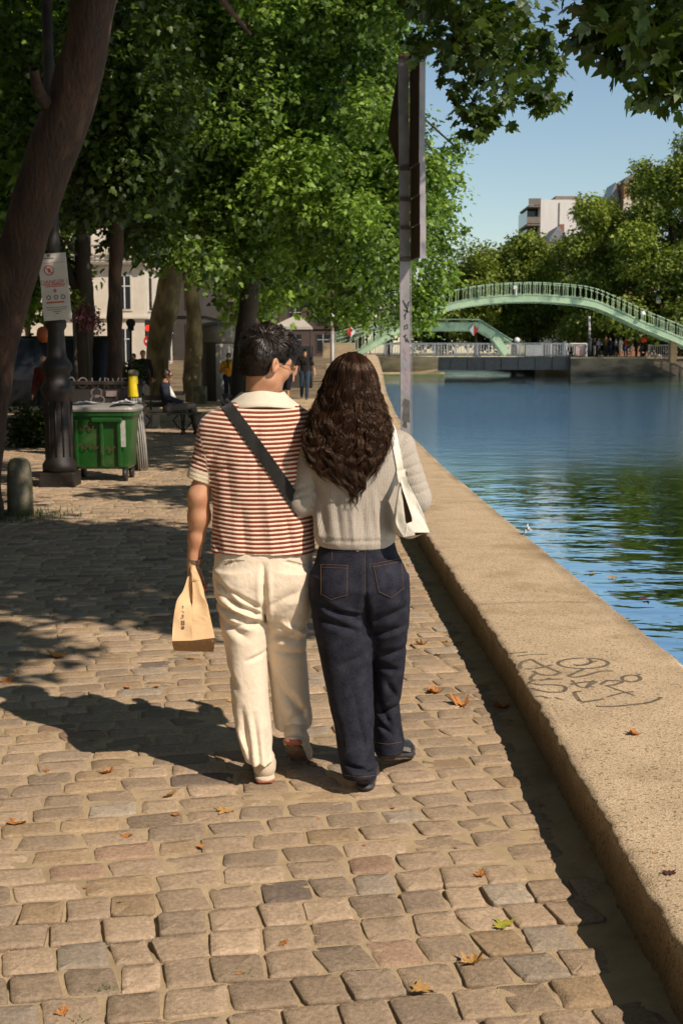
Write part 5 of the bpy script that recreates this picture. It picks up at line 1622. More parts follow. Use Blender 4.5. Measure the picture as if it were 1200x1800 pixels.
def head(F, c, M, k=1.0, female=False):
    """M: 3x3 head frame (x right, y face, z up)."""
    c = Vector(c)

    def L(x, y, z): return c + M @ Vector((x, y, z)) * k
    jw = .050 if female else .056
    F.add(ellip(L(0, -.012, .032), np.array((.075, .094, .086)) * k, M), k=.02)
    F.add(ellip(L(0, .028, -.030), np.array((.062, .066, .074)) * k, M), k=.03)
    F.add(cone(L(-jw * .75, .01, -.068), L(0, .068, -.092), .020 * k, .019 * k), k=.03)
    F.add(cone(L(jw * .75, .01, -.068), L(0, .068, -.092), .020 * k, .019 * k), k=.03)
    F.add(cone(L(-.03, .070, -.022), L(.03, .070, -.022), .026 * k, .026 * k), k=.025)
    F.add(cone(L(-.04, .076, .024), L(.04, .076, .024), .014 * k, .014 * k), k=.02)
    for sx in (-1, 1):
        F.add(ellip(L(sx * .032, .094, .004), np.array((.016, .012, .010)) * k, M), k=.012, cut=True)
        F.add(ellip(L(sx * .032, .083, .003), np.array((.012, .011, .010)) * k, M), k=.004)
        F.add(ellip(L(sx * .080, -.012, -.006), np.array((.009, .020, .032)) * k, M @ Matrix.Rotation(R(sx * 18), 3, 'Z') @ Matrix.Rotation(R(8), 3, 'X')), k=.008)
        F.add(ellip(L(sx * .089, -.006, -.004), np.array((.008, .011, .019)) * k, M), k=.005, cut=True)
        F.add(cone(L(sx * .078, .004, -.004), L(sx * .080, .002, -.012), .006 * k, .006 * k), k=.006)
    F.add(cone(L(0, .090, .012), L(0, .108, -.022), .008 * k, .012 * k), k=.012)
    F.add(cone(L(-.011, .096, -.026), L(.011, .096, -.026), .008 * k, .008 * k), k=.008)
    F.add(cone(L(-.020, .084, -.052), L(.020, .084, -.052), .0075 * k, .0075 * k), k=.006)
    F.add(cone(L(-.016, .083, -.063), L(.016, .083, -.063), .008 * k, .008 * k), k=.006)


def sdf_obj(name, F, mat, parent, attrs=None, smooth_it=0):
    P, Q = F.mesh()
    for _ in range(smooth_it):
        acc = np.zeros_like(P); cn = np.zeros(len(P))
        for a in range(4):
            np.add.at(acc, Q[:, a], P[Q[:, (a + 1) % 4]]); np.add.at(cn, Q[:, a], 1)
            np.add.at(acc, Q[:, a], P[Q[:, (a + 3) % 4]]); np.add.at(cn, Q[:, a], 1)
        P = .5 * P + .5 * acc / np.maximum(cn, 1)[:, None]
    at_ = {k_: f(P) for k_, f in attrs.items()} if attrs else None
    return np_mesh(name, P, Q, mat, parent, attrs=at_), P, Q


def bvh(P, Q): return BVHTree.FromPolygons([tuple(p) for p in P], [tuple(q) for q in Q])


CAMP = Vector((0, 0, CAM_H))


def cast(tree_, u, v, off=.004):
    d = ray(u, v).normalized()
    hit = tree_.ray_cast(CAMP, d)
    return (hit[0] - d * off) if hit[0] is not None else None


def patch_on(tree_, path, width_px, off, ns=40, nw=5, smooth_=True):
    """strip of cloth lying on a surface, following a path of picture points."""
    pp = crom(path, ns)
    tg = np.gradient(pp, axis=0); tg /= np.linalg.norm(tg, axis=1, keepdims=True)
    nr_ = np.stack([-tg[:, 1], tg[:, 0]], 1)
    D = np.full((ns, nw), np.nan); ww = np.broadcast_to(np.asarray(width_px, float), (ns,)) if np.ndim(width_px) == 0 else np.interp(np.linspace(0, 1, ns), np.linspace(0, 1, len(width_px)), width_px)
    U = np.zeros((ns, nw, 2))
    for i in range(ns):
        for j in range(nw):
            uv = pp[i] + nr_[i] * ww[i] * (j / (nw - 1) - .5); U[i, j] = uv
            h_ = cast(tree_, uv[0], uv[1], off)
            if h_ is not None: D[i, j] = h_.y
    for j in range(nw):
        c = D[:, j]; ok = ~np.isnan(c)
        if ok.any(): D[:, j] = np.interp(np.arange(ns), np.arange(ns)[ok], c[ok])
    if np.isnan(D).any(): D = np.where(np.isnan(D), np.nanmean(D), D)
    if smooth_:
        for _ in range(4):
            D[1:-1] = np.minimum(D[1:-1], (D[:-2] + 2 * D[1:-1] + D[2:]) / 4)
    P = np.array([[tuple(at(U[i, j, 0], U[i, j, 1], D[i, j])) for j in range(nw)] for i in range(ns)])
    idx = np.arange(ns * nw).reshape(ns, nw)
    Q = np.stack([idx[:-1, :-1], idx[1:, :-1], idx[1:, 1:], idx[:-1, 1:]], -1).reshape(-1, 4)
    return P.reshape(-1, 3), Q


# cloth and skin materials
m_skin = bpy.data.materials.new('skin'); nt, N, L, B = nodes_of(m_skin)
tc = N.new('ShaderNodeTexCoord'); nz = N.new('ShaderNodeTexNoise'); nz.inputs['Scale'].default_value = 28; nz.inputs['Detail'].default_value = 5; L.new(tc.outputs['Object'], nz.inputs['Vector'])
rp = N.new('ShaderNodeValToRGB'); rp.color_ramp.elements[0].position = .3; rp.color_ramp.elements[0].color = (.50, .235, .125, 1); rp.color_ramp.elements[1].position = .7; rp.color_ramp.elements[1].color = (.60, .32, .185, 1)
L.new(nz.outputs['Fac'], rp.inputs['Fac']); L.new(rp.outputs['Color'], B.inputs['Base Color'])
B.inputs['Roughness'].default_value = .5; B.inputs['Subsurface Weight'].default_value = .12; B.inputs['Subsurface Radius'].default_value = (.012, .004, .002); B.inputs['Subsurface Scale'].default_value = 1.0
nb = N.new('ShaderNodeTexNoise'); nb.inputs['Scale'].default_value = 300; L.new(tc.outputs['Object'], nb.inputs['Vector'])
bp = N.new('ShaderNodeBump'); bp.inputs['Strength'].default_value = .25; bp.inputs['Distance'].default_value = .002; L.new(nb.outputs['Fac'], bp.inputs['Height']); L.new(bp.outputs['Normal'], B.inputs['Normal'])


def cloth(name, c1, c2, weave=900.0, wbump=.35, rough=.9, mott=30.0, sheen=.2, fold=0.0):
    m = pm(name, c1, c2, scale=mott, rough=rough, spec=.15)
    nt, N, L, B = nodes_of(m)
    B.inputs['Sheen Weight'].default_value = sheen
    tc = N.new('ShaderNodeTexCoord')
    nb = N.new('ShaderNodeTexNoise'); nb.inputs['Scale'].default_value = weave; nb.inputs['Detail'].default_value = 3; L.new(tc.outputs['Object'], nb.inputs['Vector'])
    n2 = N.new('ShaderNodeTexNoise'); n2.inputs['Scale'].default_value = 26; n2.inputs['Detail'].default_value = 4; n2.inputs['Distortion'].default_value = 1.0; L.new(tc.outputs['Object'], n2.inputs['Vector'])
    b1 = N.new('ShaderNodeBump'); b1.inputs['Strength'].default_value = wbump; b1.inputs['Distance'].default_value = .0015; L.new(nb.outputs['Fac'], b1.inputs['Height'])
    b2 = N.new('ShaderNodeBump'); b2.inputs['Strength'].default_value = fold; b2.inputs['Distance'].default_value = .012; L.new(n2.outputs['Fac'], b2.inputs['Height']); L.new(b1.outputs['Normal'], b2.inputs['Normal'])
    L.new(b2.outputs['Normal'], B.inputs['Normal'])
    return m
# ================================================================== THE MAN
YM = 4.750


def M_(u, v, dy=0.0): return np.array(at(u, v, YM + dy))


man = thing('person', 'man seen from behind in red striped polo and cream trousers carrying a paper bag', 'person', (-.28, 4.9, 0))
# ---- body: one surface
hc = M_(467, 638, .0)
HM = Matrix.Rotation(R(-50), 3, 'Z') @ Matrix.Rotation(R(-12), 3, 'X') @ Matrix.Rotation(R(4), 3, 'Y')
F = Field((-.68, 4.410, .02), (.06, 5.170, 1.78), .0046)
head(F, hc, HM, .965)
F.add(cone(M_(459, 730, .01), M_(460, 668, .012), .064, .058), k=.03)
F.add(cone(M_(412, 752), M_(516, 752), .042, .042), k=.04)
F.add(zloft(rows_px([(730, 400, 520, YM, .07), (800, 392, 534, YM, .095), (900, 398, 530, YM, .09), (1010, 396, 532, YM, .10), (1060, 400, 525, YM, .09)])), k=.05)
sh, el, wr = M_(378, 772), M_(349, 872, -.02), M_(341, 978, .03)
F.add(cone(sh, el, .040, .0345), k=.03); F.add(cone(el, M_(350, 908, 0.0), .0345, .0360), k=.04); F.add(cone(M_(350, 908, 0), M_(345, 945, .015), .0360, .0300), k=.04); F.add(cone(M_(345, 945, .015), wr, .030, .0250, flat=((0, 1, 0), 1.12)), k=.02)
F.add(cone(wr, Vector(wr) + Vector((-.004, .004, -.03)), .027, .027, flat=((1, 0, 0), .75)), k=.02)
hand(F, Vector(wr) + Vector((-.004, .004, -.014)), (-.10, .04, -1), (1, .12, -.05), (.1, 1, .05), curl=.98, k=1.02)
# right arm, elbow beside her sleeve, hand forward
sh2, el2, wr2 = M_(530, 772), M_(556, 868, .03), M_(535, 905, .26)
F.add(cone(sh2, el2, .045, .041), k=.03); F.add(cone(el2, wr2, .041, .027), k=.02)
hand(F, wr2, (-.3, 1, -.2), (-.8, -.2, -.4), (.1, .1, 1), curl=.7)
# legs inside the trousers
for pts, rs in (((M_(425, 1030), M_(432, 1180), at(462, 1340, 4.670)), (.075, .052, .036)), ((M_(508, 1030), at(505, 1170, 4.850), at(515, 1285, 4.870)), (.075, .052, .036))):
    F.add(cone(pts[0], pts[1], rs[0], rs[1]), k=.04); F.add(cone(pts[1], pts[2], rs[1], rs[2]), k=.03)
sdf_obj('body', F, m_skin, man, smooth_it=1)

# ---- striped polo
torso_rows = rows_px([(694, 428, 490, YM + .01, .05), (703, 416, 503, YM + .005, .064), (713, 394, 527, YM, .078), (722, 376, 543, YM, .09), (735, 362, 553, YM, .104), (752, 356, 559, YM, .118), (780, 359, 559, YM, .128), (820, 368, 556, YM, .130), (860, 373, 553, YM, .126), (900, 373, 552, YM, .122), (940, 371, 553, YM, .126), (969, 370, 555, YM, .132)])
torso = zloft(torso_rows, p=2.3)
slL = half(cone(M_(377, 760), M_(350, 846, -.01), .066, .0525), np.array(M_(350, 846, -.01)) - np.array(M_(375, 762)), M_(350.5, 845, -.01))
slR = half(cone(M_(540, 762), M_(556, 850, .02), .064, .056), np.array(M_(556, 850, .02)) - np.array(M_(540, 762)), M_(556, 850, .02))
F = Field((-.66, 4.510, .82), (.02, 4.990, 1.56), .0050)
F.add(torso, k=.02); F.add(slL, k=.035); F.add(slR, k=.03)
# folds: soft drape from the shoulder blades, pulls under the strap and at the arm pit
F.noise(.0045, 13, 51, (1, 1, .45)); F.noise(.0016, 42, 52, (1, 1, .5))
def mc(u0, v0, u1, v1, w, d, side=YM + .02):
    a, b = M_(u0, v0), M_(u1, v1); F.crease(a[0], a[2], b[0], b[2], w, d, side)
for q in ((372, 800, 402, 770, .012, .007), (374, 830, 415, 815, .014, .005), (520, 790, 550, 850, .018, .007), (380, 930, 392, 968, .012, .006), (428, 880, 436, 968, .016, .006), (470, 860, 482, 968, .018, -.006), (505, 900, 515, 968, .014, .006), (400, 780, 412, 900, .02, .004), (455, 740, 456, 860, .014, .005)): mc(*q)
for q in ((340, 790, 366, 798, .008, .004), (336, 815, 362, 806, .008, .004)): mc(*q)


def stripe(P):
    dt = ev(torso, P); dl = ev(slL, P); dr = ev(slR, P)
    a0, a1 = np.array(M_(377, 760)), np.array(M_(350, 846, -.01)); ax = (a1 - a0) / np.linalg.norm(a1 - a0)
    b0, b1 = np.array(M_(540, 762)), np.array(M_(556, 850, .02)); bx_ = (b1 - b0) / np.linalg.norm(b1 - b0)
    s_ = P[:, 2] + .010 * np.cos((P[:, 0] + .31) * 9) + .003 * vnoise(P, 12, 55)
    s_ = np.where((dl < dt - .004) & (P[:, 0] < -.4), -((P - a0) @ ax) + .003, s_)
    s_ = np.where((dr < dt - .004) & (P[:, 0] > -.2), -((P - b0) @ bx_) + .003, s_)
    return s_


def cuffm(P):
    a1 = np.array(M_(350, 846, -.01)); a0 = np.array(M_(377, 760)); ax = (a1 - a0) / np.linalg.norm(a1 - a0)
    dt = ev(torso, P); dl = ev(slL, P)
    return ((((P - a1) @ ax) > -.045) & (dl < dt) & (P[:, 0] < -.4)).astype(np.float32)


m_polo = bpy.data.materials.new('striped_knit'); nt, N, L, B = nodes_of(m_polo)
B.inputs['Roughness'].default_value = .95; B.inputs['Specular IOR Level'].default_value = .1; B.inputs['Sheen Weight'].default_value = .2
a = N.new('ShaderNodeAttribute'); a.attribute_name = 'stripe'
PER = .0163
k1 = N.new('ShaderNodeMath'); k1.operation = 'MULTIPLY'; k1.inputs[1].default_value = 1 / PER; L.new(a.outputs['Fac'], k1.inputs[0])
tc = N.new('ShaderNodeTexCoord'); nz = N.new('ShaderNodeTexNoise'); nz.inputs['Scale'].default_value = 240; L.new(tc.outputs['Object'], nz.inputs['Vector'])
k1b = N.new('ShaderNodeMath'); k1b.operation = 'MULTIPLY_ADD'; L.new(nz.outputs['Fac'], k1b.inputs[0]); k1b.inputs[1].default_value = .12; L.new(k1.outputs[0], k1b.inputs[2])
k2 = N.new('ShaderNodeMath'); k2.operation = 'FRACT'; L.new(k1b.outputs[0], k2.inputs[0])
rp = N.new('ShaderNodeValToRGB'); cr = rp.color_ramp
cr.elements[0].position = 0.0; cr.elements[0].color = (.17, .030, .018, 1)
cr.elements[1].position = 1.0; cr.elements[1].color = (.17, .030, .018, 1)
for p_, c_ in ((.30, (.27, .055, .030, 1)), (.46, (.30, .075, .045, 1)), (.56, (.78, .63, .47, 1)), (.88, (.82, .69, .53, 1)), (.95, (.40, .13, .08, 1))):
    e = cr.elements.new(p_); e.color = c_
L.new(k2.outputs[0], rp.inputs['Fac'])
cu = N.new('ShaderNodeAttribute'); cu.attribute_name = 'cuff'
mx = N.new('ShaderNodeMix'); mx.data_type = 'RGBA'; L.new(cu.outputs['Fac'], mx.inputs['Factor']); L.new(rp.outputs['Color'], mx.inputs['A']); mx.inputs['B'].default_value = (.72, .60, .43, 1)
L.new(mx.outputs['Result'], B.inputs['Base Color'])
sn_ = N.new('ShaderNodeMath'); sn_.operation = 'PINGPONG'; sn_.inputs[1].default_value = .5; L.new(k1.outputs[0], sn_.inputs[0])
b1 = N.new('ShaderNodeBump'); b1.inputs['Strength'].default_value = .6; b1.inputs['Distance'].default_value = .004; L.new(sn_.outputs[0], b1.inputs['Height'])
b2 = N.new('ShaderNodeBump'); b2.inputs['Strength'].default_value = .5; b2.inputs['Distance'].default_value = .003; L.new(nz.outputs['Fac'], b2.inputs['Height']); L.new(b1.outputs['Normal'], b2.inputs['Normal']); L.new(b2.outputs['Normal'], B.inputs['Normal'])
polo, Pp, Qp = sdf_obj('polo_shirt', F, m_polo, man, attrs={'stripe': stripe, 'cuff': cuffm}, smooth_it=1)
T_polo = bvh(Pp, Qp)
# collar
m_cream = cloth('cream_rib_knit', (.78, .69, .54), (.70, .61, .47), weave=420, wbump=.6)
V_, F_ = [], []
n_ = 48
cr_ = [(688, 427, 497, .066, .000), (689, 423, 500, .070, 0), (698, 413, 508, .080, 0), (708, 402, 521, .094, 0), (714, 396, 530, .103, 0), (716, 397, 529, .101, 0), (709, 406, 516, .090, 0)]
for v, l, r_, b_, _ in cr_:
    pl, pr_ = at(l, v, YM), at(r_, v, YM)
    for k in range(n_):
        an = 2 * PI * k / n_
        fy = math.sin(an)
        V_.append(((pl.x + pr_.x) / 2 + math.cos(an) * (pr_.x - pl.x) / 2, YM + .008 + fy * b_, pl.z + .004 * math.sin(an * 3) - .012 * max(0, fy)))
for i in range(len(cr_) - 1):
    for k in range(n_): F_.append([i * n_ + k, i * n_ + (k + 1) % n_, (i + 1) * n_ + (k + 1) % n_, (i + 1) * n_ + k])
np_mesh('collar', np.array(V_), np.array(F_)[:, ::-1], m_cream, polo)

# ---- trousers
def lg(tab): return zloft(rows_px(tab), p=2.25)
yl = 4.670; yr = 4.850
seat = lg([(955, 379, 551, YM, .115), (985, 377, 551, YM, .125), (1015, 376, 549, YM - .005, .138), (1045, 379, 546, YM - .005, .135), (1070, 384, 544, YM, .115), (1085, 390, 542, YM, .09)])
legL = lg([(1000, 378, 468, YM - .005, .125), (1050, 380, 468, YM - .012, .128), (1100, 388, 467.5, YM - .015, .112), (1150, 398, 468, YM - .02, .100), (1200, 404, 471, YM - .035, .094), (1250, 410, 475, 4.700, .090), (1300, 420, 479, 4.680, .088), (1322, 427, 480, yl, .092), (1334, 433, 484, yl - .003, .094)])
legR = lg([(1000, 466, 549, YM - .005, .125), (1050, 466, 547, YM, .125), (1100, 467, 542, YM + .03, .108), (1120, 467.5, 539, YM + .045, .102), (1160, 470, 540, 4.830, .096), (1200, 475, 543, 4.850, .094), (1250, 480, 547, 4.860, .094), (1262, 482, 549, 4.865, .098), (1276, 485, 547, 4.870, .096)])
F = Field((-.56, 4.510, .015), (-.05, 5.010, .93), .0050)
F.add(seat, k=.02); F.add(legL, k=.02); F.add(legR, k=.018)
F.noise(.0024, 16, 61, (1, 1, .5)); F.noise(.0012, 48, 62, (1, 1, .55))
for q in ((384, 1012, 430, 1060, .010, .013), (390, 1035, 466, 1072, .009, .014), (381, 1052, 460, 1090, .013, .014), (398, 1022, 464, 1056, .007, .010), (424, 1040, 468, 1062, .006, .010), (386, 1075, 440, 1110, .016, .010), (405, 1090, 466, 1082, .009, .008), (394, 1048, 462, 1081, .008, -.008),
          (467, 985, 469, 1075, .010, .016), (468, 1050, 468, 1085, .010, .016),
          (438, 1150, 466, 1140, .008, .008), (402, 1170, 420, 1200, .012, .008), (430, 1230, 446, 1320, .012, .009), (450, 1240, 462, 1330, .010, .008), (418, 1260, 436, 1300, .010, -.006), (436, 1330, 480, 1346, .009, .010), (440, 1348, 484, 1362, .007, .009), (470, 1270, 478, 1320, .010, .008),
          (475, 1055, 525, 1030, .016, .008), (478, 1120, 538, 1100, .013, .014), (474, 1108, 530, 1122, .012, .012), (500, 1088, 540, 1112, .010, -.010), (480, 1140, 536, 1150, .012, .009), (486, 1200, 530, 1260, .016, .009), (496, 1280, 540, 1250, .013, .010), (512, 1220, 544, 1290, .012, .008), (490, 1255, 505, 1296, .010, .008)): mc(*q, side=4.880)
# seam lines, back pocket welts
for q in ((394, 985, 428, 978, .0035, .004), (500, 978, 536, 990, .0035, .004)): mc(*q, side=YM)
m_linen = cloth('cream_linen', (.80, .675, .515), (.74, .615, .46), weave=520, wbump=.5, fold=.3, mott=60)
trou, Pt, Qt = sdf_obj('trousers', F, m_linen, man, smooth_it=1)
T_tr = bvh(Pt, Qt)
mb = MB()
for du in (-2.2, 2.2):
    q = cast(T_tr, 405 + du, 987, .003)
    if q: mb.tube([q + Vector((.004 * math.cos(a), -.001, .004 * math.sin(a))) for a in np.linspace(0, 2 * PI, 10)], .0012, 4)
mb.build('button', m_brown, trou)
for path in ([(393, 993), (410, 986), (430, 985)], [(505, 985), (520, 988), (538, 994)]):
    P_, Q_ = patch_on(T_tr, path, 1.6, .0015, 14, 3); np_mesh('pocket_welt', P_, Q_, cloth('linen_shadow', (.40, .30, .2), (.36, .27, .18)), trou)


# ---- shoes
def shoe(parent, heel, yaw, pitch, mat_u, mat_s, k=1.0, mat_x=None, pad=None):
    """heel: world point under the heel; yaw turns the toe (0 = +Y), pitch lifts the heel about the toe ball."""
    Mz = Matrix.Rotation(-yaw, 3, 'Z') @ Matrix.Rotation(-pitch, 3, 'X')
    heel = Vector(heel)
    def W(x, y, z): return heel + Mz @ Vector((x, y, z)) * k
    lo = heel - Vector((.34, .34, .12)); hi = heel + Vector((.34, .34, .22))
    Fu = Field(lo, hi, .0050); Fs = Field(lo, hi, .0050)
    xa_ = Mz @ Vector((1, 0, 0)); za_ = Mz @ Vector((0, 0, 1))
    Fu.add(cone(W(0, .045, .062), W(0, .10, .062), .041 * k, .041 * k), k=.02)
    Fu.add(cone(W(0, .045, .062), W(0, .05, .100), .040 * k, .038 * k), k=.02)
    Fu.add(cone(W(0, .10, .058), W(.004, .205, .046), .042 * k, .036 * k, flat=(xa_, 1.12)), k=.02)
    Fu.add(cone(W(.004, .205, .044), W(.006, .245, .040), .037 * k, .030 * k, flat=(xa_, 1.15)), k=.02)
    Fs.add(cone(W(0, .040, .020), W(0, .12, .020), .042 * k, .040 * k, flat=(za_, .42)), k=.01)
    Fs.add(cone(W(0, .12, .020), W(.005, .215, .020), .040 * k, .046 * k, flat=(za_, .40)), k=.01)
    Fs.add(cone(W(.005, .215, .020), W(.006, .25, .022), .045 * k, .035 * k, flat=(za_, .42)), k=.01)

    o, _, _ = sdf_obj('shoe', Fu, mat_u, parent)
    sdf_obj('sole', Fs, mat_s, o)
    Fo = Field(lo, hi, .0050)
    Fo.add(cone(W(0, .055, .004), W(0, .12, .004), .037 * k, .036 * k, flat=(za_, .25)), k=.008); Fo.add(cone(W(0, .12, .004), W(.006, .24, .005), .038 * k, .036 * k, flat=(za_, .25)), k=.008)
    sdf_obj('outsole', Fo, m_soled, o)
    if pad is not None:
        Fp = Field(lo, hi, .0050); Fp.add(cone(W(-.018, .020, .012), W(.018, .020, .012), .020 * k, .020 * k, flat=(za_, .5)), k=.01); sdf_obj('heel_pad', Fp, pad, o)
    if mat_x:
        mbx = MB()
        for y_ in (.10, .125, .15): mbx.ribbon([W(-.04, y_, .085), W(-.02, y_, .103), W(0, y_, .107), W(.02, y_, .103), W(.04, y_, .085)], .012, za_)
        mbx.ribbon([W(.0415, .0, .06), W(.050, .06, .055), W(.052, .12, .05), W(.048, .2, .04)], .016, xa_)
        mbx.ribbon([W(-.030, .004, .045), W(-.015, -.004, .055), W(.015, -.004, .055), W(.030, .004, .045)], .02, Mz @ Vector((0, -1, 0)))
        mbx.build('trim', mat_x, o)
    return o





m_shoe = cloth('cream_suede', (.66, .56, .42), (.56, .46, .33), weave=300, wbump=.3)
m_solep = pm('red_rubber', (.33, .10, .065), (.27, .08, .05), scale=30, rough=.7)
m_soled = pm('dark_outsole', (.05, .035, .025), (.16, .10, .06), scale=26, rough=.8, bump=.6, bscale=90)
hl = gnd(466, 1384)
shoe(man, (hl.x, hl.y + .012, .004), R(-6), 0, m_shoe, m_shoe, k=.95, pad=m_solep)
shoe(man, at(513, 1306, 4.715), R(8), R(40), m_shoe, m_shoe, pad=m_solep)

# ---- hair
m_hair = bpy.data.materials.new('black_hair'); nt, N, L, B = nodes_of(m_hair)
a = N.new('ShaderNodeAttribute'); a.attribute_name = 'tint'
rp = N.new('ShaderNodeValToRGB'); rp.color_ramp.elements[0].color = (.005, .0035, .0025, 1); rp.color_ramp.elements[1].color = (.030, .019, .012, 1); L.new(a.outputs['Fac'], rp.inputs['Fac']); L.new(rp.outputs['Color'], B.inputs['Base Color'])
B.inputs['Roughness'].default_value = .42; B.inputs['Specular IOR Level'].default_value = .4
hcv = Vector(hc)


def HL(x, y, z): return hcv + HM @ Vector((x, y, z)) * .955


F = Field(hcv - Vector((.17, .17, .16)), hcv + Vector((.17, .17, .20)), .0046)
F.add(ellip(HL(0, -.016, .042), (.0815, .099, .0945), HM), k=.01)
F.add(ellip(HL(.0, .030, .095), (.066, .070, .040), HM), k=.03)
F.add(ellip(HL(.0, .075, .075), (.045, .030, .030), HM), k=.03)
F.add(ellip(HL(0, -.052, .0), (.069, .054, .088), HM), k=.02)
# trimmed away from face, ears and below the nape line
F.add(ellip(HL(0, .125, -.045), (.12, .085, .105), HM), k=.012, cut=True)
F.add(ellip(HL(0, .02, -.115), (.12, .135, .062), HM), k=.010, cut=True)
for sx in (-1, 1): F.add(ellip(HL(sx * .088, .012, -.030), (.030, .046, .046), HM), k=.012, cut=True)
F.noise(.0035, 55, 71)
m_hcap = pm('cropped_hair', (.010, .007, .005), (.022, .015, .010), scale=160, rough=.85, bump=1.0, bscale=420, spec=.08, bdist=.003, stretch=(1, 1, .4))
hairm, Ph, Qh = sdf_obj('hair', F, m_hcap, man, attrs={'tint': lambda P: np.clip(.35 + .25 * vnoise(P, 60, 3), 0, 1)})
# locks: tapered curved blades rooted on the cap
rg = np.random.default_rng(9)
Th = bvh(Ph, Qh)
V_, F_, tn = [], [], []
HMi = HM.inverted()
cnt = 0
clump_dir = {}
while cnt < 9500:
    d = Vector(rg.normal(size=3)).normalized()
    if d.z < -.75: continue
    o_ = HL(0, -.01, .03)
    w_ = HM @ d
    hit = Th.ray_cast(o_ + w_ * .3, -w_)
    if hit[0] is None: continue
    l_ = HMi @ (hit[0] - hcv)
    nrm_ = hit[1] if hit[1].dot(w_) > 0 else -hit[1]
    topf = max(0.0, min(1.0, (l_.z - .02) / .07))
    cell = (round(l_.x / .022), round(l_.y / .022), round(l_.z / .022))
    if cell not in clump_dir: clump_dir[cell] = Vector(rg.normal(0, .40, 3))
    # whorl at the crown, growing forwards on top and down at the back and sides
    g_ = Vector((l_.x * 3, .5 if l_.z > .07 else -.1, 0)) if l_.z > .085 else Vector((l_.x * 2, -.15, -1))
    g_ = HM @ (g_ + clump_dir[cell] + Vector(rg.normal(0, .2, 3)))
    g_ = (g_ - nrm_ * g_.dot(nrm_))
    if g_.length < 1e-3: continue
    g_.normalize()
    ln = (.011 + .026 * topf) * rg.uniform(.7, 1.3)
    lift = .16 + .22 * topf
    sd_ = g_.cross(nrm_).normalized() * (.0008 + .0008 * topf) * rg.uniform(.6, 1.3)
    r0 = hit[0] - nrm_ * .0012
    p1 = r0 + (g_ * .55 + nrm_ * lift * .7) * ln; p2 = r0 + (g_ * 1.05 + nrm_ * lift * .75) * ln
    b_ = len(V_)
    V_ += [r0 - sd_, r0 + sd_, p1 + sd_ * .8, p1 - sd_ * .8, p2]
    F_ += [[b_, b_ + 1, b_ + 2, b_ + 3], [b_ + 3, b_ + 2, b_ + 4]]
    tn += [rg.uniform(.1, 1)] * 5
    cnt += 1
np_mesh('hair_locks', np.array(V_), F_, m_hair, hairm, smooth=False, attrs={'tint': np.array(tn)})

# ---- glasses
m_wire = pm('gold_wire', (.55, .45, .28), (.4, .32, .2), rough=.25, metallic=1)
mb = MB()
g_o = None
for sx in (-1, 1):
    mb.tube([HL(sx * .034 + .024 * math.cos(a), .106 - .004 * abs(math.cos(a)), .002 + .022 * math.sin(a)) for a in np.linspace(0, 2 * PI, 26)], .0013, 5, cap=False)
    mb.tube([HL(sx * .058, .103, .006), HL(sx * .074, .06, .008), HL(sx * .082, .0, .008), HL(sx * .084, -.012, .0)], .0013, 5)
mb.tube([HL(-.010, .107, .006), HL(0, .110, .010), HL(.010, .107, .006)], .0013, 5)
gl = mb.build('glasses', m_wire, man)
m_lens = bpy.data.materials.new('lens_glass'); nt, N, L, B = nodes_of(m_lens); B.inputs['Base Color'].default_value = (.9, .95, .92, 1); B.inputs['Transmission Weight'].default_value = 1; B.inputs['Roughness'].default_value = .02; B.inputs['IOR'].default_value = 1.3
for sx in (-1, 1):
    mb = MB(); mb.face([HL(sx * .034 + .0235 * math.cos(a), .1055 - .004 * abs(math.cos(a)), .002 + .0215 * math.sin(a)) for a in np.linspace(0, 2 * PI, 24)[:-1]]); mb.build('lens', m_lens, gl)

# ---- wrist watch
m_steelw = pm('watch_steel', (.45, .42, .38), (.25, .23, .2), scale=90, rough=.3, metallic=.9)
wc = Vector(M_(341.5, 983, .032)); wax = (Vector(M_(345, 945, .015)) - Vector(wr)).normalized()
e1 = wax.cross(Vector((0, 1, 0))).normalized(); e2 = wax.cross(e1).normalized()
mb = MB()
for k in range(18):
    an = 2 * PI * k / 18
    c = wc + (e1 * math.cos(an) + e2 * math.sin(an) * 1.12) * .0295
    tv = (-e1 * math.sin(an) + e2 * math.cos(an) * 1.12).normalized(); nv = tv.cross(wax)
    mb.box(c, (.0092, .005, .017), rot=Matrix((tv, nv, wax)).transposed(), bevel=.0012)
wt = mb.build('wristwatch', m_steelw, man)
mb = MB(); c = wc - e1 * 0 + (e1 * math.cos(2.6) + e2 * math.sin(2.6) * 1.12) * .034
dn = (c - wc).normalized(); mb.tube([c - dn * .004, c + dn * .005], .017, 20); mb.build('watch_case', m_steelw, wt)

# ---- cross-body strap and its bag
m_strap = cloth('black_webbing', (.022, .020, .018), (.014, .013, .012), weave=700, wbump=.6, rough=.6)
bag = thing('crossbody_bag', 'black crossbody bag strap running diagonally across the striped polo', 'bag', (M_(455, 790)[0], YM, 1.2))
P_, Q_ = patch_on(T_polo, [(392, 707), (401, 715), (425, 748), (455, 790), (485, 832), (508, 866), (530, 900)], [19, 20, 21, 22, 22, 23, 23], .006, 60, 7)
np_mesh('strap', P_, Q_, m_strap, bag)
# the bag itself hangs at the front of the right hip, strap runs over the shoulder to it
mb = MB()
fr = [Vector(M_(392, 707)), Vector(M_(396, 700, .05)), Vector(M_(410, 716, .12)), Vector(M_(440, 790, .15)), Vector(M_(480, 850, .155)), Vector(M_(510, 890, .155))]
mb.ribbon(crom(fr, 24), .045, (-.3, 1, .3)); mb.build('strap', m_strap, bag)
MB().box(M_(500, 905, .20), (.20, .07, .15), bevel=.02).build('pouch', m_strap, bag)

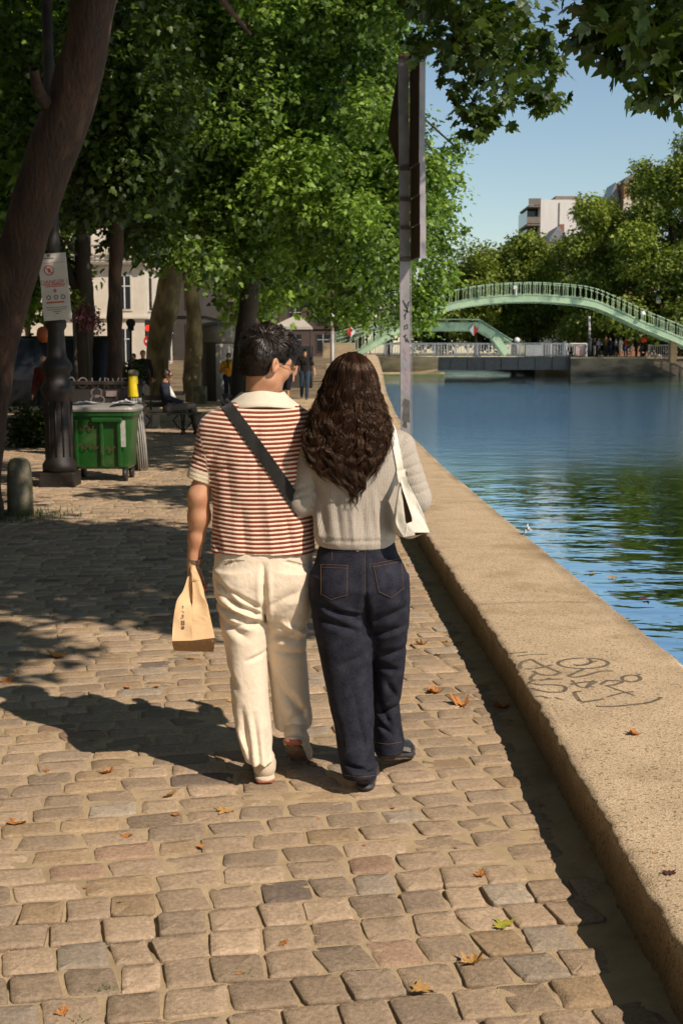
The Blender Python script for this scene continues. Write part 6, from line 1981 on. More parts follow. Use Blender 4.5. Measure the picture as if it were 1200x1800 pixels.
# ---- paper bag, hanging from the hand
pb = thing('paper_bag', 'crumpled kraft paper bag with stamped marks held in the left hand of the man', 'paper bag', M_(340, 1140))
m_kraft = bpy.data.materials.new('kraft_paper'); nt, N, L, B = nodes_of(m_kraft)
m_kraft = pm('kraft_paper', (.74, .50, .27), (.66, .43, .22), scale=14, rough=.8, bump=.35, bscale=30, bdist=.006)
YB = YM - .01
topY = YB + .01


def pbp(u, v, dy): return np.array(at(u, v, YB + dy))


# shell: four panels as dented grids between key outlines (front leans towards the camera at its foot)
def panel(rows, nw=14, nh=26, amp=.004, seed=1, name='paper'):
    """rows: list of (left point, right point) from top to bottom."""
    Lp = crom([r_[0] for r_ in rows], nh); Rp = crom([r_[1] for r_ in rows], nh)
    t = np.linspace(0, 1, nw)[None, :, None]
    P = Lp[:, None, :] * (1 - t) + Rp[:, None, :] * t
    e = np.sin(PI * t) * np.sin(PI * np.linspace(0, 1, nh))[:, None, None]
    nz_ = vnoise(P, 34, seed, 2)
    nz_ = np.abs(nz_) * 2 - .6
    P[..., 1] += (e[..., 0] ** .5) * amp * nz_ * 1.3
    idx = np.arange(nh * nw).reshape(nh, nw)
    return P.reshape(-1, 3), np.stack([idx[:-1, :-1], idx[1:, :-1], idx[1:, 1:], idx[:-1, 1:]], -1).reshape(-1, 4)


F1 = [(pbp(330, 1014, -.012), pbp(336.5, 1010, -.012)), (pbp(322, 1038, -.03), pbp(336, 1034, -.018)), (pbp(311, 1056, -.045), pbp(336, 1056, -.026)), (pbp(305, 1090, -.075), pbp(337, 1072, -.055)), (pbp(302.5, 1127, -.115), pbp(338, 1126, -.118))]
F2 = [(pbp(336.5, 1002, -.020), pbp(348, 1006, -.020)), (pbp(339, 1034, -.034), pbp(357, 1032, -.026)), (pbp(338.5, 1056, -.040), pbp(364, 1056, -.04)), (pbp(337, 1072, -.055), pbp(369, 1082, -.07)), (pbp(338, 1126, -.118), pbp(378, 1121, -.115))]
for rows, sd_ in ((F1, 81), (F2, 82)):
    P_, Q_ = panel(rows, seed=sd_, amp=.006); np_mesh('front_panel', P_, Q_, m_kraft, pb, smooth=False)
# gusset fold in the middle, shaded
P_, Q_ = panel([(pbp(336, 1012, -.012), pbp(340, 1004, -.019)), (pbp(335.5, 1036, -.006), pbp(339.5, 1034, -.033)), (pbp(336, 1056, -.02), pbp(338.5, 1056, -.04))], nw=5, nh=10, amp=.001, seed=83); np_mesh('gusset', P_, Q_, m_kraft, pb, smooth=False)
Bk = [(pbp(336, 1008, .012), pbp(347, 1008, .012)), (pbp(318, 1050, .03), pbp(362, 1050, .03)), (pbp(309, 1100, .02), pbp(372, 1095, .02)), (pbp(307, 1144, -.045), pbp(375, 1146, -.045))]
P_, Q_ = panel(Bk, seed=84, amp=.006); np_mesh('back_panel', P_, Q_[:, ::-1], m_kraft, pb, smooth=False)
for side, rowsA, rowsB in ((0, F1, Bk), (1, F2, Bk)):
    A_ = crom([r_[side] for r_ in rowsA], 20); B_ = crom([r_[side] for r_ in rowsB], 20)
    mid = (A_ + B_) / 2; mid[:, 0] += (.012 if side == 0 else -.012) * np.sin(PI * np.linspace(0, 1, 20))
    P_ = np.stack([A_, mid, B_], 1); idx = np.arange(60).reshape(20, 3)
    np_mesh('side_panel', P_.reshape(-1, 3), np.stack([idx[:-1, :-1], idx[1:, :-1], idx[1:, 1:], idx[:-1, 1:]], -1).reshape(-1, 4), m_kraft, pb, smooth=False)
base_ = [F1[-1][0], F2[-1][1], Bk[-1][1], Bk[-1][0]]
g1 = crom([F1[-1][0], F1[-1][1], F2[-1][1]], 16); g2 = crom([Bk[-1][0], (Bk[-1][0] + Bk[-1][1]) / 2, Bk[-1][1]], 16)
P_ = np.stack([g1 * (1 - t) + g2 * t for t in np.linspace(0, 1, 8)], 0); P_[1:-1, :, 2] -= .004
P_ = P_ + .0015 * rg.normal(size=P_.shape) * (np.arange(8) % 7 > 0)[:, None, None]
idx = np.arange(8 * 16).reshape(8, 16)
np_mesh('base', P_.reshape(-1, 3), np.stack([idx[:-1, :-1], idx[:-1, 1:], idx[1:, 1:], idx[1:, :-1]], -1).reshape(-1, 4), pm('kraft_base_shaded', (.40, .24, .11), (.34, .2, .09), scale=14, rough=.85, bump=.3, bscale=30), pb, smooth=False)  # shadow on the base panel put into a darker kraft colour
# twisted paper in the fist
mb = MB(); mb.tube([pbp(339, 996, .012), pbp(340, 1004, .0), pbp(342, 1012, -.006), pbp(344, 1022, -.01)], [.010, .014, .018, .022], 10); mb.build('twisted_neck', m_kraft, pb)
# stamped marks down the left panel
m_stamp = pm('stamp_ink', (.10, .06, .04), (.16, .10, .06), scale=200, rough=.8)
T_b = bvh(*panel(F1, seed=81, amp=.006))


def mark(pts, w_):
    Q_ = [cast(T_b, u, v, .002) for u, v in pts]
    if any(q is None for q in Q_): return None
    return MB().ribbon(Q_, w_, (0, -1, .25))


marks = [([(320, 1067), (323, 1066)], .003), ([(321.5, 1064), (321.8, 1070)], .002), ([(320, 1074), (324, 1077)], .002), ([(319.5, 1083), (323.5, 1082)], .003), ([(321, 1080), (322.5, 1087)], .003), ([(318, 1086), (320, 1088)], .003), ([(318.2, 1092), (324.2, 1091.5)], .003), ([(318.4, 1095), (324.2, 1094.5)], .0035), ([(318.6, 1098), (324.4, 1097.5)], .003), ([(319.2, 1091), (319.6, 1099)], .003), ([(323.8, 1091), (324, 1099)], .003)] + [([(321.5 + 2.6 * math.cos(a), 1103.5 + 2.6 * math.sin(a)) for a in np.linspace(0, 2 * PI, 12)], .0022)] + [([(321.5 + 1.2 * math.cos(a), 1103.5 + 1.2 * math.sin(a)) for a in np.linspace(0, 2 * PI, 8)], .002)]
for pts, w_ in marks:
    q = mark(pts, w_)
    if q: q.build('stamped_mark', m_stamp, pb)
# ================================================================== THE WOMAN
YW = 4.660


def W_(u, v, dy=0.0): return np.array(at(u, v, YW + dy))


wom = thing('person', 'woman seen from behind with long wavy brown hair, grey cardigan and dark jeans', 'person', (.06, 4.640, 0))
wc_ = W_(611, 690, .02)
WM = Matrix.Rotation(R(18), 3, 'Z') @ Matrix.Rotation(R(-8), 3, 'X') @ Matrix.Rotation(R(-5), 3, 'Y')
F = Field((-.26, 4.400, .02), (.38, 5.060, 1.68), .0050)
head(F, wc_, WM, .94, female=True)
F.add(cone(W_(618, 770, .02), W_(614, 715, .015), .050, .047), k=.03)
F.add(cone(W_(580, 782, .01), W_(680, 782, .01), .032, .032), k=.03)
F.add(zloft(rows_px([(765, 575, 685, YW + .02, .05), (830, 566, 686, YW + .02, .08), (900, 570, 682, YW + .02, .085), (1000, 565, 694, YW + .02, .09), (1050, 575, 690, YW + .01, .09)])), k=.05)
# arms: left linked through his, right bent forward
sL, eL, wL = W_(550, 800, .02), W_(530, 872, .05), W_(512, 850, .26)
F.add(cone(sL, eL, .040, .034), k=.03); F.add(cone(eL, wL, .034, .023), k=.02)
hand(F, wL, (-.5, .8, .1), (-.3, -.3, -.9), (.6, .6, 0), curl=.6, k=.9)
sR_, eR, wR = W_(698, 798, .02), W_(731, 872, .06), W_(700, 868, .27)
F.add(cone(sR_, eR, .033, .032), k=.03); F.add(cone(eR, wR, .034, .023), k=.02)
hand(F, wR, (-.6, .8, .1), (-.5, -.5, -.5), (0, .1, 1), curl=.7, k=.9)
for pts, rs in (((W_(600, 1030), W_(612, 1200, .0), at(632, 1360, 4.600)), (.07, .048, .034)), ((W_(680, 1030), at(680, 1180, 4.760), at(682, 1305, 4.830)), (.07, .048, .034))):
    F.add(cone(pts[0], pts[1], rs[0], rs[1]), k=.04); F.add(cone(pts[1], pts[2], rs[1], rs[2]), k=.03)
sdf_obj('body', F, m_skin, wom, smooth_it=1)

# ---- ribbed cardigan
c_rows = rows_px([(742, 588, 660, YW + .03, .05), (750, 566, 684, YW + .03, .065), (760, 550, 704, YW + .025, .078), (772, 540, 716, YW + .02, .09), (795, 538, 714, YW + .02, .104), (830, 545, 701, YW + .02, .112), (870, 549, 696, YW + .02, .112), (910, 550, 695, YW + .015, .114), (938, 550, 695, YW + .01, .122), (950, 554, 693, YW + .01, .122), (959, 560, 690, YW + .01, .116)])
ctor = zloft(c_rows, p=2.2)
cs1, ce1 = W_(551, 796, .02), W_(529, 884, .02)
csl = cone(cs1, ce1, .058, .0490); csl2 = cone(ce1, W_(514, 868, .18), .050, .043)
cs2, ce2 = W_(702, 788, .02), W_(730, 872, .04)
csr = cone(cs2, ce2, .056, .056); csr2 = cone(W_(728, 880, .04), W_(706, 872, .22), .0535, .046)
F = Field((-.26, 4.460, .80), (.38, 4.920, 1.50), .0050)
F.add(ctor, k=.02)
for q in (csl, csr): F.add(q, k=.03)
F.add(csl2, k=.02); F.add(csr2, k=.02)
F.noise(.0035, 14, 91, (1, 1, .4)); F.noise(.0012, 45, 92, (1, 1, .6))
def wc(u0, v0, u1, v1, w, d, side=YW + .05):
    a, b = W_(u0, v0), W_(u1, v1); F.crease(a[0], a[2], b[0], b[2], w, d, side)
for q in ((700, 812, 738, 790, .006, .003), (702, 826, 746, 812, .005, .004), (700, 840, 750, 830, .005, .0035), (708, 858, 756, 844, .005, .004), (716, 872, 757, 858, .005, .0035), (690, 800, 726, 772, .009, .005), (694, 790, 712, 765, .008, .004),
          (590, 870, 600, 950, .012, .006), (616, 880, 622, 952, .010, -.006), (636, 880, 640, 952, .012, .005), (655, 860, 664, 945, .010, -.005), (672, 870, 676, 940, .010, .006), (566, 880, 575, 945, .012, .006), (556, 900, 562, 950, .010, -.005),
          (545, 830, 560, 870, .012, .007), (515, 862, 548, 850, .006, .004), (512, 876, 545, 868, .006, .005), (560, 944, 690, 944, .006, .004)): wc(*q)


def rib(P):
    d = [ev(q, P) for q in (ctor, csl, csl2, csr, csr2)]
    k = np.argmin(np.stack(d), 0)
    zr_ = np.array(sorted(c_rows))
    cx = np.interp(P[:, 2], zr_[:, 0], zr_[:, 1]); a_ = np.interp(P[:, 2], zr_[:, 0], zr_[:, 2]); cy = np.interp(P[:, 2], zr_[:, 0], zr_[:, 3])
    an = np.arctan2(P[:, 0] - cx, -(P[:, 1] - cy))
    out = an * .150

    def tubular(p0, p1):
        p0, p1 = np.array(p0), np.array(p1); ax = (p1 - p0) / np.linalg.norm(p1 - p0)
        e1 = np.cross(ax, (0, 0, 1.0) if abs(ax[2]) < .8 else (0, 1.0, 0)); e1 /= np.linalg.norm(e1); e2 = np.cross(ax, e1)
        q = P - p0
        return np.arctan2(q @ e2, q @ e1) * .052
    for i, (p0, p1) in enumerate(((cs1, ce1), (ce1, W_(514, 868, .18)), (cs2, ce2), (W_(728, 880, .04), W_(706, 872, .22)))):
        out = np.where(k == i + 1, tubular(p0, p1), out)
    return out


m_card = bpy.data.materials.new('ribbed_knit'); nt, N, L, B = nodes_of(m_card)
B.inputs['Roughness'].default_value = .95; B.inputs['Specular IOR Level'].default_value = .1; B.inputs['Sheen Weight'].default_value = .25
a = N.new('ShaderNodeAttribute'); a.attribute_name = 'rib'
k1 = N.new('ShaderNodeMath'); k1.operation = 'MULTIPLY'; k1.inputs[1].default_value = 2 * PI / .0064; L.new(a.outputs['Fac'], k1.inputs[0])
k2 = N.new('ShaderNodeMath'); k2.operation = 'SINE'; L.new(k1.outputs[0], k2.inputs[0])
mr = N.new('ShaderNodeMapRange'); mr.inputs['From Min'].default_value = -1; L.new(k2.outputs[0], mr.inputs['Value'])
tc = N.new('ShaderNodeTexCoord'); nz = N.new('ShaderNodeTexNoise'); nz.inputs['Scale'].default_value = 380; nz.inputs['Detail'].default_value = 3; L.new(tc.outputs['Object'], nz.inputs['Vector'])
rp = N.new('ShaderNodeValToRGB'); rp.color_ramp.elements[0].color = (.35, .30, .245, 1); rp.color_ramp.elements[1].color = (.47, .415, .345, 1); L.new(mr.outputs['Result'], rp.inputs['Fac'])
mz = N.new('ShaderNodeMapRange'); mz.inputs['From Min'].default_value = .3; mz.inputs['From Max'].default_value = .7; mz.inputs['To Min'].default_value = .72; mz.inputs['To Max'].default_value = 1.2; L.new(nz.outputs['Fac'], mz.inputs['Value'])
vm = N.new('ShaderNodeVectorMath'); vm.operation = 'SCALE'; L.new(rp.outputs['Color'], vm.inputs[0]); L.new(mz.outputs['Result'], vm.inputs['Scale']); L.new(vm.outputs['Vector'], B.inputs['Base Color'])
b1 = N.new('ShaderNodeBump'); b1.inputs['Strength'].default_value = .4; b1.inputs['Distance'].default_value = .0014; L.new(mr.outputs['Result'], b1.inputs['Height'])
b2 = N.new('ShaderNodeBump'); b2.inputs['Strength'].default_value = .5; b2.inputs['Distance'].default_value = .002; L.new(nz.outputs['Fac'], b2.inputs['Height']); L.new(b1.outputs['Normal'], b2.inputs['Normal']); L.new(b2.outputs['Normal'], B.inputs['Normal'])
card, Pc, Qc = sdf_obj('cardigan', F, m_card, wom, attrs={'rib': rib}, smooth_it=1)
T_c = bvh(Pc, Qc)

# ---- jeans
jseat = lg([(945, 562, 690, YW + .01, .105), (970, 557, 698, YW + .01, .115), (1000, 550, 712, YW, .128), (1030, 547, 717, YW - .005, .135), (1055, 547, 717, YW, .125), (1078, 552, 715, YW + .01, .10), (1100, 558, 712, YW + .02, .07)])
jL = lg([(1010, 548, 640, YW, .12), (1050, 547, 642, YW - .005, .122), (1100, 552, 651, YW - .01, .112), (1150, 561, 654, YW - .01, .103), (1200, 571, 655, YW - .02, .097), (1250, 580, 656, YW - .035, .093), (1300, 590, 656, YW - .05, .092), (1345, 598, 661, YW - .065, .094), (1363, 602, 662, YW - .07, .095)])
jR = lg([(1010, 636, 717, YW, .12), (1050, 632, 717, YW, .122), (1100, 640, 716, YW + .03, .110), (1150, 649, 713, 4.740, .102), (1200, 652, 707, 4.780, .096), (1240, 653, 702, 4.805, .095), (1275, 653, 705, 4.810, .098), (1305, 654, 709, 4.810, .10), (1318, 656, 706, 4.810, .098)])
F = Field((-.16, 4.400, .015), (.32, 4.960, .96), .0050)
F.add(jseat, k=.02); F.add(jL, k=.02); F.add(jR, k=.018)
F.noise(.0034, 16, 93, (1, 1, .55)); F.noise(.0012, 50, 94)
for q in ((640, 965, 641, 1060, .006, .006), (641, 1040, 643, 1110, .012, .016), (560, 1050, 640, 1085, .012, .010), (556, 1075, 630, 1100, .013, .009), (575, 1062, 642, 1074, .007, .009), (650, 1085, 712, 1060, .013, .009), (648, 1110, 706, 1095, .012, .010), (660, 1150, 712, 1140, .013, .009), (655, 1165, 700, 1180, .012, .008),
          (590, 1160, 640, 1140, .013, .006), (585, 1240, 600, 1300, .014, .007), (620, 1200, 640, 1300, .014, .006), (605, 1322, 652, 1336, .009, .010), (608, 1340, 655, 1330, .008, -.007), (606, 1352, 650, 1350, .008, .007), (660, 1230, 690, 1290, .013, .008), (668, 1262, 704, 1250, .012, .010), (660, 1275, 690, 1300, .010, .008), (680, 1200, 700, 1240, .012, .007)): wc(*q, side=4.860)
m_den = bpy.data.materials.new('raw_denim'); nt, N, L, B = nodes_of(m_den)
B.inputs['Roughness'].default_value = .85; B.inputs['Specular IOR Level'].default_value = .12; B.inputs['Sheen Weight'].default_value = .0
tc = N.new('ShaderNodeTexCoord')
mp = N.new('ShaderNodeMapping'); mp.inputs['Scale'].default_value = (1, 1, .22); mp.inputs['Rotation'].default_value = (0, R(12), 0); L.new(tc.outputs['Object'], mp.inputs['Vector'])
nz = N.new('ShaderNodeTexNoise'); nz.inputs['Scale'].default_value = 420; nz.inputs['Detail'].default_value = 4; nz.inputs['Roughness'].default_value = .8; L.new(mp.outputs['Vector'], nz.inputs['Vector'])
n2 = N.new('ShaderNodeTexNoise'); n2.inputs['Scale'].default_value = 22; n2.inputs['Detail'].default_value = 5; L.new(tc.outputs['Object'], n2.inputs['Vector'])
ad = N.new('ShaderNodeMath'); ad.operation = 'MULTIPLY_ADD'; L.new(n2.outputs['Fac'], ad.inputs[0]); ad.inputs[1].default_value = .45; L.new(nz.outputs['Fac'], ad.inputs[2])
rp = N.new('ShaderNodeValToRGB'); rp.color_ramp.elements[0].position = .50; rp.color_ramp.elements[0].color = (.003, .0035, .007, 1); rp.color_ramp.elements[1].position = .98; rp.color_ramp.elements[1].color = (.044, .045, .062, 1)
L.new(ad.outputs[0], rp.inputs['Fac']); L.new(rp.outputs['Color'], B.inputs['Base Color'])
b1 = N.new('ShaderNodeBump'); b1.inputs['Strength'].default_value = .5; b1.inputs['Distance'].default_value = .0015; L.new(nz.outputs['Fac'], b1.inputs['Height']); L.new(b1.outputs['Normal'], B.inputs['Normal'])
jeans, Pj, Qj = sdf_obj('jeans', F, m_den, wom, smooth_it=1)
T_j = bvh(Pj, Qj)
m_thread = pm('tan_thread', (.20, .11, .045), (.13, .07, .03), scale=400, rough=.8)


def stitch(tree_, path, parent, rad=.0011, ns=30, name='stitching', mat=None, off=.001):
    pts = [cast(tree_, u, v, off) for u, v in crom(path, ns)]
    pts = [p for p in pts if p is not None]
    if len(pts) > 3: MB().tube(pts, rad, 4).build(name, mat or m_thread, parent)


def line_(p, q, n=6): return [(p[0] + (q[0] - p[0]) * t, p[1] + (q[1] - p[1]) * t) for t in np.linspace(0, 1, n)]


# back pockets: a raised patch of denim each, with a seam round it
for rim in (([(562, 992), (612, 994)], [(562, 1046), (582, 1056), (611, 1048)]), ([(654, 992), (707, 981)], [(664, 1042), (688, 1053), (711, 1036)])):
    (a0, a1), (b0, bm, b1_) = rim
    nu, nv = 14, 14
    G = np.zeros((nv, nu, 2))
    for j, s_ in enumerate(np.linspace(0, 1, nv)):
        for i, t_ in enumerate(np.linspace(0, 1, nu)):
            tp_ = np.array(a0) * (1 - t_) + np.array(a1) * t_
            bt_ = np.array(b0) * (1 - 2 * t_) + np.array(bm) * 2 * t_ if t_ < .5 else np.array(bm) * (2 - 2 * t_) + np.array(b1_) * (2 * t_ - 1)
            G[j, i] = tp_ * (1 - s_) + bt_ * s_
    P_ = np.zeros((nv, nu, 3)); last = None
    for j in range(nv):
        for i in range(nu):
            e_ = min(i, nu - 1 - i, j, nv - 1 - j)
            q = cast(T_j, G[j, i, 0], G[j, i, 1], .0042 if e_ > 0 else .001)
            if q is not None: last = q
            P_[j, i] = tuple(last)
    idx = np.arange(nu * nv).reshape(nv, nu)
    po = np_mesh('back_pocket', P_.reshape(-1, 3), np.stack([idx[:-1, :-1], idx[1:, :-1], idx[1:, 1:], idx[:-1, 1:]], -1).reshape(-1, 4), m_den, jeans)
    for pth in (line_(a0, a1), line_(np.array(a0) + (0, 5), np.array(a1) + (0, 5)), line_(np.array(a0) + (2, 1), np.array(b0) + (2, 0)), line_(np.array(a1) + (-2, 1), np.array(b1_) + (-2, 0)), line_(np.array(b0) + (2, -2), np.array(bm) + (0, -2)), line_(np.array(bm) + (0, -2), np.array(b1_) + (-2, -2))):
        stitch(T_j, pth, po, .0007, 16, off=.0055)
for pth in ([(583, 962), (584, 985)], [(641, 964), (641.5, 1010), (642, 1050)]):
    stitch(T_j, pth, jeans, .0006, 20)
for pth in ([(604, 1362), (630, 1366), (660, 1363)], [(657, 1304), (680, 1308), (706, 1304)]):
    stitch(T_j, pth, jeans, .0008, 24)
# waistband with loops
P_, Q_ = patch_on(T_j, [(563, 967), (600, 970), (640, 971), (675, 969), (694, 966)], 1.4, .002, 30, 3); np_mesh('waistband_seam', P_, Q_, m_den, jeans)
for u in (628,):
    P_, Q_ = patch_on(T_j, [(u, 958), (u + .3, 970)], 5, .005, 8, 3); np_mesh('belt_loop', P_, Q_, m_thread, jeans)

# ---- shoes
m_lea = pm('black_shoe_leather', (.022, .022, .024), (.04, .04, .045), scale=30, rough=.35, bump=.2, bscale=120)
m_gum = pm('grey_rubber', (.05, .05, .052), (.03, .03, .03), scale=30, rough=.6)
m_silver = pm('silver_trim', (.33, .33, .34), (.2, .2, .21), scale=40, rough=.35, metallic=.4)
hl = gnd(641, 1398)
shoe(wom, (hl.x, hl.y + .012, .004), R(4), 0, m_lea, m_gum, k=.9)
shoe(wom, at(668, 1335, 4.760), R(30), R(14), m_lea, m_gum, k=.92, mat_x=m_silver)

# ---- hair: an undercoat that fills the outline and strands combed over it
h_tab = [(621, 606, 632), (627, 594, 642), (636, 584, 651), (650, 575, 659), (668, 569, 663), (690, 563, 667), (715, 553, 673), (740, 543, 680), (765, 537, 683), (790, 536, 676), (812, 543, 669), (832, 558, 659), (848, 580, 650), (860, 600, 642), (868, 612, 632)]
hy = {621: (4.660, .045), 627: (4.660, .066), 636: (4.660, .085), 650: (4.660, .098), 668: (4.660, .104), 690: (4.650, .102), 715: (4.635, .090), 740: (4.615, .075), 765: (4.595, .056), 790: (4.582, .046), 812: (4.578, .040), 832: (4.576, .036), 848: (4.574, .032), 860: (4.573, .026), 868: (4.573, .018)}
h_rows = rows_px([(v if v < 800 else v - (v - 800) * .45, l + 6, r_ - 6, hy[v][0] + .006, hy[v][1] - .009) for v, l, r_ in h_tab])
F = Field((-.24, 4.440, 1.02), (.28, 4.840, 1.68), .0046)
F.add(zloft(h_rows, p=2.1), k=.01)
F.noise(.006, 26, 95, (1, 1, .35)); F.noise(.003, 70, 96, (1, 1, .35))
# open at the face
F.add(ellip(Vector(wc_) + WM @ Vector((0, .12, -.04)), (.075, .085, .10), WM), k=.02, cut=True)
m_bhair = bpy.data.materials.new('brown_hair'); nt, N, L, B = nodes_of(m_bhair)
a = N.new('ShaderNodeAttribute'); a.attribute_name = 'tint'
rp = N.new('ShaderNodeValToRGB'); cr = rp.color_ramp
cr.elements[0].color = (.006, .0026, .0016, 1); cr.elements[1].color = (.085, .034, .016, 1); e = cr.elements.new(.55); e.color = (.026, .0105, .0055, 1)
L.new(a.outputs['Fac'], rp.inputs['Fac']); L.new(rp.outputs['Color'], B.inputs['Base Color'])
B.inputs['Roughness'].default_value = .30; B.inputs['Specular IOR Level'].default_value = .6; B.inputs['Specular Tint'].default_value = (1, .72, .5, 1)
hairw, _, _ = sdf_obj('hair', F, m_bhair, wom, attrs={'tint': lambda P: np.clip(.18 + .2 * vnoise(P * np.array([1, 1, .3]), 60, 3), 0, .5)})
hr = np.array(sorted(rows_px([(v, l, r_, hy[v][0], hy[v][1]) for v, l, r_ in h_tab])))
rg = np.random.default_rng(12)
NS, SEG, NL = 3800, 48, 150
zt_ = hr[-1, 0]; zb_ = hr[0, 0]
Vh, Th_ = [], []
lphi = rg.uniform(-PI * .62, PI * .62, NL); lphs = rg.uniform(0, 6.28, NL); lph2 = rg.uniform(0, 6.28, NL); lwl = rg.uniform(.075, .13, NL); lam = rg.uniform(.5, 1.3, NL); ldep = rg.normal(.985, .035, NL); lz = rg.normal(0, .038, NL); lton = rg.uniform(0, 1, NL)
t = np.linspace(0, 1, SEG)
for s_ in range(NS):
    lk = int(rg.integers(0, NL)); fly = rg.random() < .09
    dphi = rg.normal(0, .085)
    ph0 = lphi[lk]
    z0 = zt_ - rg.uniform(0, .010)
    z_end = np.interp(ph0, [-1.9, -1.0, -.5, 0, .25, .6, 1.0, 1.9], [zb_ + .15, zb_ + .085, zb_ + .045, zb_ + .012, zb_ + .0, zb_ + .030, zb_ + .085, zb_ + .16]) + lz[lk] + rg.normal(0, .012)
    if rg.random() < .14: z_end += rg.uniform(.02, .16)
    z = z0 + (z_end - z0) * t
    grow = np.clip((t - .08) / .55, 0, 1)
    ph = ph0 + dphi * (1 - .62 * grow * t) + .05 * grow * np.sin((z0 - z) * 24 + lph2[lk])
    cx = np.interp(z, hr[:, 0], hr[:, 1]); a_ = np.interp(z, hr[:, 0], hr[:, 2]); cy = np.interp(z, hr[:, 0], hr[:, 3]); b_ = np.interp(z, hr[:, 0], hr[:, 4])
    dz = z0 - z
    dep = ldep[lk] + rg.normal(0, .014) + (rg.uniform(.03, .12) * grow if fly else 0)
    wv = .0115 * lam[lk] * grow * np.sin(dz * 2 * PI / lwl[lk] + lphs[lk]) + .0028 * grow * np.sin(dz * 2 * PI / rg.uniform(.03, .06) + rg.uniform(0, 6.28))
    wy = .0105 * lam[lk] * grow * np.cos(dz * 2 * PI / lwl[lk] + lph2[lk]) + .0022 * grow * np.sin(dz * 2 * PI / rg.uniform(.03, .06) + rg.uniform(0, 6.28))
    x = cx + a_ * .945 * np.sin(ph) * dep + wv
    y = cy - b_ * np.cos(ph) * dep + wy
    y = np.where(np.abs(ph) > PI * .5, np.maximum(y, cy - .01), y)
    r0 = rg.uniform(.0007, .0015) * (.6 if fly else 1)
    rr_ = r0 * np.clip(np.minimum(1, (1 - t) * 4 + .12), .1, 1)
    P_ = np.stack([x, y, z], 1)
    tg = np.gradient(P_, axis=0); tg /= np.linalg.norm(tg, axis=1, keepdims=True)
    e1 = np.cross(tg, (0, 1, 0)); e1 /= np.maximum(np.linalg.norm(e1, axis=1, keepdims=True), 1e-6); e2 = np.cross(tg, e1)
    ring = np.stack([P_ + (e1 * math.cos(an) + e2 * math.sin(an) * .7) * rr_[:, None] for an in (.5, 2.6, 4.7)], 1)
    Vh.append(ring.reshape(-1, 3)); Th_.append(np.full(SEG * 3, np.clip(.10 + .50 * lton[lk] + rg.normal(0, .20), 0, 1)))
Vh = np.concatenate(Vh); Th_ = np.concatenate(Th_)
i_ = np.arange(SEG - 1)
one = np.concatenate([np.stack([i_ * 3 + k, i_ * 3 + (k + 1) % 3, (i_ + 1) * 3 + (k + 1) % 3, (i_ + 1) * 3 + k], 1) for k in range(3)])
Fh = (np.arange(NS)[:, None, None] * SEG * 3 + one[None]).reshape(-1, 4)
np_mesh('hair_strands', Vh, Fh, m_bhair, hairw, attrs={'tint': Th_})

# ---- white shoulder bag
m_wleather = pm('white_leather', (.76, .71, .60), (.70, .65, .54), scale=20, rough=.45, bump=.15, bscale=90)
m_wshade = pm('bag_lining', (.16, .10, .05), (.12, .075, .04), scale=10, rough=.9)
YG = YW - .135
sb = thing('shoulder_bag', 'white leather hobo shoulder bag hanging from right shoulder of the woman', 'bag', at(720, 946, YG))
P_, Q_ = patch_on(T_c, [(686, 748), (690, 756), (695, 780), (700, 806), (704, 828)], [11, 11, 11.5, 12, 12], .006, 26, 5)
np_mesh('strap', P_, Q_, m_wleather, sb)
lastY = P_[-3, 1]


def g_(u, v, dy=0.0): return np.array(at(u, v, YG + dy))


mb = MB()
p0 = Vector(P_[-3])
mb.ribbon([Vector(at(703.5, 826, p0.y - .004)), Vector(at(706, 840, (p0.y + YG) / 2)), Vector(at(708, 850, YG))], .030, (0, -1, .1)); mb.build('strap_end', m_wleather, sb)
mb = MB(); mb.ribbon([Vector(at(697.5, 831, p0.y - .012)), Vector(at(713, 830, p0.y - .012))], .024, (0, -1, .1)); mb.build('keeper', m_wleather, sb)
m_gold = pm('brass_ring', (.45, .30, .14), (.35, .22, .1), rough=.3, metallic=.9)
mb = MB(); mb.tube([Vector(at(u, v, p0.y - .016)) for u, v in ((703, 836), (708, 837), (714, 835), (716, 831), (714, 828))], .0022, 6); mb.build('buckle', m_gold, sb)


def sheet(rows, name, mat, amp=.003, seed=1, nw=8, nh=20, flip=False):
    P, Q = panel(rows, nw=nw, nh=nh, amp=amp, seed=seed)
    return np_mesh(name, P, Q[:, ::-1] if flip else Q, mat, sb)


# right arm of the front: wide band from the strap down to the lower right corner
sheet([(g_(703.5, 838, -.004), g_(714, 838, -.004)), (g_(706, 856, -.004), g_(718, 856, -.002)), (g_(714, 880, -.006), g_(729, 876, 0)), (g_(723, 908, -.010), g_(740, 902, 0)), (g_(724, 917, -.012), g_(745, 914, 0)), (g_(728, 936, -.014), g_(755, 936, .0))], 'front_band', m_wleather, seed=101)
# left arm of the front
sheet([(g_(702.5, 854, -.004), g_(705, 856, -.006)), (g_(699, 876, -.006), g_(707.5, 878, -.010)), (g_(696, 905, -.008), g_(711, 906, -.014)), (g_(696.5, 922, -.008), g_(714, 921, -.016)), (g_(709, 944, -.012), g_(729, 941, -.016))], 'front_band', m_wleather, seed=102)
sheet([(g_(714, 920.5, -.0165), g_(724.5, 916.5, -.013)), (g_(713.5, 930, -.017), g_(727, 926, -.015)), (g_(712, 943.5, -.0125), g_(729, 940.5, -.0165))], 'front_yoke', m_wleather, seed=103, nw=6, nh=10)
# inside seen through the opening
sheet([(g_(703, 850, .012), g_(709, 850, .012)), (g_(704, 880, .03), g_(722, 880, .03)), (g_(706, 922, .045), g_(735, 922, .045))], 'lining', m_wshade, seed=104, amp=.001)
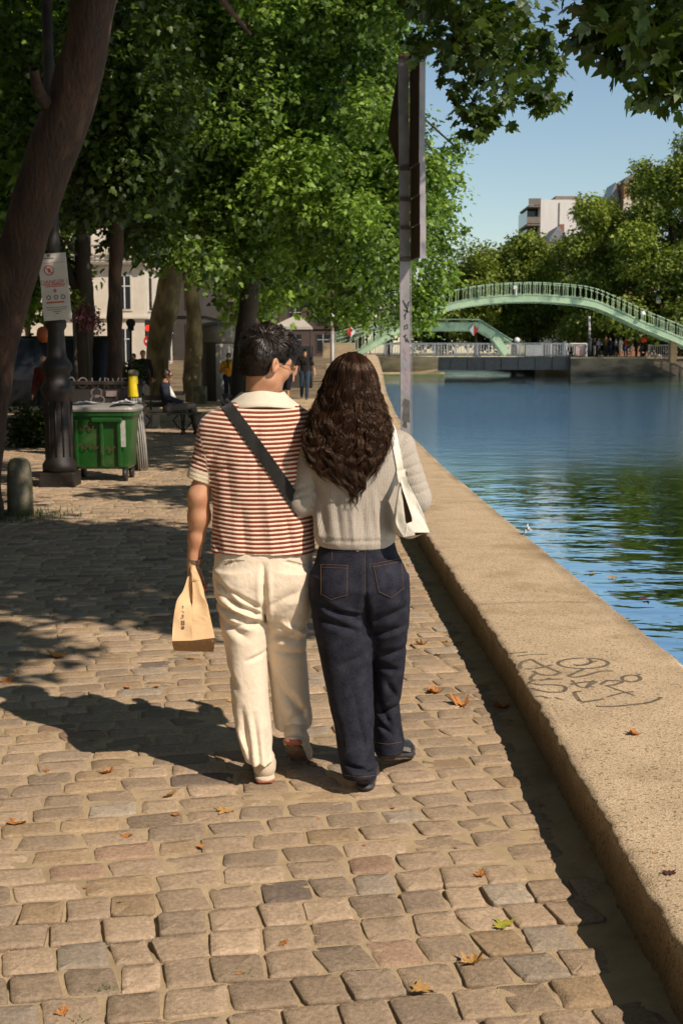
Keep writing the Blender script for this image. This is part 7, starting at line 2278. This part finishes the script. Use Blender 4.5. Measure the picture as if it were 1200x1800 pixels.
# back panel, left gusset, base
sheet([(g_(702, 845, .02), g_(714, 845, .02)), (g_(698, 890, .06), g_(736, 890, .06)), (g_(694, 938, .08), g_(752, 932, .08))], 'back_panel', m_wleather, seed=105, flip=True)
sheet([(g_(702, 848, .02), g_(703, 854, -.004)), (g_(696, 880, .055), g_(699, 878, -.006)), (g_(691, 912, .075), g_(696, 906, -.008)), (g_(690.5, 930, .08), g_(697, 924, -.008)), (g_(694, 940, .08), g_(709, 945, -.012))], 'gusset', m_wleather, seed=106, nw=6)
sheet([(g_(714, 845, .02), g_(716, 850, -.002)), (g_(738, 890, .05), g_(736, 890, .0)), (g_(753, 931, .08), g_(755, 936, .0))], 'gusset', m_wleather, seed=107, nw=5, flip=True)
sheet([(g_(708.5, 944.5, -.0125), g_(694, 940.5, .08)), (g_(729, 941.5, -.0165), g_(722, 947, .075)), (g_(755, 936.5, .0), g_(752, 933, .08))], 'base', pm('bag_base', (.55, .46, .33), (.5, .42, .3), scale=20, rough=.5), seed=108, nw=6)
# ================================================================== PEOPLE IN THE BACKGROUND
def flat_cloth(name, c): return pm(name, c, tuple(q * .8 for q in c), scale=9, rough=.9, spec=.15)


def figure(label, loc, yaw, height=1.72, h=.02, pose=None, top=(.1, .1, .1), legs=(.05, .06, .1), hair=(.02, .015, .01), shoe_c=(.08, .07, .06), sleeves=1.0, shorts=False, extra_hair=None, glasses=False, group=None, hat=None, scarf=None, skirt=False, shirt=None):
    """one body surface with clothing as parts; sleeves: 0 none, .5 short, 1 long."""
    J = dict(pel=(0, 0, .93), che=(0, 0, 1.30), nk=(0, .01, 1.47), hd=(0, .03, 1.60), hip=.095, sh=.185,
             lk=(-.10, .03, .50), la=(-.11, .0, .08), rk=(.10, .03, .50), ra=(.11, .0, .08),
             le=(-.26, -.02, 1.12), lw=(-.27, .06, .88), re=(.26, -.02, 1.12), rw=(.27, .06, .88), lean=0, lh=None, rh=None)
    if pose: J.update(pose)
    t = thing('person', label, 'person', loc, group)
    s = height / 1.72
    Mz = Matrix.Rotation(yaw, 3, 'Z')
    L0 = Vector(loc)

    def W(p): return L0 + Mz @ (Vector(p) * s)
    P_ = {k: W(v) for k, v in J.items() if isinstance(v, tuple)}
    up = Vector(J['nk']) - Vector(J['pel'])
    lsh = W(Vector(J['nk']) + Vector((-J['sh'], -.01, -.09))); rsh = W(Vector(J['nk']) + Vector((J['sh'], -.01, -.09)))
    lh = W(J['lh'] or Vector(J['pel']) + Vector((-J['hip'], 0, -.02))); rh = W(J['rh'] or Vector(J['pel']) + Vector((J['hip'], 0, -.02)))
    allp = list(P_.values()) + [lsh, rsh, lh, rh]
    lo = Vector([min(p[k] for p in allp) - .22 for k in range(3)]); hi = Vector([max(p[k] for p in allp) + .22 for k in range(3)])
    lo.z = max(lo.z, L0.z - .02)
    def fld(): return Field(lo, hi, h)
    fl = (Mz @ Vector((0, 1, 0)), .68)
    B_ = fld()
    if h < .02: head(B_, P_['hd'], Mz, .96 * s)
    else:
        B_.add(ellip(P_['hd'], np.array((.078, .095, .115)) * s, Mz), k=.02); B_.add(cone(W(Vector(J['hd']) + Vector((0, .09, -.01))), W(Vector(J['hd']) + Vector((0, .105, -.025))), .014, .014), k=.02)
    B_.add(cone(W(Vector(J['nk']) - Vector((0, .01, .06))), P_['hd'], .058 * s, .052 * s), k=.02)
    B_.add(cone(P_['pel'], W(Vector(J['nk']) - Vector((0, 0, .14))), .10 * s, .11 * s, flat=fl), k=.04)
    for S_, E_, W__ in ((lsh, 'le', 'lw'), (rsh, 're', 'rw')):
        B_.add(cone(S_, P_[E_], .045 * s, .036 * s), k=.02); B_.add(cone(P_[E_], P_[W__], .037 * s, .027 * s), k=.02)
        dr = (P_[W__] - P_[E_]).normalized()
        if h < .02: hand(B_, P_[W__], dr, Mz @ Vector((0, 0, 1)).cross(dr) if abs(dr.z) < .9 else Mz @ Vector((1 if S_ is lsh else -1, 0, 0)), Mz @ Vector((0, 1, .2)), curl=.6, k=.95)
        else: B_.add(cone(P_[W__], P_[W__] + dr * .11 * s, .032 * s, .022 * s), k=.02)
    for H_, K_, A_ in ((lh, 'lk', 'la'), (rh, 'rk', 'ra')):
        B_.add(cone(H_, P_[K_], .075 * s, .05 * s), k=.03); B_.add(cone(P_[K_], P_[A_], .052 * s, .036 * s), k=.02)
    sdf_obj('body', B_, m_skin, t)
    T_ = fld()
    T_.add(cone(W(Vector(J['pel']) + Vector((0, 0, .0))), W(Vector(J['nk']) - Vector((0, .0, .15))), .150 * s, .165 * s, flat=fl), k=.03)
    T_.add(cone(lsh, rsh, .066 * s, .066 * s), k=.05)
    for S_, E_, W__ in ((lsh, 'le', 'lw'), (rsh, 're', 'rw')):
        if sleeves >= 1:
            T_.add(cone(S_, P_[E_], .064 * s, .054 * s), k=.03); T_.add(cone(P_[E_], P_[E_].lerp(P_[W__], .92), .054 * s, .043 * s), k=.02)
        elif sleeves > 0:
            T_.add(cone(S_, S_.lerp(P_[E_], .75), .062 * s, .056 * s), k=.03)
    T_.noise(.006, 20, 3, (1, 1, .6))
    sdf_obj('top', T_, flat_cloth('cloth', top), t)
    Lg = fld()
    Lg.add(cone(lh, rh, .118 * s, .118 * s, flat=fl), k=.04)
    Lg.add(cone(P_['pel'], W(Vector(J['pel']) + Vector((0, 0, .06))), .145 * s, .14 * s, flat=fl), k=.04)
    for H_, K_, A_ in ((lh, 'lk', 'la'), (rh, 'rk', 'ra')):
        if shorts: Lg.add(cone(H_, H_.lerp(P_[K_], .85), .098 * s, .088 * s), k=.025)
        else:
            Lg.add(cone(H_, P_[K_], .096 * s, .070 * s), k=.025); Lg.add(cone(P_[K_], P_[K_].lerp(P_[A_], .95), .070 * s, .058 * s), k=.02)
    Lg.noise(.005, 20, 4)
    sdf_obj('trousers' if not shorts else 'shorts', Lg, flat_cloth('legwear', legs), t)
    for A_ in ('la', 'ra'):
        S_ = fld(); a = P_[A_]; f_ = Mz @ Vector((0, 1, 0))
        S_.add(cone(a + Vector((0, 0, -.035 * s)) - f_ * .02, a + f_ * .17 * s + Vector((0, 0, -.05 * s)), .048 * s, .034 * s), k=.02)
        sdf_obj('shoe', S_, flat_cloth('shoe', shoe_c), t)
    Hh = fld(); hd = Vector(J['hd'])
    Hh.add(ellip(W(hd + Vector((0, -.022, .030))), np.array((.090, .104, .100)) * s, Mz), k=.02)
    Hh.add(ellip(W(hd + Vector((0, .11, -.035))), np.array((.11, .08, .10)) * s, Mz), k=.015, cut=True)
    if extra_hair: Hh.add(cone(W(hd + Vector((0, -.07, .0))), W(hd + Vector((0, -.09, -extra_hair))), .065 * s, .05 * s), k=.03)
    hm = bpy.data.materials.new('hair_colour'); nodes_of(hm)[3].inputs['Base Color'].default_value = (*hair, 1); nodes_of(hm)[3].inputs['Roughness'].default_value = .5
    sdf_obj('hair' if not hat else 'hat', Hh, hm, t)
    if glasses:
        mb = MB()
        for sx in (-1, 1): mb.tube([W(hd + Vector((sx * .034 + .0 * a_, .100 + .006 * a_, .006))) for a_ in (0, 1)], .028 * s, 12)
        mb.tube([W(hd + Vector((-.08, .0, .012))), W(hd + Vector((-.066, .085, .012))), W(hd + Vector((.066, .085, .012))), W(hd + Vector((.08, 0, .012)))], .007 * s, 5)
        mb.build('sunglasses', m_black, t)
    if scarf:
        S_ = fld(); S_.add(cone(W(Vector(J['nk']) + Vector((-.05, .03, -.02))), W(Vector(J['nk']) + Vector((.05, .03, -.02))), .055, .055), k=.03)
        S_.add(cone(W(Vector(J['nk']) + Vector((.0, .12, -.03))), W(Vector(J['nk']) + Vector((.02, .155, -.24))), .05, .035), k=.03); S_.noise(.008, 30, 8)
        sdf_obj('scarf', S_, flat_cloth('scarf', scarf), t)
    if shirt:
        S_ = fld(); S_.add(cone(W(Vector(J['nk']) + Vector((0, .06, -.12))), W(Vector(J['pel']) + Vector((0, .13, .12))), .06 * s, .075 * s), k=.03)
        sdf_obj('shirt', S_, flat_cloth('shirt', shirt), t)
    return t


# person in orange jacket, facing us
Yo = 36.0
g0 = gnd(403, 709)
figure('person in orange jacket, green scarf and sunglasses walking towards us beside the kiosk', (g0.x, g0.y, -.02), PI + .1, 1.66, .0165, dict(le=(-.27, -.02, 1.10), lw=(-.16, .20, 1.14), re=(.27, -.02, 1.10), rw=(.10, .22, 1.18), lk=(-.09, .08, .50), la=(-.09, .10, .09), rk=(.09, .02, .48), ra=(.10, -.10, .12)), top=(.62, .27, .02), legs=(.02, .03, .06), glasses=True, scarf=(.09, .14, .03))
g0 = gnd(536, 702)
figure('man in black T-shirt and jeans walking towards us left of the woman', (g0.x, g0.y, -.02), PI, 1.80, .0175, dict(le=(-.29, -.03, 1.14), lw=(-.34, .03, .90), re=(.28, -.02, 1.14), rw=(.30, .12, .92), lk=(-.08, .14, .52), la=(-.06, .16, .10), rk=(.10, .02, .48), ra=(.12, -.20, .16)), top=(.022, .020, .020), legs=(.035, .055, .085), sleeves=.5)
g0 = gnd(503, 712)
figure('person in dark shorts half hidden behind head of the striped man', (g0.x, g0.y, -.02), PI - .3, 1.70, .022, dict(lk=(-.09, .10, .50), la=(-.08, .06, .1)), top=(.10, .035, .035), legs=(.018, .018, .026), sleeves=.5, shorts=True)
# seated man on the bench
sx_, sy_ = X_at(296, 25.45), 25.45
figure('man in dark jacket, white shirt and grey trousers sitting on the bench in sunglasses', (sx_, sy_, -.03), -PI / 2 + .12, 1.74, .0165, dict(pel=(0, 0, .56), nk=(0, -.05, 1.08), hd=(0, .0, 1.21), lh=(-.10, .02, .56), rh=(.10, .02, .56), lk=(-.10, .46, .56), la=(-.10, .56, .09), rk=(.10, .50, .60), ra=(.09, .62, .09), le=(-.25, -.02, .78), lw=(-.10, .26, .66), re=(.25, -.02, .78), rw=(.06, .30, .67)), top=(.028, .034, .048), legs=(.17, .15, .13), glasses=True, hair=(.05, .025, .015), shirt=(.70, .68, .64))
# dark figures by the corner building
for (u, v, Y, lab, top, yw) in ((238, 668, 40, 'slim dark silhouetted person in front of the white corner building, left of two', (.02, .02, .022), 2.6), (254, 668, 39, 'broad dark silhouetted person in front of the white corner building beside mottled trunk', (.018, .018, .02), 3.4)):
    figure(lab, (X_at(u, Y), Y, -.03), yw, 1.66 if u < 250 else 1.76, .035, None, top=top, legs=(.02, .02, .025))
p = X_at(84, 24)
figure('person in red top mostly hidden behind the lamp post', (X_at(84, 25), 25, -.03), 2.9, 1.66, .035, None, top=(.14, .03, .02), legs=(.03, .03, .04))

# crowd on the far quay
G_C = 'people standing on the far quay'
crowd = [(1040, 'person in dark top and pale trousers at left end of the far crowd', (.03, .03, .035), (.45, .42, .38), (.02, .015, .01), 1.72, False),
         (1048, 'blond person in blue and white top on the far quay', (.35, .40, .50), (.05, .045, .05), (.30, .20, .10), 1.64, False),
         (1060, 'tall person in olive brown coat and hat in the far crowd', (.15, .10, .03), (.06, .05, .04), (.20, .14, .10), 1.86, False),
         (1068, 'person in dark navy clothes right of the olive coat', (.025, .03, .06), (.03, .035, .07), (.03, .02, .015), 1.70, False),
         (1077, 'person in bright white top with dark shorts on the far quay', (.72, .70, .68), (.04, .05, .08), (.05, .03, .02), 1.70, True),
         (1086, 'person in light grey top and cream shorts on the far quay', (.52, .50, .48), (.55, .48, .38), (.12, .08, .05), 1.72, True),
         (1095, 'person in rust red jacket and blue jeans on the far quay', (.32, .07, .03), (.06, .10, .22), (.05, .03, .02), 1.74, False),
         (1104, 'person in dull green top and pale shorts on the far quay', (.11, .10, .05), (.48, .43, .36), (.06, .04, .02), 1.66, True),
         (1113, 'person all in black near right end of the far crowd', (.02, .02, .022), (.02, .02, .025), (.02, .015, .01), 1.74, False),
         (1122, 'person in dark top and faded blue jeans beside the red bag', (.03, .025, .03), (.07, .10, .16), (.02, .015, .01), 1.80, False)]
rg = np.random.default_rng(40)
for k, (u, lab, top, legs, hr_, ht, sh_) in enumerate(crowd):
    Y = 109.6 + rg.uniform(0, 1.6)
    figure(lab, (X_at(u, Y), Y, DKZ - .03), rg.uniform(0, 6.28), ht, .036, dict(lw=(-.24, .12, .95), rw=(.20, .22, 1.1)), top=top, legs=legs, hair=hr_, sleeves=.5 if sh_ else 1, shorts=sh_, group=G_C)
Y = 109.4
figure('dark seated person low behind the pale railing near the thick post', (X_at(999, Y), Y, DKZ - .03), 3.0, 1.6, .036, dict(pel=(0, 0, .45), nk=(0, .02, .95), hd=(0, .06, 1.08), lh=(-.1, .02, .45), rh=(.1, .02, .45), lk=(-.12, .4, .45), la=(-.12, .42, .08), rk=(.12, .4, .45), ra=(.12, .42, .08), le=(-.25, .0, .68), lw=(-.1, .25, .55), re=(.25, 0, .68), rw=(.1, .25, .55)), top=(.03, .022, .02), legs=(.03, .025, .025))
p = at(1130, 597, 109.2)
tag(MB().lathe(p - Vector((0, 0, .27)), [(.06, 0), (.2, .07), (.265, .2), (.27, .3), (.21, .44), (.08, .53)], 14).build('round_bag', pm('bright_red', (.75, .015, .01), (.65, .01, .01), rough=.5), loc=p), 'bright red round bag carried at right end of the far crowd', 'bag')

# ================================================================== FALLEN LEAVES, GRAFFITI, A BIRD
T_k = bvh(KP, KF)


def dead_leaf_mesh(seed, curl):
    r_ = np.random.default_rng(seed)
    base = LEAF_HI * (1 + r_.normal(0, .05, LEAF_HI.shape))
    pts, F_ = [(0, .38, 0)], []
    rings = (.5, 1.0)
    for q in rings:
        for x, y in base: pts.append((x * q, .38 + (y - .38) * q, 0))
    n_ = len(base)
    F_ += [[0, 1 + k, 1 + (k + 1) % n_] for k in range(n_)]
    F_ += [[1 + k, 1 + n_ + k, 1 + n_ + (k + 1) % n_, 1 + (k + 1) % n_] for k in range(n_)]
    P_ = np.array(pts); P_[:, 1] -= .4
    a, b_ = r_.uniform(.3, 1.2) * curl, r_.uniform(-.3, .9) * curl
    rad = np.hypot(P_[:, 0], P_[:, 1])
    P_[:, 2] = a * P_[:, 0] ** 2 + b_ * P_[:, 1] ** 2 + .10 * curl * np.sin(P_[:, 0] * 7 + seed) * rad + .07 * r_.normal(size=len(P_)) * rad
    P_[:, 2] -= P_[:, 2].min()
    me = bpy.data.meshes.new('fallen_leaf'); me.from_pydata([tuple(p) for p in P_], [], F_); me.update()
    return me


m_or = pm('orange_dead_leaf', (.50, .22, .05), (.38, .14, .03), scale=5, rough=.7, c3=(.28, .10, .02), c3s=9)
m_tan = pm('tan_dead_leaf', (.50, .30, .10), (.42, .22, .06), scale=5, rough=.7)
m_yg = pm('yellow_green_leaf', (.42, .38, .04), (.25, .30, .04), scale=4, rough=.6, c3=(.5, .35, .03), c3s=5)
m_dr = pm('dark_red_leaf', (.10, .03, .02), (.07, .02, .015), scale=5, rough=.7)
lm_ = {}
for nm, mt in (('o', m_or), ('t', m_tan), ('y', m_yg), ('d', m_dr)):
    for s_ in range(4):
        me = dead_leaf_mesh(s_ * 3 + 1, (.9, 1.6, .5, 2.2)[s_]); me.materials.append(mt); lm_[nm + str(s_)] = me
rg = np.random.default_rng(3)
G_P = 'fallen leaves on the cobbled path'


def drop(u, v, size_px, kind, label, group=None, surf='g', yaw=None):
    if surf == 'k':
        q = cast(T_k, u, v, .002)
        if q is None: return
        p = q
    elif surf == 'w': p = gnd(u, v, WATER_Z + .006)
    else: p = gnd(u, v, .002)
    s_ = size_px / F_PX * p.y * 1.05
    o = link_mesh('fallen_leaf', lm_[kind], loc=p)
    o.scale = (s_, s_ * rg.uniform(.85, 1.1), s_ * rg.uniform(.7, 1.1)); o.rotation_euler = (rg.normal(0, .12), rg.normal(0, .12), rg.uniform(0, 6.28) if yaw is None else yaw)
    tag(o, label, 'leaf', group)


small = 'small dry orange leaf scrap on the sunlit cobbles'
for d in ((882, 1625, 40, 'y0', 'yellow green leaf lying on cobbles near the kerb shadow'), (827, 1692, 46, 't1', 'large crumpled tan leaf on the square setts at lower right'), (745, 1741, 48, 't2', 'flat pale tan leaf lowest in the picture right of centre'), (843, 1540, 27, 'o1', 'tan orange leaf at the foot of the kerb shadow beside a dark sett'), (812, 1240, 36, 'o3', 'big curled orange leaf right of the jeans near the kerb shadow'), (765, 1217, 28, 'o1', 'curled orange leaf just right of the jeans knee'),
          (186, 1359, 30, 'o1', 'orange leaf on the cobbles below long shadow of the couple'), (297, 1398, 34, 't0', 'pale yellow leaf left of the planted cream shoe'), (395, 1427, 32, 't2', 'pale tan leaf below the cream shoe'), (27, 1448, 36, 'o0', 'tan orange leaf at left frame edge low on the path'), (100, 1154, 38, 't1', 'large curled leaf at edge of tree shade on the left'), (12, 1198, 28, 'o0', 'orange leaf at the left frame edge above the long shadow'),
          (226, 1469, 24, 'o2', 'thin orange leaf below left of the couple'), (113, 1783, 26, 'o1', 'small brick orange leaf at bottom left corner'), (740, 1134, 23, 't1', 'pale orange leaf higher of the pair right of the jeans'), (783, 1127, 17, 't2', 'thin tan leaf touching the kerb shadow right of the jeans'), (340, 1158, 22, 'o2', 'orange leaf just below the paper bag'), (880, 1243, 32, 'o1', 'orange leaf lying inside the kerb shadow'), (355, 1489, 17, 'o0', 'single orange leaf centred left below the couple'), (497, 1658, 19, 'o2', 'little bright orange leaf on the square setts near the dark sett')):
    drop(*d[:4], d[4], G_P)
for u, v, s_ in ((83, 1355, 13), (310, 1434, 15), (770, 1151, 15), (225, 1210, 12), (275, 1207, 11), (408, 1233, 13), (212, 1587, 14), (150, 1560, 9), (640, 1486, 8), (560, 1440, 8), (690, 1420, 9), (830, 1120, 12), (120, 1255, 9), (250, 1310, 9), (950, 1418, 10), (800, 1490, 8), (420, 1712, 13)):
    drop(u, v, s_, rg.choice(['o0', 'o1', 't1', 'o2']), small, 'small leaf scraps on the cobbles')
drop(1115, 1291, 24, 'o1', 'orange leaf lying on the concrete kerb below the graffiti', None, 'k')
drop(1176, 1536, 26, 'd0', 'dark red brown leaf on the kerb at right frame edge', None, 'k')
drop(1150, 1500, 9, 't1', 'tiny pale scrap on the kerb above the dark red leaf', None, 'k')
drop(1075, 1015, 18, 't2', 'pale leaf floating on the canal beyond the kerb', None, 'w')
drop(1131, 1054, 22, 'd2', 'dark leaf floating on the canal right of the pale one', None, 'w')
drop(1040, 1008, 12, 't0', 'tiny tan leaf floating on the canal left of the pale one', None, 'w')
# small green tufts between the setts
for (u, v, n_, lab) in ((185, 1740, 26, 'small tuft of green weed between square setts at lower left'), (140, 1797, 22, 'green weed tuft at the very bottom left edge'), (424, 1713, 14, 'single tiny green sprig between square setts left of centre')):
    c = gnd(u, v, 0.0); V_, F_ = [], []
    for k in range(n_):
        p = Vector((c.x + rg.normal(0, .012), c.y + rg.normal(0, .008), -.006)); d_ = Vector((rg.normal(0, .012), rg.normal(0, .012), rg.uniform(.006, .020)))
        q = Vector((.004, 0, 0)); b_ = len(V_)
        V_ += [p - q, p + q, p + d_]; F_.append([b_, b_ + 1, b_ + 2])
    tag(np_mesh('weed_tuft', np.array(V_), np.array(F_), pm('weed_green', (.08, .14, .02), (.05, .10, .02)), loc=c, smooth=False), lab, 'weed')

# graffiti scrawled on the kerb top
gt = thing('graffiti', 'dark scrawled graffiti letters and loops on top of the concrete kerb', 'graffiti', gnd(1030, 1200, KZ))
m_grk = pm('faded_black_marker', (.09, .07, .05), (.20, .15, .095), scale=40, rough=.9, c3=(.28, .2, .11), c3s=60, c3t=.62)


def gz_(zx, zy): return (700 + zx / 2.4, 700 + zy / 2.4)


def ell2(cx, cy, rx, ry, n=28, a0=0, a1=2 * PI): return [(cx + rx * math.cos(a), cy + ry * math.sin(a)) for a in np.linspace(a0, a1, n)]


strokes = [[(470, 1076), (545, 1070)], [(480, 1090), (560, 1081), (632, 1080)], [(562, 1100), (520, 1113), (512, 1136), (545, 1142), (600, 1136), (648, 1124)], [(560, 1101), (600, 1124), (660, 1148), (684, 1160)], [(575, 1162), (556, 1184), (600, 1190), (640, 1180)], [(566, 1150), (600, 1166), (650, 1168), (680, 1158)],
           [(692, 1184), (640, 1186), (580, 1190), (556, 1197), (590, 1208), (650, 1209), (695, 1214), (704, 1226), (690, 1238), (640, 1240), (590, 1232), (560, 1222)], [(566, 1262), (600, 1256), (640, 1268)], [(660, 1262), (690, 1272)], [(600, 1300), (650, 1296)],
           ell2(778, 1118, 106, 22, a0=-.4, a1=5.9), [(800, 1100), (812, 1112), (780, 1126), (736, 1124)], [(748, 1130), (800, 1118), (836, 1108)], [(786, 1140), (740, 1160), (718, 1172), (752, 1176), (800, 1166), (850, 1152), (905, 1150)], [(720, 1207), (775, 1198), (830, 1196), (800, 1212), (790, 1224)], [(730, 1190), (760, 1216), (800, 1222)], [(822, 1190), (800, 1210), (826, 1220)],
           [(850, 1208), (880, 1192), (940, 1194), (920, 1206), (870, 1214)], [(880, 1214), (930, 1232), (990, 1252)], [(990, 1236), (930, 1246), (880, 1260)], ell2(980, 1182, 39, 14), [(1000, 1170), (1020, 1164)], [(772, 1236), (742, 1240), (752, 1262), (772, 1280), (820, 1276), (866, 1268)], [(832, 1299), (900, 1300), (980, 1293), (1050, 1284), (1092, 1270), (1106, 1260)]]
for st_ in strokes:
    uv = [gz_(*p) for p in (crom(st_, max(6, len(st_) * 5)) if len(st_) > 2 else st_)]
    pts = [cast(T_k, u, v, .0025) for u, v in uv]
    pts = [p for p in pts if p is not None]
    if len(pts) > 1: MB().ribbon(pts, .014 if len(st_) < 4 else .019, (0, 0, 1)).build('stroke', m_grk, gt)

# crumpled scrap caught at the outer lip of the kerb
q = cast(T_k, 927, 938, .002)
q = Vector((q.x, q.y, q.z)) if q is not None else gnd(927, 938, KZ)
P_, F_ = crumple(q + Vector((.0, 0, .0)), .07, .06, .07, 17)
tag(np_mesh('litter', P_, F_, pm('white_scrap', (.7, .69, .66), (.12, .12, .12), scale=22, rough=.6), loc=q, smooth=False), 'small white and black scrap of litter at the water side edge of the kerb', 'litter')
